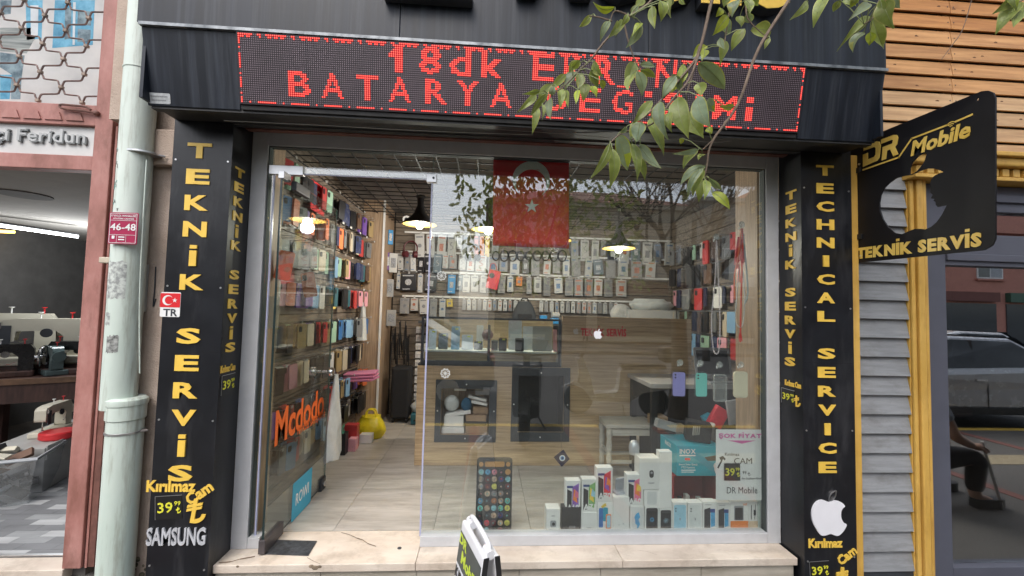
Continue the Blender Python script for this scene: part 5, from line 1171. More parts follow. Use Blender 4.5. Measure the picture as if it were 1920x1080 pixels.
for r in range(9):
    for c in range(5):
        k = GR[r][c]
        x, y = (c-2)*wB*.188, hB*(.31 - r*.0935)
        shape('hole_rim', [disc(.0175, 16, x, y)], MATS['board_orange'] if k is None else GM['dark'], oB, fB, .001, t, lift=.0065)
        if k: shape('grip', [disc(.0165, 16, x, y)], GM[k], oB, fB, .005, t, lift=.0078); shape('grip_picture', [star(.008, random.uniform(0, 6), x+random.uniform(-.003,.003), y+random.uniform(-.003,.003))], GM[random.choice(list(GM))], oB, fB, .0006, t, lift=.0132)
for x in (-1, 1): shape('corner_hole', [disc(.014, 14, x*wB*.38, hB*.41)], MATS['board_orange'], oB, fB, .001, t, lift=.0065)
# red open display case with the camera carton on it
q0, q1 = atZ(1260, 941, 0), atY(1342, 892, .41); Yr = .40
xa, xb = atY(1262, 920, Yr).x, atY(1352, 920, Yr).x; zc = atY(1300, 891, Yr).z
t = thing('display_case', ((xa+xb)/2, Yr, 0), 'dark red open display case under the blue camera carton', 'display case')
REDC = mat('red_case', (.30, .03, .03), .45, var=.1)
b = MB(); b.box(xa, xa+.008, Yr, Yr+.24, .002, zc); b.box(xb-.008, xb, Yr, Yr+.24, .002, zc); b.box(xa+.008, xb-.008, Yr, Yr+.24, .002, .01); b.box(xa+.008, xb-.008, Yr, Yr+.24, zc-.008, zc); b.box(xa, xb, Yr+.241, Yr+.249, .002, zc); b.build('case_shell', REDC, t)
for i in range(5): q = MB().box(xa+.03+i*.045, xa+.06+i*.045, Yr+.06+.02*(i % 2), Yr+.10, .011, .05+.02*(i % 3)).build('small_packet', PB['dark'] if i % 2 else BXS, bevel=.003); tag(q, ('dark' if i % 2 else 'pale') + ' little packet standing in the red display case', 'packet', ('dark' if i % 2 else 'pale') + ' packets in the red display case')
CAMB = mat('camera_carton_blue', (.035, .36, .46), .4, var=.05)
t = thing('camera_carton', ((xa+xb)/2+.05, Yr, zc), 'turquoise security camera carton on the red display case', 'carton')
xa2, xb2, zt = atY(1269, 865, Yr-.02).x, atY(1352, 865, Yr-.02).x, atY(1300, 836, Yr-.02).z
MB().box(xa2, xb2, Yr-.02, Yr+.26, zc+.002, zt).build('box_body', CAMB, t, bevel=.003)
F = Front(t, xa2, zc+.002, xb2, zt, Yr-.02)
F.txt('INOX', .24, .82, .36, PAPER, bold=.02); F.rect(.06,.66,.42,.70,PAPER); F.rr(.18,.52,.30,.60,PB['red'],.004)
F.txt('Smart Solar Enerji', .25, .38, .42, PAPER, bold=.01); F.txt('PTZ Kamera', .25, .29, .30, PAPER, bold=.01); F.rect(.1,.18,.42,.21,PAPER); F.rect(.1,.12,.38,.145,PAPER)
F.poly([(.62,.62),(.98,.72),(.98,.52),(.70,.50)],PB['dark']); F.dot(.90,.34,.024,BXW,.0012); F.dot(.90,.22,.018,BXW,.0012); F.rr(.86,.1,.94,.3,BXW,.008,lift=.0019)
F2 = text('print', 'INOX', (xa2, Yr+.12, zt-.03), PAPER, FR_RIGHT, w=.10, parent=t, thick=.0006, bold=.02)
t = thing('speaker_box', (2.86, .5, zt), 'black speaker box standing tilted on the turquoise carton', 'speaker')
qa = atY(1308, 803, .46); AXs = ((1,-.35,-.12),(.35,1,0),(.12,0,1))
MB().obox((qa.x+.02, .50, zt+.072), AXs, (.085,.06,.066)).build('box_body', IRON, t, bevel=.006)
for i in range(7): MB().obox(Vector((qa.x-.045+i*.017, .445-.0+i*.006-.012, zt+.088)), AXs, (.0035,.012,.03)).build('grille_slat', mat('grille_pale',(.34,.33,.30),.5), t)
q = atY(1338, 815, .42); b = MB(); b.cyl((q.x+.02,.55,zt+.0015),(q.x+.02,.55,zt+.10), .055, n=18); tt = thing('lidded_tub', (q.x,.55,zt), 'grey round tub with a white lid beside the speaker box', 'tub'); b.build('tub', mat('tub_grey',(.20,.21,.22),.4), tt); b = MB(); b.cyl((q.x+.02,.55,zt+.101),(q.x+.02,.55,zt+.112), .057, n=18); b.build('lid', WHITE, tt)
q = atY(1353, 785, .55); t = tag(MB().obox((q.x,.6,q.z), ((1,0,-.6),(0,1,0),(.6,0,1)), (.055,.02,.075)).build('packet', PB['red'], bevel=.004), 'red and dark packet leaning behind the poster', 'packet')
q = atY(1332, 790, .60); t = tag(MB().obox((q.x,.64,q.z), ((1,0,.5),(0,1,0),(-.5,0,1)), (.035,.02,.045)).build('packet', PB['teal'], bevel=.004), 'teal packet leaning left of the red one', 'packet')
q = atY(1388, 775, .5); t = tag(MB().obox((q.x,.55,q.z), ((1,0,.15),(0,1,0),(-.15,0,1)), (.07,.01,.09)).build('packet', mat('clear_packet',(.45,.45,.46),.2,var=.2), bevel=.004), 'clear grey blister packet right of the red one', 'packet')
qd = atY(1248, 800, .55); tag(MB().obox((qd.x+.02,.6,qd.z), ((1,0,-.25),(0,1,0),(.25,0,1)), (.075,.03,.03)).build('plastic_box', PK['grey'], bevel=.004), 'grey transparent storage box tilted behind the turquoise carton', 'box')
# hand lettered price poster
pz0, pz1 = atY(1343, 938, .05), atY(1433, 806, .05)
x0, x1, z0, z1 = pz0.x, pz1.x-.004, pz0.z, pz1.z
t = thing('price_poster', ((x0+x1)/2, .05, z0), 'white hand lettered price poster standing against the pane', 'poster')
MB().box(x0, x1, .052, .055, z0, z1).build('sheet', PAPER, t)
F = Front(t, x0, z0, x1, z1, .052); PINKP = mat('marker_pink', (.72, .16, .42), .6); MARK = mat('marker_black', (.03, .03, .035), .7)
F.txt('ŞOK FİYAT', .5, .915, .90, PINKP, h=.10, bold=.035); F.poly([(.24,.845),(.84,.845),(.54,.80)],PINKP)
def pen(pts, r=.0013): mm = MB(); mm.tube(spline([F.P(u, v)+Vector((0,-.0018,0)) for u, v in pts], 4), r, 4); mm.build('pen_stroke', MARK, t)
F.txt('Kırılmaz', .33, .65, .30, MARK, bold=.0); F.txt('CAM', .56, .555, .38, MARK, h=.085, bold=.0)
F.poly([(.02,.46),(.10,.56),(.06,.60),(.14,.625),(.20,.585),(.18,.56),(.14,.58),(.13,.555),(.05,.445)],MARK,'hammer')
price_card(F.P(.33,.40), XZ, .105, .105, t); F.txt('99', .59, .39, .08, MARK, bold=0.); lira('print', F.P(.68,.37), MARK, XZ, .024, t, 0, .0006, .002, .08); F.txt('den başlayan fiyatlar', .76, .305, .46, MARK, bold=0.)
F.txt('DR Mobile', .54, .14, .64, MARK, h=.09, bold=-.004)
# folding board outside, seen on edge
ab = thing('pavement_board', (1.40, -.64, GZ), 'white and dark folding price board standing on the pavement before the sill', 'folding board')
A0 = Vector((1.345, -.474, .39)); A1 = Vector((1.447, -.781, .385)); dA = (A1-A0).normalized(); dirn = Vector((dA.y, -dA.x, 0)).normalized()
if dirn.x > 0: dirn = -dirn
ABW = mat('board_white', (.72,.73,.76), .45, var=.04); ABD = mat('board_side', (.02,.02,.022), .4); ABG = mat('board_grey', (.07,.08,.075), .5, var=.2); LIME = mat('lime_print', (.55,.68,.06), .5)
LW = (A1-A0).length
for s_, nm in ((1, 'front_leaf'), (-1, 'rear_leaf')):
    top = A0.copy(); foot = A0 + dirn*(.075*s_) ; foot.z = GZ+.002
    up_ = (top-foot).normalized(); nrm = dA.cross(up_)
    off = dirn*(.012*s_)
    b = MB(); c = [foot+off, foot+dA*LW+off, A1+off, A0+off]; th_ = dirn*(.022*s_)
    b.add(c+[p+th_ for p in c], [(0,1,2,3),(7,6,5,4),(0,4,5,1),(1,5,6,2),(2,6,7,3),(3,7,4,0)]); b.build(nm, ABW, ab, bevel=.008)
    b = MB(); c2 = [foot+dA*LW*1.001+off, A1+dA*.0004+off]; b.add([c2[0], c2[1], c2[1]+th_, c2[0]+th_]+[p+dA*.004 for p in (c2[0], c2[1], c2[1]+th_, c2[0]+th_)], [(0,1,2,3),(7,6,5,4),(0,4,5,1),(1,5,6,2),(2,6,7,3),(3,7,4,0)]); b.build('side_band', ABD, ab)
    if s_ == 1:
        fo = foot+off+th_; to = A0+off+th_; U = (to-fo).normalized(); H = (to-fo).length
        fr = (dA, U)
        if dA.cross(U).dot(dirn) < 0: fr = (-dA, U)
        cen = (fo + to)/2 + dA*LW/2
        shape('dark_field', [[(-LW*.47,H*.20),(LW*.47,H*.20),(LW*.47,H*.43),(-LW*.47,H*.43)]], ABG, cen, fr, .001, ab)
        text('print', 'DR', cen+U*H*.385-fr[0]*LW*.28, LIME, fr, w=LW*.34, h=H*.07, parent=ab, bold=.03, thick=.001, lift=.003)
        text('print', 'Mobile', cen+U*H*.285+fr[0]*LW*.08, LIME, fr, w=LW*.72, h=H*.085, parent=ab, bold=.03, thick=.001, lift=.003)
        text('print', 'KIRILMAZ', cen+U*H*.14, ABD, fr, w=LW*.9, h=H*.08, parent=ab, bold=.03, thick=.001, lift=.003)
        shape('dark_field', [[(-LW*.47,-H*.30),(LW*.47,-H*.30),(LW*.47,H*.06),(-LW*.47,H*.06)]], ABG, cen, fr, .001, ab)
        text('print', 'CAM', cen-U*H*.10, LIME, fr, w=LW*.7, h=H*.14, parent=ab, bold=.03, thick=.001, lift=.003)
b = MB(); mid = (A0+A1)/2
b.tube(spline([A0+dA*.03+Vector((0,0,.002)), A0+dA*.05+Vector((0,0,.03)), mid+Vector((0,0,.036)), A1-dA*.05+Vector((0,0,.03)), A1-dA*.03+Vector((0,0,.002))], 5), .011, 8); b.build('carry_handle', ABW, ab)
b = MB()
for p in (A0+dA*.04, A1-dA*.04): b.cyl(p-dA*.03, p+dA*.03, .018, n=10)
b.build('hinge', ABW, ab)
# ------------------------------------------------------------------ left neighbour: repair shop
NY = .10
MB_ = MB()
nx0, nx1 = -3.9, -.96
FZ = -.14
nf = struct('neighbour_floor', MB().box(-4.2, -.86, .12, 4.2, -.24, FZ-.012), GROUT)
random.seed(8)
NT = [mat('grey_tile_'+n, c, .4, var=.12, scale=5, stretch=(1,5,1)) for n, c in (('pale', (.40,.41,.42)), ('mid', (.27,.28,.29)), ('dark', (.17,.175,.185)))]
dxt, dyt = .215, .075
for j in range(24):
    for i in range(15):
        x0, y0 = -4.1+i*dxt+(j % 2)*dxt*.5, .20+j*dyt
        if x0 < -3.6 and j < 8: continue
        if x0+dxt > -.86: continue
        MB().box(x0+.001, x0+dxt-.001, y0+.001, y0+dyt-.001, FZ-.011, FZ).build('tile', NT[(i*2+j*5+(i*j) % 3) % 3], nf)
MB().box(-4.2, -.93, .06, .19, -.20, FZ+.004).build('door_sill', MARBLE, nf, bevel=.004)
b = MB(); b.box(-4.2, -.95, .195, .215, FZ, FZ+.012); b.build('door_track', STEEL, nf)
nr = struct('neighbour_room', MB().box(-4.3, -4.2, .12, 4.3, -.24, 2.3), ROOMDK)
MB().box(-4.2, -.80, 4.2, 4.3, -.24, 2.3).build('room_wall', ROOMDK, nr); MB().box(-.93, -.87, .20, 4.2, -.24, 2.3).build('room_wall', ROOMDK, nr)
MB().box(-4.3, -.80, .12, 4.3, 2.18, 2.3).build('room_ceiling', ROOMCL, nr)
# facade steel
st_ = thing('shopfront_frame', (-.9, .1, -.14), 'rusty pink painted steel posts and beams of the left shopfront', 'steel frame')
def pxx(px, py, Y=NY): return atY(px, py, Y).x
MB().box(-.945, -.845, .07, .16, FZ+.004, 3.6).build('post', RUST, st_, bevel=.004)
MB().box(-.844, -.79, .09, .13, FZ, 2.42).build('side_post', RUSTD, st_, bevel=.003)
MB().box(-.838, -.826, .085, .0895, FZ, 2.42).build('edge_strip', RUST, st_)
zb = [atY(60, y, .08).z for y in (192, 231, 288, 315)]
MB().box(-4.2, -.947, .075, .15, zb[1], zb[0]).build('beam', RUST, st_, bevel=.004)
MB().box(-4.2, -.947, .075, .15, zb[3], zb[2]).build('lower_beam', RUST, st_, bevel=.004)
for i in range(9):
    x = -1.06 - i*.118; b = MB(); b.prism([(-.05,-.028),(.05,-.028),(.03,.02),(0,.03),(-.03,.02)], (x, .074, (zb[0]+zb[1])/2-.01), (1,0,0), (0,0,1), .006); b.build('stamped_diamond', RUST, st_, bevel=.003)
q = atY(150, 205, .06); b = MB(); b.tube(spline([atY(183,212,.06), atY(165,209,.055), atY(130,205,.055), atY(114,202,.055), atY(114,196,.055), atY(130,197,.055), atY(160,200,.055), atY(170,206,.055)], 4), .0065, 6); b.build('pull_hook', RUSTD, st_)
b = MB(); b.sphere(atY(181,212,.06), .016, 6); b.build('hook_knob', RUSTD, st_)
# sign strip
SGW = mat('sign_white', (.58,.58,.57), .6, var=.07, scale=5)
sg2 = thing('shop_sign', (-1.2, .09, zb[2]), 'white sign strip with raised grey lettering above the repair shop', 'sign')
MB().box(-4.2, -.947, .10, .13, zb[2]+.001, zb[1]-.001).build('board', SGW, sg2)
LG = mat('sign_letter_grey', (.15,.16,.16), .5); LGS = mat('sign_letter_face', (.44,.45,.45), .5)
a, b_ = atY(24, 257, .10), atY(166, 262, .10)
text('sign_letters', 'kçi Feridun', Vector((b_.x, .10, a.z)), LG, XZ, w=(b_.x-atY(-24, 257, .10).x), h=.098, parent=sg2, bold=.018, thick=.012, anchor=(1, .5))  # raised letter bodies, dark and offset to paint in the faces' shadow
text('letter_faces', 'kçi Feridun', Vector((b_.x-.007, .088, a.z+.007)), LGS, XZ, w=(b_.x-atY(-24, 257, .10).x), h=.098, parent=sg2, bold=.010, thick=.001, anchor=(1, .5))
# printed banner behind the grille
BAN = mat('banner_cream', (.58,.58,.57), .6, var=.08, scale=3, col2=(.66,.65,.63))
bn = thing('photo_banner', (-1.3, .16, zb[0]), 'printed banner of white walls and blue windows behind the grille', 'banner')
MB().box(-4.2, -.947, .165, .17, zb[0], 3.6).build('sheet', BAN, bn)
BB = mat('banner_blue', (.06,.34,.56), .5, var=.25, scale=12, col2=(.16,.46,.64)); BG_ = mat('banner_grey_blue', (.10,.20,.27), .5, var=.5, scale=14, col2=(.26,.36,.40)); BWH = mat('banner_pale', (.62,.66,.68), .5)
def bq(pts, m_, y=.1645): b = MB(); v = [atY(x, yy, y) for x, yy in pts]; b.add(v+[p+Vector((0,.0004,0)) for p in v], [tuple(range(len(v)))[::-1], tuple(range(len(v),2*len(v)))]); b.build('banner_print', m_, bn)
bq([(48,0),(80,0),(78,72),(50,75)], BB); bq([(57,10),(72,10),(71,66),(58,68)], BWH, .164)
bq([(103,0),(178,0),(174,84),(98,90)], BB); bq([(122,15),(134,15),(132,72),(121,74)], BG_, .164); bq([(146,18),(172,22),(170,48),(145,46)], BG_, .164); bq([(146,54),(170,56),(169,80),(145,78)], BG_, .164); bq([(137,4),(142,4),(140,84),(136,84)], BWH, .1635)
bq([(0,0),(22,0),(20,26),(0,28)], BG_); bq([(0,98),(46,104),(40,150),(38,186),(20,186),(22,140),(0,126)], BG_); bq([(0,52),(60,52),(66,70),(50,100),(0,96)], mat('banner_basket', (.22,.26,.26), .7, var=.4, scale=3, stretch=(1,1,30), col2=(.45,.48,.46)))
bq([(0,140),(22,140),(18,186),(0,186)], BB)
# grille
GRM = mat('grille_brown', (.165,.10,.085), .5, var=.35, scale=30, bump=.2, bscale=100)
gt = thing('scroll_grille', (-1.3, .1, zb[0]), 'brown folding grille of bent bars before the banner', 'grille')
k00 = atY(115, 164, .10); kdx = atY(190, 166, .10).x - atY(107.5, 164, .10).x; kdz = (atY(75, 112.5, .10).z - atY(70, 139, .10).z)
KN = mat('grille_knot', (.30,.23,.18), .6, var=.4, scale=40)
rows = 14
rod = MB(); cnt = 0
def knot(i, j): return Vector((k00.x + (i + (j % 2)*.5)*kdx, .10, k00.z + (j)*kdz))
for j in range(-1, rows):
    for i in range(-9, 3):
        p = knot(i, j)
        if p.x > -.955 or p.z < zb[0]+.02 or p.z > 3.55: continue
        b = MB(); b.obox(p, ((1,0,0),(0,1,0),(0,0,1)), (.011,.010,.009)); b.build('knot', KN, gt, bevel=.003)
        for sx in (-1, 1):
            e = Vector((p.x+sx*kdx*.5, .10, p.z+kdz)); e2 = p
            # bar rises from this knot, runs flat, then rises to the next knot
            pts = [e2, e2+Vector((sx*.012, -.004, kdz*.22)), e2+Vector((sx*.018, -.004, kdz*.40)), e2+Vector((sx*.032, 0, kdz*.48)), e2+Vector((sx*kdx*.5-sx*.034, 0, kdz*.52)), e2+Vector((sx*kdx*.5-sx*.018, .004, kdz*.60)), e2+Vector((sx*kdx*.5-sx*.012, .004, kdz*.78)), e]
            pts = [Vector((min(q.x, -.949), q.y, q.z)) for q in pts]
            if min(q.x for q in pts) > -.952: continue
            b = MB(); b.tube(spline(pts, 2), .0052, 5); b.build('bent_bar', GRM, gt)
for i in range(-9, 3):
    p = knot(i, 0)
    if p.x > -.955 or p.x < -1.75: continue
    b = MB(); 
    for sx in (-1, 1): b.tube(spline([p+Vector((sx*kdx*.5-sx*.0,0,-kdz*.48)), p+Vector((sx*.034,0,-kdz*.52)), p+Vector((sx*.02,0,-kdz*.75)), p+Vector((0,0,-kdz*.95))], 3), .0052, 5)
    
# downpipe
dp = thing('downpipe', (-.625, -.02, -.2), 'pale mint plastic downpipe with a collar and faded sticker remains', 'downpipe')
PX0, PX1, PYY = atY(228, 900, -.17).x, atY(236, 560, -.17).x, -.17
zc = atY(220, 765, -.17).z; zt2 = atY(256, 136, -.17).z
b = MB(); b.cyl((PX0, PYY, -.2), (PX0, PYY, zc), .078, n=28); b.build('pipe', PVC, dp)
b = MB(); b.cyl((PX1, PYY, zc+.001), (PX1, PYY, 3.5), .075, n=28); b.build('pipe', PVC, dp)
b = MB(); b.lathe([(.079,-.085),(.084,-.08),(.084,-.01),(.088,-.008),(.090,.006),(.088,.02),(.081,.024),(.0765,.03)], (PX0, PYY, zc+.03), 28); b.build('collar', PVC, dp)
b = MB(); b.lathe([(.076,0),(.0785,.002),(.0785,.007),(.076,.009)], (PX1, PYY, zt2), 28); b.build('joint_ring', PVC, dp)
for z, r_ in ((atY(218, 808, -.17).z, .0785), (atY(252, 289, -.17).z, .0755)):
    b = MB(); b.lathe([(r_,-.006),(r_+.004,-.004),(r_+.004,.004),(r_,.006)], (PX0, PYY, z), 28); b.cyl((PX0+r_, PYY, z), (PX0+r_+.02, PYY+.02, z), .006, n=6); b.cyl((PX0+.03, PYY+.06, z), (PX0+.03, -.09, z), .006, n=6); b.build('clamp', STEEL, dp)
GUM = mat('paper_remains', (.42,.44,.43), .85, var=.35, scale=45, col2=(.58,.62,.58), lo=.4, hi=.6); GRAF = mat('sticker_grey', (.23,.24,.23), .7, var=.6, scale=50, col2=(.45,.46,.44))
def wrap(nm, a0, a1, z0, z1, m_, rr=.0758, X=PX1):
    b = MB(); n = 10; vs = []
    for k, z in enumerate((z0, z1)):
        for i in range(n+1):
            a_ = a0+(a1-a0)*i/n; vs.append((X+rr*math.cos(a_), PYY+rr*math.sin(a_), z + (random.uniform(-.006,.006) if nm != 'tape' else 0)))
    b.add(vs, [(i, i+1, n+2+i, n+1+i) for i in range(n)]); b.build(nm, m_, dp)
A_ = -PI/2
wrap('paper_remains', A_-.75, A_+.62, atY(235, 560, -.25).z, atY(235, 490, -.25).z, GUM, .0757, PX1)
wrap('grey_sticker', A_-.28, A_+.45, atY(230, 662, -.25).z, atY(230, 630, -.25).z, GRAF, .0757, PX1)
wrap('pale_sticker', A_-.55, A_-.15, atY(215, 610, -.25).z, atY(215, 586, -.25).z, GUM, .0758, PX1)
GRN = mat('old_print_green', (.22,.42,.38), .7, var=.3, scale=30); 
for i in range(16):
    b = MB(); a_ = A_+random.uniform(-.75, -.2); z = 2.02+random.uniform(-.17, .16); r_ = .0758
    b.tube([(PX1+r_*math.cos(a_+k*.05), PYY+r_*math.sin(a_+k*.05), z+random.uniform(-.012,.012)) for k in range(3)], .0018, 4); b.build('scrawl', GRN if i % 2 else GRAF, dp)
b = MB(); b.tube(spline([atY(275,300,-.235), atY(268,420,-.24), atY(262,560,-.24), atY(262,700,-.24)], 5), .003, 5); b.build('thin_wire', PVC, dp)
# street number plate
PLR = mat('plate_crimson', (.37, .018, .075), .35, var=.04)
q = atY(231, 428, -.262); t = thing('number_plate', q, 'crimson street number plate reading 46-48 fixed to the downpipe', 'number plate')
k = (-.262-CLOC.y)/CF; w, h = 49*k, 57*k
shape('plate', [rrect(w, h, .006)], PLR, q+Vector((0,.004,0)), XZ, .003, t)
shape('border', [rrect(w*.93, h*.94, .004), rrect(w*.90, h*.915, .004)], PAPER, q, XZ, .0006, t)
text('print', '17 EYLÜL MAHALLESİ', q+Vector((0,0,h*.40)), PAPER, XZ, w=w*.86, h=h*.075, parent=t, bold=.015, thick=.0006)
text('print', 'ATATÜRK CADDESİ', q+Vector((0,0,h*.31)), PAPER, XZ, w=w*.72, h=h*.065, parent=t, bold=.01, thick=.0006)
text('number', '46-48', q+Vector((0,0,h*.04)), PAPER, XZ, w=w*.88, h=h*.22, parent=t, bold=.012, thick=.0008)
b = MB()
for z in (h*.245, -h*.21): b.box(q.x-w*.45, q.x+w*.45, q.y-.0017, q.y-.001, q.z+z-.0008, q.z+z+.0008)
for x in (-w*.2, w*.12): b.box(q.x+x-.0006, q.x+x+.0006, q.y-.0017, q.y-.001, q.z-h*.44, q.z-h*.212)
b.build('rule', PAPER, t)
shape('badge', [rrect(w*.10, h*.10, .003, 2, -w*.32, -h*.29)], PAPER, q, XZ, .0006, t)
for z in (-.28, -.36): b = MB(); b.box(q.x-w*.14, q.x+w*.07, q.y-.0017, q.y-.001, q.z+h*z-.003, q.z+h*z+.003); b.build('print_bar', PAPER, t)
# bracket and cover on the wall behind the pipe
q = atY(268, 540, -.1); MB().box(q.x-.06, q.x+.02, -.115, -.091, q.z-.13, q.z+.13).build('conduit_cover', mat('grey_cover',(.42,.44,.42),.6), pw, bevel=.004)
q = atY(205, 490, -.12); MB().box(q.x-.03, q.x+.06, -.15, -.10, q.z-.012, q.z+.02).build('pipe_bracket', mat('bracket_cream',(.52,.46,.36),.6), pw, bevel=.004)
m = MB(); m.tube(spline([atY(292,500,-.095), atY(290,540,-.095), atY(287,575,-.095), atY(292,560,-.095)], 4), .003, 5); m.build('old_cable', DGREY, pw)
# ---- inside: tube light, work tables, machines, bin
TUBE = emit('tube_glow', (.93, .97, 1), 9)
a, b_ = atZ(-40, 416, 2.12), atY(147, 443, 2.75)
a = atY(-60, 414, 1.75); b_ = atY(147, 444, 2.3)
t = thing('tube_light', (a+b_)/2, 'lit white fluorescent tube under the repair shop ceiling', 'tube light')
m = MB(); m.cyl(a, b_, .014, n=8); m.build('tube', TUBE, t); m = MB(); m.bar(a+Vector((0,0,.028)), b_+Vector((0,0,.028)), .05, .02); m.build('fitting', mat('fitting_dark',(.06,.06,.06),.5), t)
ld = bpy.data.lights.new('tube_lamp', 'POINT'); ld.energy = 17; ld.color = (.92,.96,1); ld.shadow_soft_size = .12
lo = bpy.data.objects.new('tube_lamp', ld); COL.objects.link(lo); lo.location = (-2.9, 2.3, 1.75)
m = MB(); q = atY(10, 433, 2.5); m.cyl(q-Vector((.5,0,0)), q+Vector((.07,.02,-.006)), .016, n=8); tag(m.build('amber_tube', emit('amber_glow', (1,.62,.12), 3.5)), 'short amber lit tube behind the white one', 'tube light')
q = atZ(45, 365, 2.178); b = MB(); b.cyl((q.x, q.y, 2.172), (q.x, q.y, 2.1795), .16, n=24); tag(b.build('ceiling_disc', mat('disc_grey',(.16,.155,.145),.9)), 'flat grey disc on the repair shop ceiling', 'ceiling disc')
TAB = mat('dark_table', (.065,.03,.022), .45, var=.3, scale=6, stretch=(8,1,1)); TABE = mat('table_edge', (.16,.085,.045), .55, var=.3, scale=9)
HANGC = mat('stored_slate', (.05,.06,.075), .6)
wt = thing('work_table', (-3, 1.9, FZ), 'long dark sewing machine table along the repair shop', 'table')
tz = .60
tl = [Vector((-4.1, 1.35, 0)), Vector((-1.7, 2.62, 0))]
dv = (tl[1]-tl[0]).normalized(); pv_ = Vector((-dv.y, dv.x, 0))
c0 = (tl[0]+tl[1])/2; L2 = (tl[1]-tl[0]).length/2
MB().obox(c0+pv_*.30+Vector((0,0,tz-.02)), (dv, pv_, (0,0,1)), (L2, .30, .02)).build('table_top', TAB, wt, bevel=.004)
MB().obox(c0-pv_*.012+Vector((0,0,tz-.03)), (dv, pv_, (0,0,1)), (L2, .011, .028)).build('front_edge', TABE, wt, bevel=.003)
MB().obox(c0+pv_*.02+Vector((0,0,tz-.15)), (dv, pv_, (0,0,1)), (L2, .012, .09)).build('apron', TAB, wt)
for f_ in (-.98, -.35, .3, .97):
    for w_ in (.04, .55): p = c0+dv*L2*f_+pv_*w_; MB().box(p.x-.03, p.x+.03, p.y-.03, p.y+.03, FZ+.002, tz-.042).build('leg', TAB, wt)
def sewing_machine(p, rz, body, label, vintage=False, s_=1., grp='sewing machines in the repair shop'):
    t = thing('sewing_machine', p, label, 'sewing machine', grp, rz); t.scale = (s_, s_, s_)
    b = MB(); b.box(-.21,.21,-.09,.09,0,.055); b.build('base', body if not vintage else TAB, t, bevel=.01, local=True)
    b = MB(); b.prism([(.10,0),(.20,0),(.20,.20),(.17,.25),(-.12,.25),(-.20,.235),(-.21,.21),(-.21,.10),(-.125,.10),(-.12,.165),(.06,.17),(.10,.13)], (0,.045,.056), (1,0,0), (0,0,1), .09); b.build('arm', body, t, bevel=.022, local=True)
    b = MB()
    if vintage:
        b.tube([(.235, .085*math.cos(2*PI*k/20), .17+.085*math.sin(2*PI*k/20)) for k in range(20)], .009, 6, closed=True); b.cyl((.20,0,.17),(.25,0,.17), .02, n=10)
        for k in range(5): b.tube([(.235,0,.17),(.235,.085*math.cos(2*PI*k/5),.17+.085*math.sin(2*PI*k/5))], .006, 5)
    else: b.cyl((.205,0,.20),(.235,0,.20),.055,n=20)
    b.build('hand_wheel', CHROME if vintage else body, t, local=True)
    b = MB(); b.cyl((-.165,0,.155),(-.165,0,.07),.006,n=6); b.box(-.18,-.15,-.012,.012,.058,.066); b.cyl((-.19,-.05,.28),(-.19,-.05,.24),.012,n=8); b.build('needle_bar', CHROME, t, local=True)
    for x in (-.02, .13): b = MB(); b.lathe([(.016,0),(.004,.006),(.004,.04),(.014,.046),(.014,.05)], (x, 0, .30), 10); b.build('thread_spool', WHITE if x < 0 else REDL, t, local=True)
    b = MB(); b.tube(spline([Vector((.09,-.05,.14)), Vector((.05,-.055,.12)), Vector((.03,-.06,.12))], 3), .004, 5); b.build('stitch_lever', CHROME, t, local=True)
    b = MB(); b.cyl((.02,-.046,.21),(.02,-.056,.21),.03,n=16); b.build('dial', CHROME if vintage else DGREY, t, local=True); b = MB(); b.box(-.19,-.14,-.052,-.047,.12,.26); b.build('face_plate', CHROME if vintage else DGREY, t, local=True)
    return t
CRM = mat('machine_cream', (.56,.53,.43), .4, var=.06); MBL = mat('machine_black', (.014,.014,.015), .25, var=.2); MGR = mat('machine_green', (.10,.14,.14), .3)
ta = math.atan2(dv.y, dv.x)
def on_table(px, off): 
    # table point under a photo column, off metres behind the front edge
    best = min((abs((atY(px, 600, (c0+dv*u+pv_*off).y).x) - (c0+dv*u+pv_*off).x), u) for u in [L2*(-1+2*k/300) for k in range(301)])[1]
    p = c0+dv*best+pv_*off; return Vector((p.x, p.y, tz+.001))
sewing_machine(on_table(12, .15), ta+.2, MBL, 'black old sewing machine with a chrome hand wheel at the left edge', True, 1.05)
MB().obox(on_table(84, .42)+Vector((0,0,.045)), (dv, pv_, (0,0,1)), (.36,.14,.044)).build('machine_stand', TAB, wt)
MB().obox(on_table(28, .66)+Vector((-.3,.1,.06)), (dv, pv_, (0,0,1)), (.40,.14,.058)).build('machine_stand', TAB, wt)
sewing_machine(on_table(84, .40)+Vector((0,0,.092)), ta+.1, CRM, 'cream sewing machine in the middle of the table', False, 1.55)
sewing_machine(on_table(28, .66)+Vector((0,0,.12)), ta+.1, CRM, 'farther cream sewing machine partly hidden behind the middle one', False, 1.6)
sewing_machine(on_table(146, .22), ta+PI-.3, MBL, 'black old sewing machine at the right end of the table beside the post', True, 1.1)
sewing_machine(on_table(105, .26), ta-1.1, MGR, 'dark green headed sewing machine turned end on between the cream and black ones', False, .95)
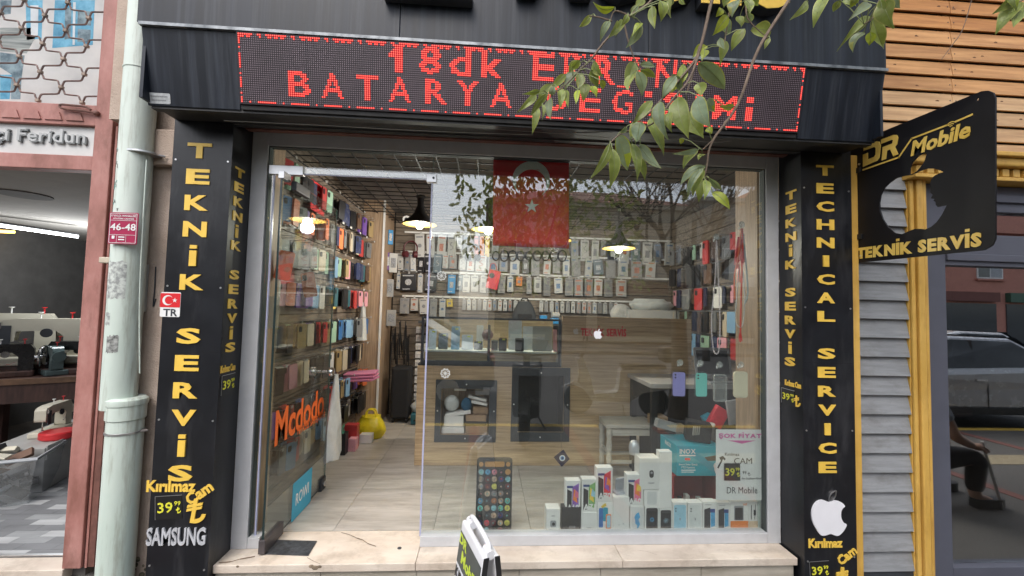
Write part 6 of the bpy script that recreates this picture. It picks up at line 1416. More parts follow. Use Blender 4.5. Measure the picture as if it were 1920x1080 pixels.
# cabinet with a machine and red dish
cb = thing('white_cabinet', (-2.3, 1.7, FZ), 'low pale grey cabinet standing on the tiles beside the bin', 'cabinet')
cA = atZ(75, 925, FZ); cB = atZ(160, 875, FZ); 
dc = Vector(((cB-cA).x, (cB-cA).y, 0)).normalized(); pc = Vector((-dc.y, dc.x, 0)); cc = (cA+cB)/2; Lc = (cB-cA).length/2+.1
CAB = mat('cabinet_pale', (.34,.34,.33), .5, var=.06)
MB().obox(Vector((cc.x,cc.y,FZ+.172))+pc*.2+dc*.22, (dc, pc, (0,0,1)), (Lc+.10, .2, .17)).build('cabinet_body', CAB, cb, bevel=.005)
MB().obox(Vector((cc.x,cc.y,FZ+.30))-pc*.0045+dc*.22, (dc, pc, (0,0,1)), (Lc+.09, .004, .055)).build('drawer_front', CAB, cb, bevel=.002)
pcx = cc + pc*.2 + dc*.12; pcx.z = FZ+.344
sewing_machine(pcx+dc*.08, math.atan2(dc.y, dc.x), CRM, 'small cream sewing machine on the low cabinet with a red cover in front', False, .85)
b = MB(); b.lathe([(.11,0),(.12,.01),(.12,.05),(.11,.06)], (pcx - dc*.10 - pc*.13), 22); tag(b.build('red_dish', mat('red_plastic',(.50,.025,.03),.35)), 'red round plastic dish on the low cabinet', 'dish')
# clear storage bin with parts
bA = atZ(52, 945, FZ); bB = atZ(112, 900, FZ); db = Vector(((bB-bA).x, (bB-bA).y, 0)).normalized(); pb = Vector((-db.y, db.x, 0))
if pb.x > 0: pb = -pb
bn2 = thing('storage_bin', (-2.3, 1., FZ), 'big clear plastic bin full of dark machine parts on the tiles', 'bin')
BINM = glass('bin_plastic', (.78,.80,.82), .08, .2, .2)
wB_, lB_, hB_ = .62, .40, .33
def bp(u, v, z, k=1.): o_ = Vector((bA.x, bA.y, FZ))+pb*(wB_*.5)+db*(lB_*.5); return o_ + pb*(u*wB_*.5*k) + db*(v*lB_*.5*k) + Vector((0,0,z))
b = MB()
for (ua, va), (ub, vb) in (((-1,-1),(1,-1)), ((1,-1),(1,1)), ((1,1),(-1,1)), ((-1,1),(-1,-1))):
    b.add([bp(ua,va,.004), bp(ub,vb,.004), bp(ub,vb,hB_,1.12), bp(ua,va,hB_,1.12)], [(0,1,2,3)])
b.add([bp(-1,-1,.004), bp(1,-1,.004), bp(1,1,.004), bp(-1,1,.004)], [(0,1,2,3)]); b.build('bin_wall', BINM, bn2)
b = MB(); b.tube([bp(u,v,hB_,1.13) for u, v in ((-1,-1),(1,-1),(1,1),(-1,1))], .013, 6, closed=True); b.build('rim', mat('bin_rim',(.36,.38,.40),.35), bn2)
random.seed(4); PARTC = [MBL, MBL, MBL, MBL, DGREY, mat('part_brown',(.12,.06,.035),.5), CRM, mat('part_blue',(.03,.16,.26),.4), mat('part_grey',(.13,.14,.15),.4)]
nm_ = [('black','part'),]
for i in range(64):
    u, v = random.uniform(-.82,.82), random.uniform(-.8,.8); z = random.uniform(.03, hB_+.05 - .10*abs(u)); c = random.choice(PARTC)
    p = bp(u, v, z); a1, a2 = Vector((random.gauss(0,1),random.gauss(0,1),random.gauss(0,.5))).normalized(), None; a2 = a1.orthogonal()
    m = MB()
    if i % 3: m.obox(p, (a1, a2, a1.cross(a2)), (random.uniform(.03,.09), random.uniform(.012,.035), random.uniform(.006,.02)))
    else: m.cyl(p-a1*.05, p+a1*.05, random.uniform(.01,.03), n=9)
    o = m.build('machine_part', c, bevel=.004); col_ = {MBL:'black', DGREY:'dark grey', CRM:'cream'}.get(c, c.name.split('_')[-1]); tag(o, f'{col_} loose machine part in the clear storage bin', 'machine part', f'{col_} machine parts in the bin')
q = bp(-.2,-.6,hB_+.03); m = MB(); m.obox(q, (pb*1.+Vector((0,0,.25)), db, pb.cross(db)), (.10,.05,.006)); o = m.build('slotted_plate', CRM, bevel=.003); tag(o, 'cream slotted plate lying on top of the bin', 'plate')
# clutter on the rear shelf
random.seed(12)
for i in range(22):
    q = atY(6+i*6.4, 585, 4.0); w, h = random.uniform(.05,.16), random.uniform(.05,.24); c = random.choice((TAB, MBL, HANGC, CRM, PARTC[5], PARTC[7], PARTC[8]))
    m = MB()
    if i % 4: m.obox((q.x, 4.02+random.uniform(-.04,.06), q.z+.032+h/2), ((1,random.uniform(-.4,.4),0),(random.uniform(-.4,.4),1,0),(0,0,1)), (w/2,.06,h/2))
    else: m.lathe([(w*.5,0),(w*.55,h*.5),(w*.3,h*.8),(w*.12,h)], (q.x, 4.02, q.z+.032), 12)
    o = m.build('stored_part', c, bevel=.006); tag(o, f'dim stored machine part on the repair shop shelf, {NTH[i]} from the left', 'machine part', 'stored parts on the rear shelf')
# dim things on the rear wall
HANG = mat('hung_dark_blue', (.025,.035,.06), .6, var=.3)
q = atY(112, 520, 3.9); b = MB(); b.lathe([(.02,.25),(.05,.2),(.08,.05),(.16,-.12),(.19,-.18)], q, 16); tag(b.build('bell_horn', HANG), 'dark blue bell shaped horn hanging on the rear wall', 'horn')
for x, y, w, h, c, lab in ((40, 450, .35, .55, HANG, 'dark blue apron hanging on the rear wall'), (60, 590, .9, .06, TAB, 'dark shelf along the rear wall'), (165, 470, .2, .05, TABE, 'small brown shelf high on the rear wall'), (30, 575, .22, .12, CRM, 'pale box on the rear shelf'), (80, 560, .25, .10, MATS['part_brown'], 'brown box on the rear shelf'), (160, 540, .16, .2, MBL, 'black machine on the rear wall near the post'), (162, 600, .18, .2, MBL, 'black machine head below the other near the post')):
    q = atY(x, y, 4.0); o = MB().box(q.x-w/2, q.x+w/2, 3.92, 4.19, q.z-h/2, q.z+h/2).build(next(k for k in ('apron','machine','box','shelf') if k in lab), c, bevel=.01); tag(o, lab, next(k for k in ('apron','machine','box','shelf') if k in lab))
# ------------------------------------------------------------------ right neighbour: cafe front
SID = mat('grey_siding', (.25,.262,.275), .62, var=.10, scale=5, stretch=(1,1,10), bump=.08, bscale=60, col2=(.30,.312,.33), dirt=((.10,.09,.075), .5, 4., (1,1,2.))); SIDD = mat('siding_shadow', (.02,.02,.022), .8)
OCH = mat('ochre_paint', (.62,.36,.065), .5, var=.08, scale=4, bump=.05, bscale=60, col2=(.68,.42,.10), dirt=((.28,.15,.05), .5, 5., (2,2,.4))); FRG = mat('slate_frame', (.085,.09,.118), .5, var=.06)
cw = struct('cafe_wall', MB().box(3.50, 4.06, .0, .3, -.2, 2.42), SIDD)
b = MB(); b.box(3.548, 3.60, -.175, -.0, -.2, 2.36); b.build('corner_trim', OCH, cw, bevel=.004)
random.seed(2)
pz = .117
for k in range(23):
    z0 = -.14 + k*pz; z1 = min(z0 + pz + .006, 2.36)
    if z0 > 2.3: break
    b = MB(); x0, x1 = 3.601, 4.035
    v = [(x0,-.060,z0),(x1,-.060,z0),(x1,-.046,z0),(x0,-.046,z0),(x0,-.034,z1),(x1,-.034,z1),(x1,-.022,z1),(x0,-.022,z1)]
    b.add(v, [(0,3,2,1),(4,5,6,7),(0,1,5,4),(1,2,6,5),(2,3,7,6),(3,0,4,7)]); b.build('siding_board', SID, cw, bevel=.002)
MB().box(3.601, 4.035, -.05, -.0, -.2, -.142).build('plinth', DGREY, cw)
pil = thing('pilaster', (4.1, -.06, -.2), 'ochre yellow fluted pilaster between grey siding and the cafe window', 'pilaster')
MB().box(4.036, 4.172, -.055, .02, -.2, 2.262).build('core', OCH, pil, bevel=.003)
for x0, x1, y in ((4.040,4.066,-.075), (4.076,4.118,-.085), (4.128,4.150,-.075)): MB().box(x0, x1, y, -.0555, -.2, 2.262).build('flute', OCH, pil, bevel=.006)
co_ = thing('cornice', (5, -.1, 2.26), 'ochre yellow cornice with a row of small dentil blocks above the cafe window', 'cornice')
MB().box(4.02, 9, -.13, .05, 2.263, 2.288).build('lower_fillet', OCH, co_, bevel=.004); MB().box(4.02, 9, -.10, .05, 2.289, 2.345).build('frieze', OCH, co_)
MB().box(4.0, 9, -.16, .05, 2.346, 2.40).build('crown', OCH, co_, bevel=.012); MB().box(3.99, 9, -.185, .05, 2.401, 2.43).build('crown_lip', OCH, co_, bevel=.006)
for i in range(60): MB().box(4.03+i*.072, 4.075+i*.072, -.128, -.1005, 2.291, 2.338).build('dentil', OCH, co_, bevel=.002)
cwf = thing('cafe_window', (4.6, .0, -.2), 'slate grey timber cafe window with a transom light and reflections', 'window')
MB().box(4.173, 4.318, -.03, .06, -.2, 2.258).build('stile', FRG, cwf, bevel=.003)
MB().box(4.319, 9, -.03, .06, 2.09, 2.258).build('head_rail', FRG, cwf, bevel=.003); MB().box(4.319, 9, -.05, -.0305, 2.15, 2.20).build('head_moulding', FRG, cwf, bevel=.004)
tz0, tz1 = atY(1890, 502, 0).z, atY(1890, 444, 0).z
MB().box(4.319, 9, -.03, .06, tz0, tz1).build('transom_rail', FRG, cwf, bevel=.003); MB().box(4.319, 9, -.045, -.0305, tz0+.03, tz0+.075).build('transom_moulding', FRG, cwf, bevel=.004)
MB().box(4.319, 9, -.03, .06, -.2, -.14).build('foot_rail', FRG, cwf, bevel=.003)
for x in (5.9, 7.5): MB().box(x, x+.08, -.03, .06, -.139, 2.09).build('mullion', FRG, cwf)
CG = glass('cafe_glass', (.80,.82,.82), .36)
MB().box(4.32, 8.99, .012, .018, tz1, 2.088).build('transom_pane', CG, cwf); MB().box(4.32, 8.99, .012, .018, -.138, tz0).build('large_pane', CG, cwf)
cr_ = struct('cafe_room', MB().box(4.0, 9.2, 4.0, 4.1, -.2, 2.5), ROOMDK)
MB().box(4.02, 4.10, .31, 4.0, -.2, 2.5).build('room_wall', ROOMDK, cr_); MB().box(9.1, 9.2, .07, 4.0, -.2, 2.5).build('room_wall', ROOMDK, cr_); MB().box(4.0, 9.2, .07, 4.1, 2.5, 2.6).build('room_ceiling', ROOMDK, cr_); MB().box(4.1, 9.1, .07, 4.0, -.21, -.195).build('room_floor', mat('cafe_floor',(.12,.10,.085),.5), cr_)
# dark table inside
t = thing('cafe_table', (5.6, 1.4, -.19), 'dark round cafe table behind the cafe glass', 'table'); b = MB(); b.cyl((5.6,1.4,.53),(5.6,1.4,.56), .4, n=24); b.build('top', TAB, t); b = MB(); b.cyl((5.6,1.4,-.19),(5.6,1.4,.53), .03, n=8); b.build('column', IRON, t)
# timber slats above the cornice
PINE = [mat('pine_'+n, c, .55, var=.22, scale=2.4, stretch=(.9,1,14), bump=.05, bscale=40, col2=d, objrand=.10) for n, c, d in (('pale', (.54,.32,.155),(.64,.42,.225)), ('mid',(.47,.22,.075),(.58,.31,.125)), ('orange',(.43,.17,.04),(.54,.25,.075)))]
ss = struct('slat_screen', MB().box(3.4, 9, .0, .02, 2.43, 3.75), SIDD)
zz = 2.437; k = 0
KNOT = mat('pine_knot', (.13,.055,.022), .6, var=.3, scale=40)
while zz < 3.7:
    hgt = .094; m_ = PINE[0] if k < 4 else (PINE[1] if k < 8 else PINE[2])
    for x0, x1 in ((3.42, 4.368), (4.372, 6.2), (6.204, 8.9)):
        b = MB(); v = [(x0,-.062,zz),(x1,-.062,zz),(x1,-.04,zz+.004),(x0,-.04,zz+.004),(x0,-.05,zz+hgt),(x1,-.05,zz+hgt),(x1,-.028,zz+hgt),(x0,-.028,zz+hgt)]
        b.add(v, [(0,3,2,1),(4,5,6,7),(0,1,5,4),(1,2,6,5),(2,3,7,6),(3,0,4,7)]); o = b.build('slat', m_, ss, bevel=.003)
    for i in range(random.choice((1,2,2,3))):
        x = random.uniform(3.6, 4.95); zc_ = zz+random.uniform(.025,.065); b = MB(); b.prism([(random.uniform(.7,1.2)*.013*math.cos(a_), random.uniform(.6,1)*.008*math.sin(a_)) for a_ in [2*PI*q_/8 for q_ in range(8)]], (x, -.0612+ (zc_-zz)/hgt*.012, zc_), (1,0,0), (0,-.13,.99), .0012); b.build('knot', KNOT, ss)
    for x in (4.35, 4.39):
        b = MB(); b.cyl((x, -.0575, zz+hgt*.5), (x, -.0535, zz+hgt*.5), .004, n=6); b.build('nail', DGREY, ss)
    zz += .1045; k += 1
MB().box(4.34, 4.40, -.027, -.001, 2.44, 3.7).build('batten', PINE[1], ss)
# ------------------------------------------------------------------ projecting sign with cut out emblem
SX = 3.60
ps = thing('projecting_sign', (SX, -.45, 1.70), 'black projecting sign board with a yellow shop name and a cut out fruit shaped hole', 'sign')
def sp(x, y): p = atX(x, y, SX); return (-(p.y), p.z)          # u outwards from the wall, v up
def z5(x, y): return sp(1560+x/2, y/2)
corner = [(95,985),(570,938),(600,920),(612,895),(612,368),(604,348),(585,340),(560,342),(160,505),(95,540)]
outl = [z5(*c) for c in corner]
outl[0] = (.12, outl[0][1]+.0); outl[-1] = (.12, outl[-1][1])
body = [(295,655),(268,660),(240,668),(215,685),(195,705),(182,732),(177,762),(180,792),(190,822),(208,850),(235,874),(262,878),(285,868),(310,858),(330,858),(350,860),(372,850),(392,833),(412,805),(430,770),(412,772),(396,776),(389,768),(388,757),(380,752),(385,746),(370,744),(378,730),(368,722),(370,706),(367,690),(372,672),(385,658),(402,650),(418,645),(405,638),(380,632),(355,632),(330,640),(310,650)]
leafc = [(290,655),(291,630),(300,608),(322,585),(350,571),(354,580),(346,606),(335,622),(318,642),(305,650)]
hole = [z5(540,372), z5(546,366), z5(551,370), z5(546,378), z5(540,378)]
FRS = ((0,-1,0), (0,0,1))
SIGNB = mat('sign_black', (.007,.007,.009), .5, var=.2, spec=.3)
shape('board', [outl, [z5(*p) for p in body], [z5(*p) for p in leafc], hole], SIGNB, (SX+.008, 0, 0), FRS, .008, ps, lift=0)
GOLD = mat('sign_gold', (.72,.46,.06), .35, var=.12, scale=5, col2=(.82,.60,.16))
def sline(pts, w):
    for a, b_ in zip(pts[:-1], pts[1:]):
        (u0, v0), (u1, v1) = z5(*a), z5(*b_); d = Vector((u1-u0, v1-v0)); n_ = Vector((-d.y, d.x)).normalized()*w/2; e = d.normalized()*w*.4
        shape('swoosh', [[(u0-e.x-n_.x, v0-e.y-n_.y), (u1+e.x-n_.x, v1+e.y-n_.y), (u1+e.x+n_.x, v1+e.y+n_.y), (u0-e.x+n_.x, v0-e.y+n_.y)]], GOLD, (SX, 0, 0), FRS, .002, ps)
sline([(118,637),(252,590),(300,520),(436,468)], .0085); sline([(466,456),(526,430)], .0085)
def poly5(nm, lp, holes=()): shape(nm, [[z5(*p) for p in lp]] + [[z5(*p) for p in h] for h in holes], GOLD, (SX, 0, 0), FRS, .003, ps)
poly5('letter_d', [(120,558),(122,548),(168,530),(180,532),(184,545),(180,590),(172,602),(118,626),(118,580),(136,573),(136,598),(160,588),(165,580),(166,556),(160,551),(120,566)])
poly5('letter_r', [(186,524),(232,506),(245,506),(250,516),(246,540),(238,551),(250,578),(232,586),(220,560),(208,565),(204,596),(188,602),(192,552),(228,538),(231,526),(226,524),(186,540)])
(u0, v0), (u1, v1) = z5(302, 565), z5(524, 492)
text('name_word', 'Mobile', Vector((SX, -(u0+u1)/2, (v0+v1)/2+.012)), GOLD, FRS, w=abs(u1-u0)*1.0, h=.078, parent=ps, bold=.03, thick=.003, rot=math.atan2(v1-v0, u1-u0)+.02, shear=.18)
wc = z5(448, 478)
for r_ in (.010, .019, .028):
    arc = [(wc[0]+r_*math.cos(a_), wc[1]+r_*math.sin(a_)) for a_ in [PI*.25+PI*.5*i/8 for i in range(9)]]; arc2 = [(wc[0]+(r_-.004)*math.cos(a_), wc[1]+(r_-.004)*math.sin(a_)) for a_ in [PI*.25+PI*.5*i/8 for i in range(9)]][::-1]
    shape('signal_arc', [arc+arc2], GOLD, (SX, 0, 0), FRS, .002, ps)
(u0, v0), (u1, v1) = z5(95, 948), z5(563, 893)
text('service_words', 'TEKNİK SERVİS', Vector((SX, -(u0+u1)/2, (v0+v1)/2+.006)), GOLD, FRS, w=abs(u1-u0), h=.088, parent=ps, bold=.05, thick=.003, rot=math.atan2(v1-v0, u1-u0))
m = MB(); m.box(SX-.012, SX+.02, -.14, -.10, 1.72, 2.36); m.build('wall_plate', IRON, ps)
for z in (1.85, 2.25): MB().box(SX-.010, SX+.016, -.20, -.141, z, z+.03).build('bracket', IRON, ps)
for z in (1.75, 2.3):
    b = MB(); b.cyl((SX-.001, -.19, z), (SX-.006, -.19, z), .006, n=8); b.build('bolt', STEEL, ps)
# ------------------------------------------------------------------ the street the window panes mirror
PNK = mat('salmon_render', (.55,.25,.19), .9, var=.08); BGE = mat('beige_render', (.58,.50,.38), .9, var=.08); GRR = mat('grey_render', (.36,.36,.35), .9, var=.08); BRK = mat('brown_roof', (.22,.09,.06), .8, var=.2)
WGL = mat('window_dark', (.05,.06,.07), .08, spec=.8); CURT = mat('pale_curtain', (.42,.44,.46), .8, var=.12, scale=3, stretch=(8,8,1)); WFR = mat('white_frame', (.8,.8,.78), .6)
def building(x0, x1, y, h, wall, floors, label, pitch=2.6, balc=(), shop=True, roof='flat', z0=-.2, dep=8):
    t = thing('building', ((x0+x1)/2, y, z0), label, 'building')
    MB().box(x0, x1, y-dep, y, z0, h).build('wall', wall, t)
    MB().box(x0-.2, x1+.2, y-dep, y+.35, h, h+.22).build('cornice', wall, t)
    if roof == 'hip': b = MB(); b.add([(x0-.3,y+.4,h+.23),(x1+.3,y+.4,h+.23),(x1+.3,y-dep,h+.23),(x0-.3,y-dep,h+.23),((x0*.7+x1*.3),y-dep/2,h+2),((x0*.3+x1*.7),y-dep/2,h+2)], [(0,1,5,4),(1,2,5),(2,3,4,5),(3,0,4),(3,2,1,0)]); b.build('roof', BRK, t)
    n = max(1, int((x1-x0)/pitch)); fh = 2.95
    for f in range(floors):
        zb = z0+3.3+f*fh
        for i in range(n):
            xc = x0+(x1-x0)*(i+.5)/n
            if zb+1.7 > h: continue
            fr = MB().box(xc-.75, xc+.75, y+.002, y+.06, zb+.55, zb+1.95).build('window', WFR, t)
            MB().box(xc-.68, xc-.03, y+.0605, y+.066, zb+.62, zb+1.88).build('pane', CURT if (i+f) % 2 else WGL, fr); MB().box(xc+.03, xc+.68, y+.0605, y+.066, zb+.62, zb+1.88).build('pane', CURT, fr)
            MB().box(xc-.85, xc+.85, y+.001, y+.16, zb+.44, zb+.53).build('sill', wall, t)
        if f in balc:
            MB().box(x0+.6, x1-.6, y+.001, y+1.1, zb-.12, zb).build('balcony_slab', wall, t); MB().box(x0+.6, x1-.6, y+1.04, y+1.1, zb+.001, zb+.85).build('balcony_front', wall, t)
    if shop:
        k = max(1, int((x1-x0)/4))
        for i in range(k):
            xa, xb = x0+(x1-x0)*i/k+.3, x0+(x1-x0)*(i+1)/k-.3
            MB().box(xa, xb, y+.002, y+.05, z0+.3, z0+2.5).build('shop_window', WGL, t); MB().box(xa, xb, y+.002, y+.25, z0+2.6, z0+3.1).build('shop_sign', (BLACK, REDTILE, mat('sign_green',(.05,.12,.08),.5), GRR)[i % 4], t)
    return t
building(1.6, 12.5, -19.6, 6.9, BGE, 2, 'beige two storey house with a long balcony across the street', 2.7, (0,), roof='hip')
building(-14, -.6, -21.5, 5.1, GRR, 1, 'low grey shop building across the street', 3.2)
building(19.5, 34, -18.6, 9.6, PNK, 3, 'salmon pink apartment house across the street', 3., (1, 2))
building(34.5, 50, -18.8, 8.6, BGE, 2, 'pale apartment house beyond the salmon pink one', 3.)
building(13, 19.2, -20, 7.6, GRR, 2, 'grey apartment house beside the salmon pink one', 3.)
building(-30, -14.6, -20, 8.6, BGE, 2, 'beige apartment house at the far left across the street', 3.)
# cars
def car(x, y, rz, paint, label, z=-.33):
    t = thing('parked_car', (x, y, z), label, 'car', None, rz)
    prof = [(-2.1,.35),(-2.12,.62),(-2.0,.84),(-1.3,.92),(-.75,1.38),(-.3,1.46),(.75,1.44),(1.45,1.02),(1.95,.95),(2.08,.75),(2.1,.35)]
    b = MB(); W = .86
    secs = [(-1,.0,1.),(-.9,.02,1.)]
    def ring(yy, inset, top): return [(px_, yy - (math.copysign(.16*max(0,(pz_-.92)/.54), yy)), pz_) for px_, pz_ in prof]
    a_, c_ = ring(-W, 0, 1), ring(W, 0, 1); n = len(prof)
    b.add(a_+c_, [(i, (i+1) % n, n+(i+1) % n, n+i) for i in range(n)] + [tuple(range(n))[::-1], tuple(range(n, 2*n))], 0); b.build('body', paint, t, bevel=.07, local=True)
    gl = [(-1.18,.96),(-.72,1.34),(-.28,1.41),(.70,1.39),(1.30,1.03)]
    for s_ in (-1, 1):
        b = MB(); b.prism([(p[0], p[1]) for p in gl], (0, s_*(W-.03)-(.0 if s_ < 0 else -.0), 0), (1,0,0), (0,-s_*.30,1), .012*(-s_)); 
        for i in range(len(b.v)): b.v[i] = (b.v[i][0], s_*(W+.012-.16*max(0,(b.v[i][2]-.92)/.54)), b.v[i][2]) if i >= 0 else b.v[i]
        b.build('side_window', WGL, t, local=True)
    for pr in (((-1.28,.95),(-.76,1.37)), ((.78,1.43),(1.44,1.04))):
        (xa, za), (xb, zb_) = pr; b = MB(); k = .02 if xa < 0 else .02
        b.add([(xa-.02 if xa < 0 else xa+.02,-W*.82,za+.03),(xa-.02 if xa < 0 else xa+.02,W*.82,za+.03),(xb-.02 if xa < 0 else xb+.02,W*.74,zb_+.03),(xb-.02 if xa < 0 else xb+.02,-W*.74,zb_+.03)], [(0,1,2,3)]); b.build('windscreen', WGL, t, local=True)
    for s_ in (-1, 1):
        b = MB()
        for x in (-.85, .15, 1.05): b.box(x-.008, x+.008, s_*(W+.001), s_*(W+.006), .38, .90)
        b.build('door_gap', BLACK, t, local=True); b = MB(); b.box(-1.9, 1.9, s_*(W+.001), s_*(W+.012), .30, .40); b.build('sill_trim', BLACK, t, local=True)
        for x in (-.05, .92): b = MB(); b.box(x, x+.16, s_*(W+.004), s_*(W+.03), .80, .83); b.build('door_handle', CHROME, t, local=True)
        b = MB(); b.obox((-.82, s_*(W+.09), .98), ((1,0,0),(0,1,0),(0,0,1)), (.07,.09,.06)); b.build('wing_mirror', paint, t, bevel=.02, local=True)
        b = MB(); b.bar((-.02, s_*(W-.06), .94), (.02, s_*(W-.145), 1.40), .05, .05); b.build('door_pillar', BLACK, t, local=True)
    b = MB(); b.box(-2.135, -2.11, -.45, .45, .42, .60); b.build('front_grille', BLACK, t, local=True)
    TY = mat('tyre', (.02,.02,.021), .8); RIMM = mat('alloy', (.45,.46,.48), .3, metal=.7)
    for xx in (-1.3, 1.3):
        for s_ in (-1, 1):
            b = MB(); b.cyl((xx, s_*(W-.18), .31), (xx, s_*(W+.012), .31), .31, n=24); wh = b.build('wheel', TY, t, local=True); b = MB(); b.cyl((xx, s_*(W+.012), .31), (xx, s_*(W+.02), .31), .20, n=10); b.build('rim', RIMM, wh, local=True)
    for s_ in (-1, 1):
        b = MB(); b.obox((-2.03, s_*.62, .72), ((1,0,.2),(0,1,0),(0,0,1)), (.06,.17,.075)); b.build('headlight', mat('headlight',(.6,.62,.64),.1,spec=.8), t, local=True)
        b = MB(); b.obox((2.03, s_*.62, .80), ((1,0,0),(0,1,0),(0,0,1)), (.06,.16,.07)); b.build('tail_light', REDC, t, local=True)
    return t
CPT = lambda n, c: mat('car_'+n, c, .25, metal=.3, var=.03, coat=.7)
car(-.5, -5.6, .0, CPT('slate', (.10,.12,.15)), 'slate blue saloon car parked along the kerb behind the viewer')
car(8.9, -4.3, .03, CPT('grey', (.36,.37,.39)), 'silver grey saloon car parked along the kerb before the cafe')
car(12.6, -7.2, .0, CPT('white', (.62,.62,.61)), 'white saloon car standing beyond the dark grey one')
# scooters
def scooter(x, y, rz, paint, label, z):
    t = thing('scooter', (x, y, z), label, 'scooter', None, rz)
    TY = MATS['tyre']
    for xx in (-.62, .62):
        b = MB(); b.lathe([(.14,-.045),(.21,-.05),(.245,-.02),(.245,.02),(.21,.05),(.14,.045)], (xx,0,.245), 20, ax=((1,0,0),(0,0,1),(0,1,0))); w_ = b.build('wheel', TY, t, local=True); b = MB(); b.cyl((xx,-.03,.245),(xx,.03,.245),.14,n=12); b.build('rim', MATS['alloy'], w_, local=True)
    b = MB(); b.prism([(.92,.50),(.95,.66),(.60,.80),(.05,.76),(.02,.40),(-.38,.36),(-.42,.26),(.20,.24),(.40,.40)], (0,.15,0), (1,0,0), (0,0,1), .30); b.build('rear_body', paint, t, bevel=.06, local=True)
    b = MB(); b.prism([(-.42,.28),(-.36,.30),(-.42,.60),(-.56,.96),(-.66,.92),(-.60,.5)], (0,.16,0), (1,0,0), (0,0,1), .32); b.build('leg_shield', paint, t, bevel=.04, local=True)
    b = MB(); b.prism([(-.90,.42),(-.70,.54),(-.44,.46),(-.48,.40),(-.70,.48)], (0,.06,0), (1,0,0), (0,0,1), .12); b.build('front_mudguard', paint, t, bevel=.02, local=True)
    b = MB(); b.box(.06,.80,-.13,.13,.79,.87); b.build('seat', BAGB, t, bevel=.035, local=True)
    b = MB(); b.box(.72,1.06,-.18,.18,.90,1.16); b.build('top_case', IRON, t, bevel=.05, local=True); b = MB(); b.box(1.05,1.075,-.14,.14,.99,1.06); b.build('tail_light', REDC, t, bevel=.01, local=True)
    b = MB(); b.tube([(-.60,0,.92),(-.54,0,1.04)], .04, 8); b.tube([(-.48,-.33,1.06),(-.54,-.12,1.05),(-.56,0,1.04),(-.54,.12,1.05),(-.48,.33,1.06)], .016, 6); b.build('handlebar', IRON, t, local=True)
    for s_ in (-1, 1): b = MB(); b.tube([(-.53,s_*.2,1.05),(-.52,s_*.26,1.24)], .008, 5); b.obox((-.51,s_*.27,1.27), ((0,1,0),(0,0,1),(1,0,0)), (.06,.04,.01)); b.build('mirror', IRON, t, local=True)
    b = MB(); b.tube([(-.62,0,.245),(-.58,0,.9)], .03, 8); b.build('fork', IRON, t, local=True); b = MB(); b.obox((.98,0,.50), ((0,1,0),(.25,0,1),(1,0,0)), (.10,.075,.004)); b.build('plate', PAPER, t, local=True)
    b = MB(); b.tube([(.1,.1,.2),(.12,.22,-.0)], .012, 5); b.build('stand', IRON, t, local=True)
    return t
scooter(2.0, -3.0, math.radians(-80), CPT('black', (.02,.02,.022)), 'black scooter with a top case parked at the kerb', -.2)
scooter(3.6, -4.4, math.radians(8), CPT('white', (.62,.62,.61)), 'white scooter parked in the road beyond the kerb', -.33)
# bare street tree
BARK = mat('bark', (.07,.055,.045), .9, var=.4, scale=14, stretch=(1,1,.25), bump=.8, bscale=50)
random.seed(31)
def grow(b, p, d, L, r, lv, tips=None):
    n = 4; pts = [p]; rs = [r]; q = p.copy(); dd = d.copy()
    for i in range(n):
        dd = (dd + Vector((random.gauss(0,.13), random.gauss(0,.13), random.gauss(.05,.08)))).normalized(); q = q + dd*L/n; pts.append(q.copy()); rs.append(r*(1-.5*(i+1)/n))
    b.tube(pts, rs, 7 if lv < 2 else 4)
    if tips is not None: tips.append(q)
    if lv >= 4: return
    for k in range(3 if lv < 2 else 4):
        f = random.randint(2, n); a_ = Vector((random.gauss(0,.6), random.gauss(0,.6), random.uniform(.1,.7)))
        grow(b, pts[f], (dd+a_).normalized(), L*random.uniform(.6,.8), rs[f]*.72, lv+1, tips)
def bare_tree(x, y, z, h, label, r=.13, forks=3):
    t = thing('bare_tree', (x, y, z), label, 'tree'); b = MB(); p = Vector((x,y,z)); b.tube([p, p+Vector((.03,0,h*.5)), p+Vector((0,.02,h))], [r*1.2, r, r*.85], 10); b.build('trunk', BARK, t)
    b = MB()
    for k in range(forks): a_ = 2*PI*k/forks+.4; grow(b, p+Vector((0,.02,h*.96)), Vector((math.cos(a_)*.6, math.sin(a_)*.35, 1)).normalized(), 1.5, r*.62, 0)
    o = b.build('crown', BARK, t); return t
bare_tree(4.36, -3.75, -.2, 1.5, 'bare street tree with several dark forking limbs by the kerb')
bare_tree(9.5, -12.5, -.33, 2.2, 'bare street tree on the far side of the road', .12)
bare_tree(-4.5, -13, -.33, 2.2, 'bare street tree left across the road', .12)
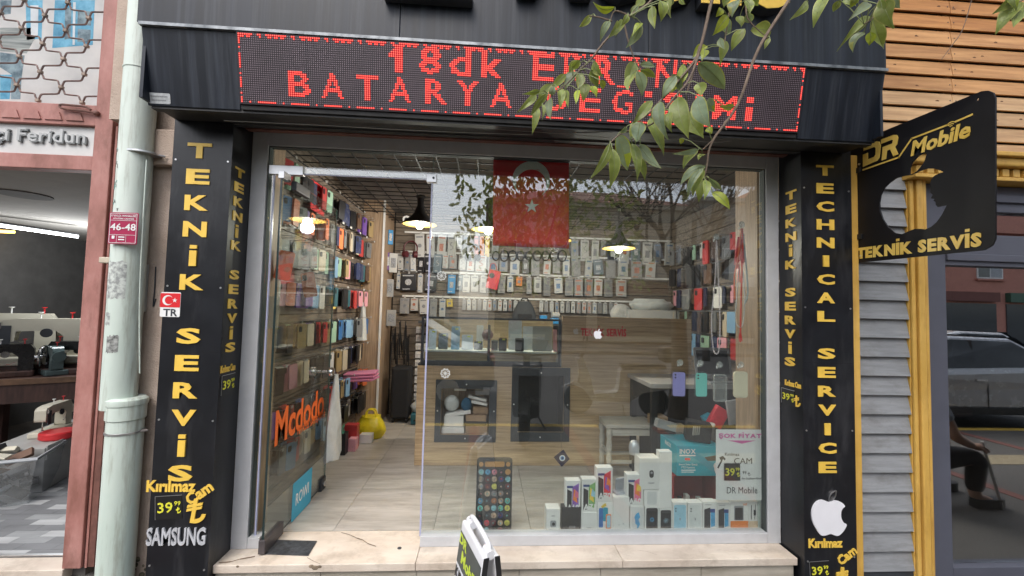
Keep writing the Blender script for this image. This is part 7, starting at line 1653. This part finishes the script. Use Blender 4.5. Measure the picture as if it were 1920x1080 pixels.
# seated man on the pavement before the cafe (mirrored in the cafe glass)
def skin_body(name, chains, m_, parent, sub=2):
    vs, es, rs = [], [], []; idx = {}
    for ch in chains:
        prev = None
        for key, p, r in ch:
            if key not in idx: idx[key] = len(vs); vs.append(p); rs.append(r); es.append((prev, idx[key])) if prev is not None else None
            elif prev is not None: es.append((prev, idx[key]))
            prev = idx[key]
    me = bpy.data.meshes.new(name); me.from_pydata(vs, es, []); o = bpy.data.objects.new(name, me); COL.objects.link(o)
    o.parent = parent; o.modifiers.new('skin', 'SKIN'); me.skin_vertices or None
    if not me.skin_vertices:
        import bmesh
        bm = bmesh.new(); bm.from_mesh(me); bm.verts.layers.skin.verify(); bm.to_mesh(me); bm.free()
    for i, r in enumerate(rs):
        sv = me.skin_vertices[0].data[i]; sv.radius = (r, r) if not isinstance(r, tuple) else r; sv.use_root = (i == 0); sv.use_loose = False
    s_ = o.modifiers.new('sub', 'SUBSURF'); s_.levels = sub; s_.render_levels = sub
    dg = bpy.context.evaluated_depsgraph_get(); m2 = bpy.data.meshes.new_from_object(o.evaluated_get(dg)); bpy.data.objects.remove(o)
    m2.materials.clear(); m2.materials.append(m_); m2.polygons.foreach_set('use_smooth', [True]*len(m2.polygons)); o = bpy.data.objects.new(name, m2); COL.objects.link(o); o.parent = parent; return o
SKIN = mat('skin', (.55,.33,.23), .5, var=.08); SHIRT = mat('pale_blue_shirt', (.48,.56,.64), .85, var=.1); TROU = mat('dark_trousers', (.03,.028,.03), .85, var=.15); HAIR = mat('dark_hair', (.02,.016,.013), .7)
def V(*a): return Vector(a)
pm = thing('person', (5.15, -1.02, GZ), 'seated man in a pale blue shirt and dark trousers holding a white stick', 'person', None, 0)
# local: x = the way he faces (towards +x), z up from the pavement
H = V(0,0,.40)
skin_body('body', [
  [('p',H,.145),('w',V(.03,0,.56),.13),('c',V(.07,0,.78),.15),('n0',V(.09,0,.93),.085),('n',V(.11,0,.99),.055),('hd0',V(.13,0,1.06),.072),('hd1',V(.135,0,1.14),.095),('hd2',V(.125,0,1.21),.08)],
  [('c',None,0),('sl',V(.08,.19,.87),.068),('el',V(.16,.26,.62),.045),('wl',V(.40,.20,.52),.03)],
  [('c',None,0),('sr',V(.08,-.19,.87),.068),('er',V(.30,-.25,.66),.046),('wr',V(.53,-.22,.50),.029)],
  [('p',None,0),('hl',V(.10,.12,.39),.10),('kl',V(.48,.16,.42),.068),('al',V(.44,.16,.09),.045),('fl',V(.60,.17,.045),.035)],
  [('p',None,0),('hr',V(.10,-.12,.39),.10),('kr',V(.48,-.16,.40),.068),('ar',V(.42,-.17,.09),.045),('fr',V(.58,-.18,.045),.035)]], SKIN, pm)
skin_body('shirt', [[('p',V(0,0,.43),.158),('w',V(.03,0,.56),.143),('c',V(.07,0,.78),.163),('n0',V(.09,0,.91),.09)], [('c',None,0),('sl',V(.08,.19,.87),.082),('e',V(.125,.235,.72),.068)], [('c',None,0),('sr',V(.08,-.19,.87),.082),('e2',V(.20,-.225,.76),.068)]], SHIRT, pm)
skin_body('trousers', [[('p',V(0,0,.40),.158)], [('p',None,0),('hl',V(.10,.12,.40),.115),('kl',V(.48,.16,.43),.082),('al',V(.44,.16,.12),.06)], [('p',None,0),('hr',V(.10,-.12,.40),.115),('kr',V(.48,-.16,.41),.082),('ar',V(.42,-.17,.12),.06)]], TROU, pm)
for sy, a_ in ((.165, .60), (-.175, .58)):
    b = MB(); b.prism([(-.08,-.045),(.12,-.05),(.19,-.03),(.20,.0),(.19,.03),(.12,.05),(-.08,.045)], (a_-.10, sy, .004), (1,0,0), (0,1,0), .075); b.build('shoe', IRON, pm, bevel=.025, local=True)
b = MB(); b.sphere((.115,0,1.185), .102, 10, sc=(1,.82,.95)); b.build('hair', HAIR, pm, local=True)
b = MB(); b.sphere((.235,0,1.12), .017, 6, sc=(1.2,.8,1.3)); b.build('nose', SKIN, pm, local=True)
for s_ in (-1, 1): b = MB(); b.sphere((.218,s_*.034,1.145), .0095, 6); b.build('eye', IRON, pm, local=True); b = MB(); b.sphere((.13,s_*.083,1.12), .024, 6, sc=(.7,.4,1.2)); b.build('ear', SKIN, pm, local=True)
b = MB(); b.obox((.222,0,1.075), ((0,1,0),(0,0,1),(1,0,0)), (.024,.004,.006)); b.build('mouth', mat('lip',(.30,.10,.085),.5), pm, local=True)
def hand(base, d, up_, curl, nm='hand'):
    d, up_ = d.normalized(), up_.normalized(); sd2 = d.cross(up_).normalized(); ch = [[('a',base,.026),('b',base+d*.05,(.034)),('c',base+d*.085,.034)]]
    for i, (o_, L_) in enumerate(((-.030,.062),(-.010,.074),(.011,.070),(.030,.054))):
        p0 = base+d*.085+sd2*o_; p1 = p0+(d*math.cos(curl*.6)-up_*math.sin(curl*.6))*L_*.45; p2 = p1+(d*math.cos(curl*1.5)-up_*math.sin(curl*1.5))*L_*.32; p3 = p2+(d*math.cos(curl*2.2)-up_*math.sin(curl*2.2))*L_*.26
        ch.append([('c',None,0),(f'f{i}0',p0,.0105),(f'f{i}1',p1,.0095),(f'f{i}2',p2,.0088),(f'f{i}3',p3,.0075)])
    t0 = base+d*.03-sd2*.034; t1 = t0+(d*.6-sd2*.5-up_*.5).normalized()*.036; t2 = t1+(d*.8-up_*.7).normalized()*.03
    ch.append([('b',None,0),('t0',t0,.0125),('t1',t1,.011),('t2',t2,.009)])
    return skin_body(nm, ch, SKIN, pm, 2)
hand(V(.52,-.22,.505), V(.9,.1,-.35), V(.3,0,.95), .75); hand(V(.39,.20,.522), V(.9,-.1,-.1), V(.1,0,1), .45)
b = MB(); b.cyl((5.15+.49,-.83,GZ+.56),(5.15+.64,-.815,GZ+.004), .011, n=8); tag(b.build('walking_stick', PAPER), 'thin white stick held by the seated man', 'stick')
b = MB(); t = thing('low_stool', (5.15,-1.02,GZ), 'low wooden stool under the seated man', 'stool'); MB().box(5.0,5.32,-1.18,-.86,GZ+.235,GZ+.265).build('seat', TAB, t, bevel=.006)
for x in (5.02,5.27):
    for y in (-1.16,-.91): MB().box(x,x+.03,y,y+.03,GZ+.001,GZ+.234).build('leg', TAB, t)
# ------------------------------------------------------------------ leafy tree reaching over the pavement
LT = thing('leafy_tree', (5.6, -2.7, GZ), 'evergreen street tree whose long drooping twigs of leaves hang before the fascia', 'tree')
BK2 = mat('twig_bark', (.17,.125,.095), .8, var=.3, scale=30); 
b = MB(); b.tube([(5.6,-2.7,GZ),(5.62,-2.7,1.4),(5.55,-2.65,2.6)], [.15,.12,.10], 12); b.build('trunk', BARK, LT)
b = MB()
for pts, r in (([(5.55,-2.65,2.55),(4.9,-2.3,3.3),(4.0,-1.8,3.75),(3.0,-1.45,3.75),(2.2,-1.25,3.55)], [.09,.07,.05,.032,.016]), ([(5.55,-2.65,2.55),(5.9,-2.4,3.6),(6.1,-2.2,4.6)], [.08,.06,.03]), ([(5.55,-2.65,2.55),(5.4,-3.1,3.6),(5.2,-3.6,4.6)], [.08,.06,.03]), ([(4.0,-1.8,3.75),(3.7,-1.4,3.7),(3.4,-1.15,3.55)], [.045,.03,.014]), ([(3.0,-1.45,3.75),(2.6,-1.2,3.8),(2.0,-1.15,3.6)], [.03,.022,.012])):
    P_ = spline(pts, 5); n = len(P_); b.tube(P_, [r[min(len(r)-1, int(i/(n-1)*(len(r)-1)))] + (r[min(len(r)-1, int(i/(n-1)*(len(r)-1))+1)] - r[min(len(r)-1, int(i/(n-1)*(len(r)-1)))])*((i/(n-1)*(len(r)-1)) % 1) for i in range(n)], 9)
b.build('limb', BARK, LT)
def leafmat(nm, c, c2, rough=.42):
    m = mat(nm, c, rough, var=.2, scale=22, col2=c2, objrand=.28, spec=.4, bump=.12, bscale=90, dirt=((.16,.12,.05), .6, 55., (1,1,1))); n = m.node_tree; bs = n.nodes['Principled BSDF']
    tr = n.nodes.new('ShaderNodeBsdfTranslucent'); tr.inputs[0].default_value = (c2[0]*1.5, c2[1]*1.6, c2[2]*.8, 1); mx = n.nodes.new('ShaderNodeMixShader'); mx.inputs[0].default_value = .22
    n.links.new(bs.outputs[0], mx.inputs[1]); n.links.new(tr.outputs[0], mx.inputs[2]); n.links.new(mx.outputs[0], n.nodes['Material Output'].inputs['Surface']); return m
LG1 = leafmat('leaf_green', (.165,.215,.05), (.25,.31,.08)); LG2 = leafmat('leaf_blue_green', (.17,.235,.16), (.24,.31,.20)); LGY = leafmat('leaf_lime', (.27,.35,.035), (.36,.42,.05)); LMG = leafmat('leaf_margin', (.27,.31,.075), (.36,.38,.13)); RIB = mat('leaf_rib', (.20,.24,.10), .6)
random.seed(17)
TWP = []
def leaf(bx, by, tx, ty, w, Y, c=0):
    P0 = atY(bx, by, Y); P1 = atY(tx, ty, Y + random.uniform(-.03, .03)); d = P1-P0; L_ = d.length; d.normalize()
    view = (CLOC-P0).normalized(); side = d.cross(view).normalized(); nrm = side.cross(d).normalized()
    a_ = random.uniform(-.55, .55); side, nrm = side*math.cos(a_)+nrm*math.sin(a_), nrm*math.cos(a_)-side*math.sin(a_)
    W = w*.47*((Y-CLOC.y)/CF)/max(.8, math.cos(a_))
    N = 9; vs = []; bend = random.uniform(.0, .20)*L_; fold = random.uniform(.12, .42); wav = random.uniform(0, 6)
    sb = random.uniform(-.12, .12)*L_; tw = random.gauss(0, .55); cup = random.uniform(-.6, 1.)
    for i in range(N+1):
        f = i/N; ww = W*max(.03, (math.sin(PI*min(1, f**.82*1.02)))**.85*(1.04-.22*f)); c0_ = P0 + d*(L_*f) + nrm*(bend*4*f*(1-f)) + side*(sb*4*f*(1-f))
        ca, sa = math.cos(tw*(f-.3)), math.sin(tw*(f-.3)); s2, n2 = side*ca+nrm*sa, nrm*ca-side*sa
        c0_ = c0_ - nrm*(max(0, f-.6)**2*L_*.5*cup)
        for j in (-1, -.86, 0, .86, 1):
            vs.append(c0_ + s2*(ww*j) + n2*(abs(j)*ww*fold + math.sin(f*9+wav+j*2)*W*.09*abs(j)))
    b = MB(); yl_ = random.random()
    for i in range(N):
        for j in range(4):
            q = (i*5+j, i*5+j+1, (i+1)*5+j+1, (i+1)*5+j); mi = 1 if j in (0, 3) else 0
            if yl_ < .30 and j == (0 if yl_ < .15 else 3) : mi = 1
            if yl_ < .22 and i > 4 and j == (1 if yl_ < .11 else 2) and i < 8: mi = 1
            b.f.append(q); b.mi.append(mi); b.sm.append(True)
    b.v = [tuple(v) for v in vs]
    base = (LG1, LG2, LGY)[c]
    me = b.mesh('leaf', [base, LGY if (c == 2 or yl_ < .12) else LMG], fix=False); o = put('leaf', me, LT)
    near = min(TWP, key=lambda q: (q-P0).length_squared) if TWP else P0
    st_p = [near, near.lerp(P0, .55) + Vector((0,0,.006))] if .004 < (near-P0).length < .16 else [P0 - d*.008, P0 - d*.004]
    rp = st_p + [Vector(vs[i*5+2]) + nrm*.0005 for i in (0, 2, 4, 6, 8, 9)]
    rb = MB(); rb.tube(rp, [.0017,.0015,.0014,.0012,.0010,.0008,.0006,.0004], 4); rb.build('rib', RIB, o)
def zz4(x, y): return 960+x/2.6667, y/2.6667
def clus(lst, Y):
    for it in lst:
        bx, by, tx, ty, w = it[:5]; c = it[5] if len(it) > 5 else (1 if random.random() < .2 else 0)
        a, b_ = zz4(bx, by), zz4(tx, ty); leaf(*a, *b_, w/2.6667, Y+random.uniform(-.07,.07), c)
def twig(pts, Y, r0=.006, r1=.002, z4=True):
    P_ = spline([atY(*(zz4(x, y) if z4 else (x, y)), Y) for x, y in pts], 5); n = len(P_); b = MB(); b.tube(P_, [r0+(r1-r0)*i/(n-1) for i in range(n)], 6); TWP.extend(P_); b.build('twig', BK2, LT)
YA, YB, YC_, YD, YE, YF2, YG, YH = -1.28, -1.20, -1.18, -1.36, -1.36, -1.32, -1.25, -1.22
twig([(720,-70),(690,10),(590,80),(470,200),(400,290),(340,350),(250,440),(180,470)], YB, .005); twig([(560,110),(580,200),(610,290),(640,350)], YC_, .003)
twig([(590,80),(515,55),(490,110)], YA, .003, .0015); twig([(500,105),(430,85),(385,80)], YA, .003, .0015)
twig([(1040,-80),(1000,0),(955,190),(915,300),(800,440),(690,560),(640,600)], YD, .0055, .0025); twig([(1015,-60),(985,60),(950,210),(890,390),(800,500),(700,620),(560,660),(490,715)], YD-.02, .0045, .002); twig([(940,230),(895,400),(870,470)], YD, .004, .002)
twig([(1420,-90),(1385,0),(1230,250),(1130,520),(1000,710),(975,830),(960,890)], YF2, .006, .002); twig([(1000,705),(950,750)], YF2, .003, .0015); twig([(1075,600),(1060,620),(1072,650)], YF2, .003, .002); twig([(1125,535),(1060,530)], YF2, .002, .001)
twig([(1160,-60),(1130,20),(1080,90)], YG, .004); twig([(1180,-60),(1170,60),(1200,120),(1290,200)], YG, .003, .0015); twig([(1880,-60),(1830,20),(1800,90),(1760,120)], YH, .005)
twig([(1085,60),(1065,200),(1050,230)], YG, .002, .001)
clus([(400,75,335,135,38),(515,35,405,12,38,2),(490,105,440,210,42,1),(530,110,475,195,48),(560,105,515,185,42),(650,120,570,240,55),(645,115,600,185,38,2),(630,20,610,100,42,1),(700,30,710,140,50),(740,0,745,110,55),(780,0,795,90,48),(840,-10,865,22,30),(620,35,650,-10,50),(580,75,545,130,40),(800,-20,770,40,40)], YA)
clus([(345,310,280,365,52),(270,370,195,445,46),(330,360,265,455,56,1),(335,370,330,450,56),(395,350,430,440,58),(410,305,455,385,46),(370,420,355,510,62),(330,450,320,525,34,2),(400,430,425,495,44,2),(440,400,455,450,34,2),(140,455,50,470,30),(120,475,25,560,40),(200,420,130,540,50),(180,470,95,580,40),(120,530,100,675,46),(190,490,195,600,50),(240,440,235,550,46),(270,450,280,535,34),(150,520,150,600,20),(210,430,195,480,40,1),(300,340,340,300,44)], YB)
clus([(610,310,570,455,72),(625,355,650,480,66),(640,320,720,335,34),(640,350,720,390,42),(600,370,580,450,44)], YC_)
clus([(930,310,1065,450,100),(860,320,790,470,60),(820,380,750,490,66),(800,370,840,480,46,1),(930,415,945,480,70),(930,480,1000,640,100),(985,490,1015,560,56),(1110,530,1040,530,38,2),(830,485,885,700,108),(880,560,960,695,104),(700,505,600,620,56),(740,510,780,695,76,1),(650,610,590,700,70,1),(690,590,760,780,76),(640,610,625,710,86,1),(790,560,800,660,54),(850,690,840,722,30,2),(975,640,1000,670,40,2)], YD)
clus([(490,715,390,895,50),(530,670,575,855,92,1),(500,740,490,940,66),(600,720,625,920,60),(640,720,745,845,64),(620,780,665,900,48),(575,640,540,665,30,1)], YE)
clus([(930,750,795,770,34,1),(930,750,855,845,50),(950,770,930,800,36),(970,830,840,930,54),(960,840,880,990,44),(960,850,905,980,60),(940,890,935,1010,54),(965,900,960,1000,44),(985,890,1050,950,36),(1000,960,1090,1050,52,2)], YF2)
clus([(1050,45,1020,85,44,2),(1080,80,1000,180,66,2),(1080,90,1090,170,58),(1165,145,1095,255,62),(1195,150,1290,185,84),(1130,0,1100,85,66),(1180,60,1200,112,52),(1170,0,1190,65,48),(1290,190,1262,245,28),(1140,80,1145,140,52),(1060,200,1040,330,54),(975,230,900,290,52,2),(960,250,950,300,48,2),(1040,190,1065,250,40,1),(1100,-30,1060,40,52),(1210,-20,1230,30,40)], YG)
clus([(1480,10,1390,100,48),(1570,-20,1505,138,66),(1640,0,1605,60,42),(1660,-10,1720,32,54),(1790,20,1680,105,54),(1800,90,1635,245,46),(1770,90,1700,170,40),(1800,90,1860,245,72),(1760,160,1705,265,60),(1790,160,1785,228,52,2),(1850,10,1905,140,110),(1840,0,1845,90,50),(1720,-20,1690,40,46),(1900,-30,1940,40,60)], YH)
for bx, by, tx, ty, w in ((1902,-8,1862,26,26),(1912,4,1866,64,32),(1925,10,1900,50,30),(1890,-20,1905,20,26),(1935,-10,1925,40,30)): leaf(bx, by, tx, ty, w, -1.2, 0)
twig([(1990,-60),(1925,-5),(1895,10)], -1.2, .004, .002, False)
# loose twig seen before the timber slats
twig([(1823,-4),(1805,55),(1785,85),(1765,112)], -.9, .002, .001, False)
# the crown beyond the frame
rnd = random.Random(5); b = MB()
for i in range(2600):
    c = rnd.choice(((5.9,-2.4,4.5),(5.2,-3.4,4.5),(4.6,-2.4,4.3),(5.6,-2.8,5.2),(3.6,-1.9,4.35),(2.6,-1.5,4.2)))
    p = Vector(c)+Vector((rnd.gauss(0,.42), rnd.gauss(0,.38), rnd.gauss(0,.33))); d = Vector((rnd.gauss(0,1), rnd.gauss(0,1), rnd.gauss(-.6,.7))).normalized(); s_ = d.orthogonal().normalized(); L_ = rnd.uniform(.08,.13)
    b.add([p, p+d*L_*.5+s_*L_*.22, p+d*L_, p+d*L_*.5-s_*L_*.22], [(0,1,2,3)])
# twigs of leaves hanging behind the viewer, mirrored in the pane
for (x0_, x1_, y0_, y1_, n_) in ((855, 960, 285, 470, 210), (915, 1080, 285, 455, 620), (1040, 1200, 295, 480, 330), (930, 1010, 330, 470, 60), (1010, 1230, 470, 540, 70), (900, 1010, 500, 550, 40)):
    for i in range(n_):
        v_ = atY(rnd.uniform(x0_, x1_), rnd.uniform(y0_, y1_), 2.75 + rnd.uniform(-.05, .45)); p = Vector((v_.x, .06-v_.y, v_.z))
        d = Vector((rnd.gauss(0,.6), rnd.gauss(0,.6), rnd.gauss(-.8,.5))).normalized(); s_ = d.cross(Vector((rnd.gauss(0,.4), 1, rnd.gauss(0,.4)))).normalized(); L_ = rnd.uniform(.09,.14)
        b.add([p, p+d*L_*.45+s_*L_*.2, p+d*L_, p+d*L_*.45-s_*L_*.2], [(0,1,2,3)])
me = b.mesh('crown_leaves', LG1, fix=False); o = put('crown_leaves', me, LT); o['kind'] = 'stuff'
# ------------------------------------------------------------------ shading of round shapes
for me in bpy.data.meshes:
    if any(p.use_smooth for p in me.polygons) and len(me.polygons) < 20000:
        me.set_sharp_from_angle(angle=math.radians(42))
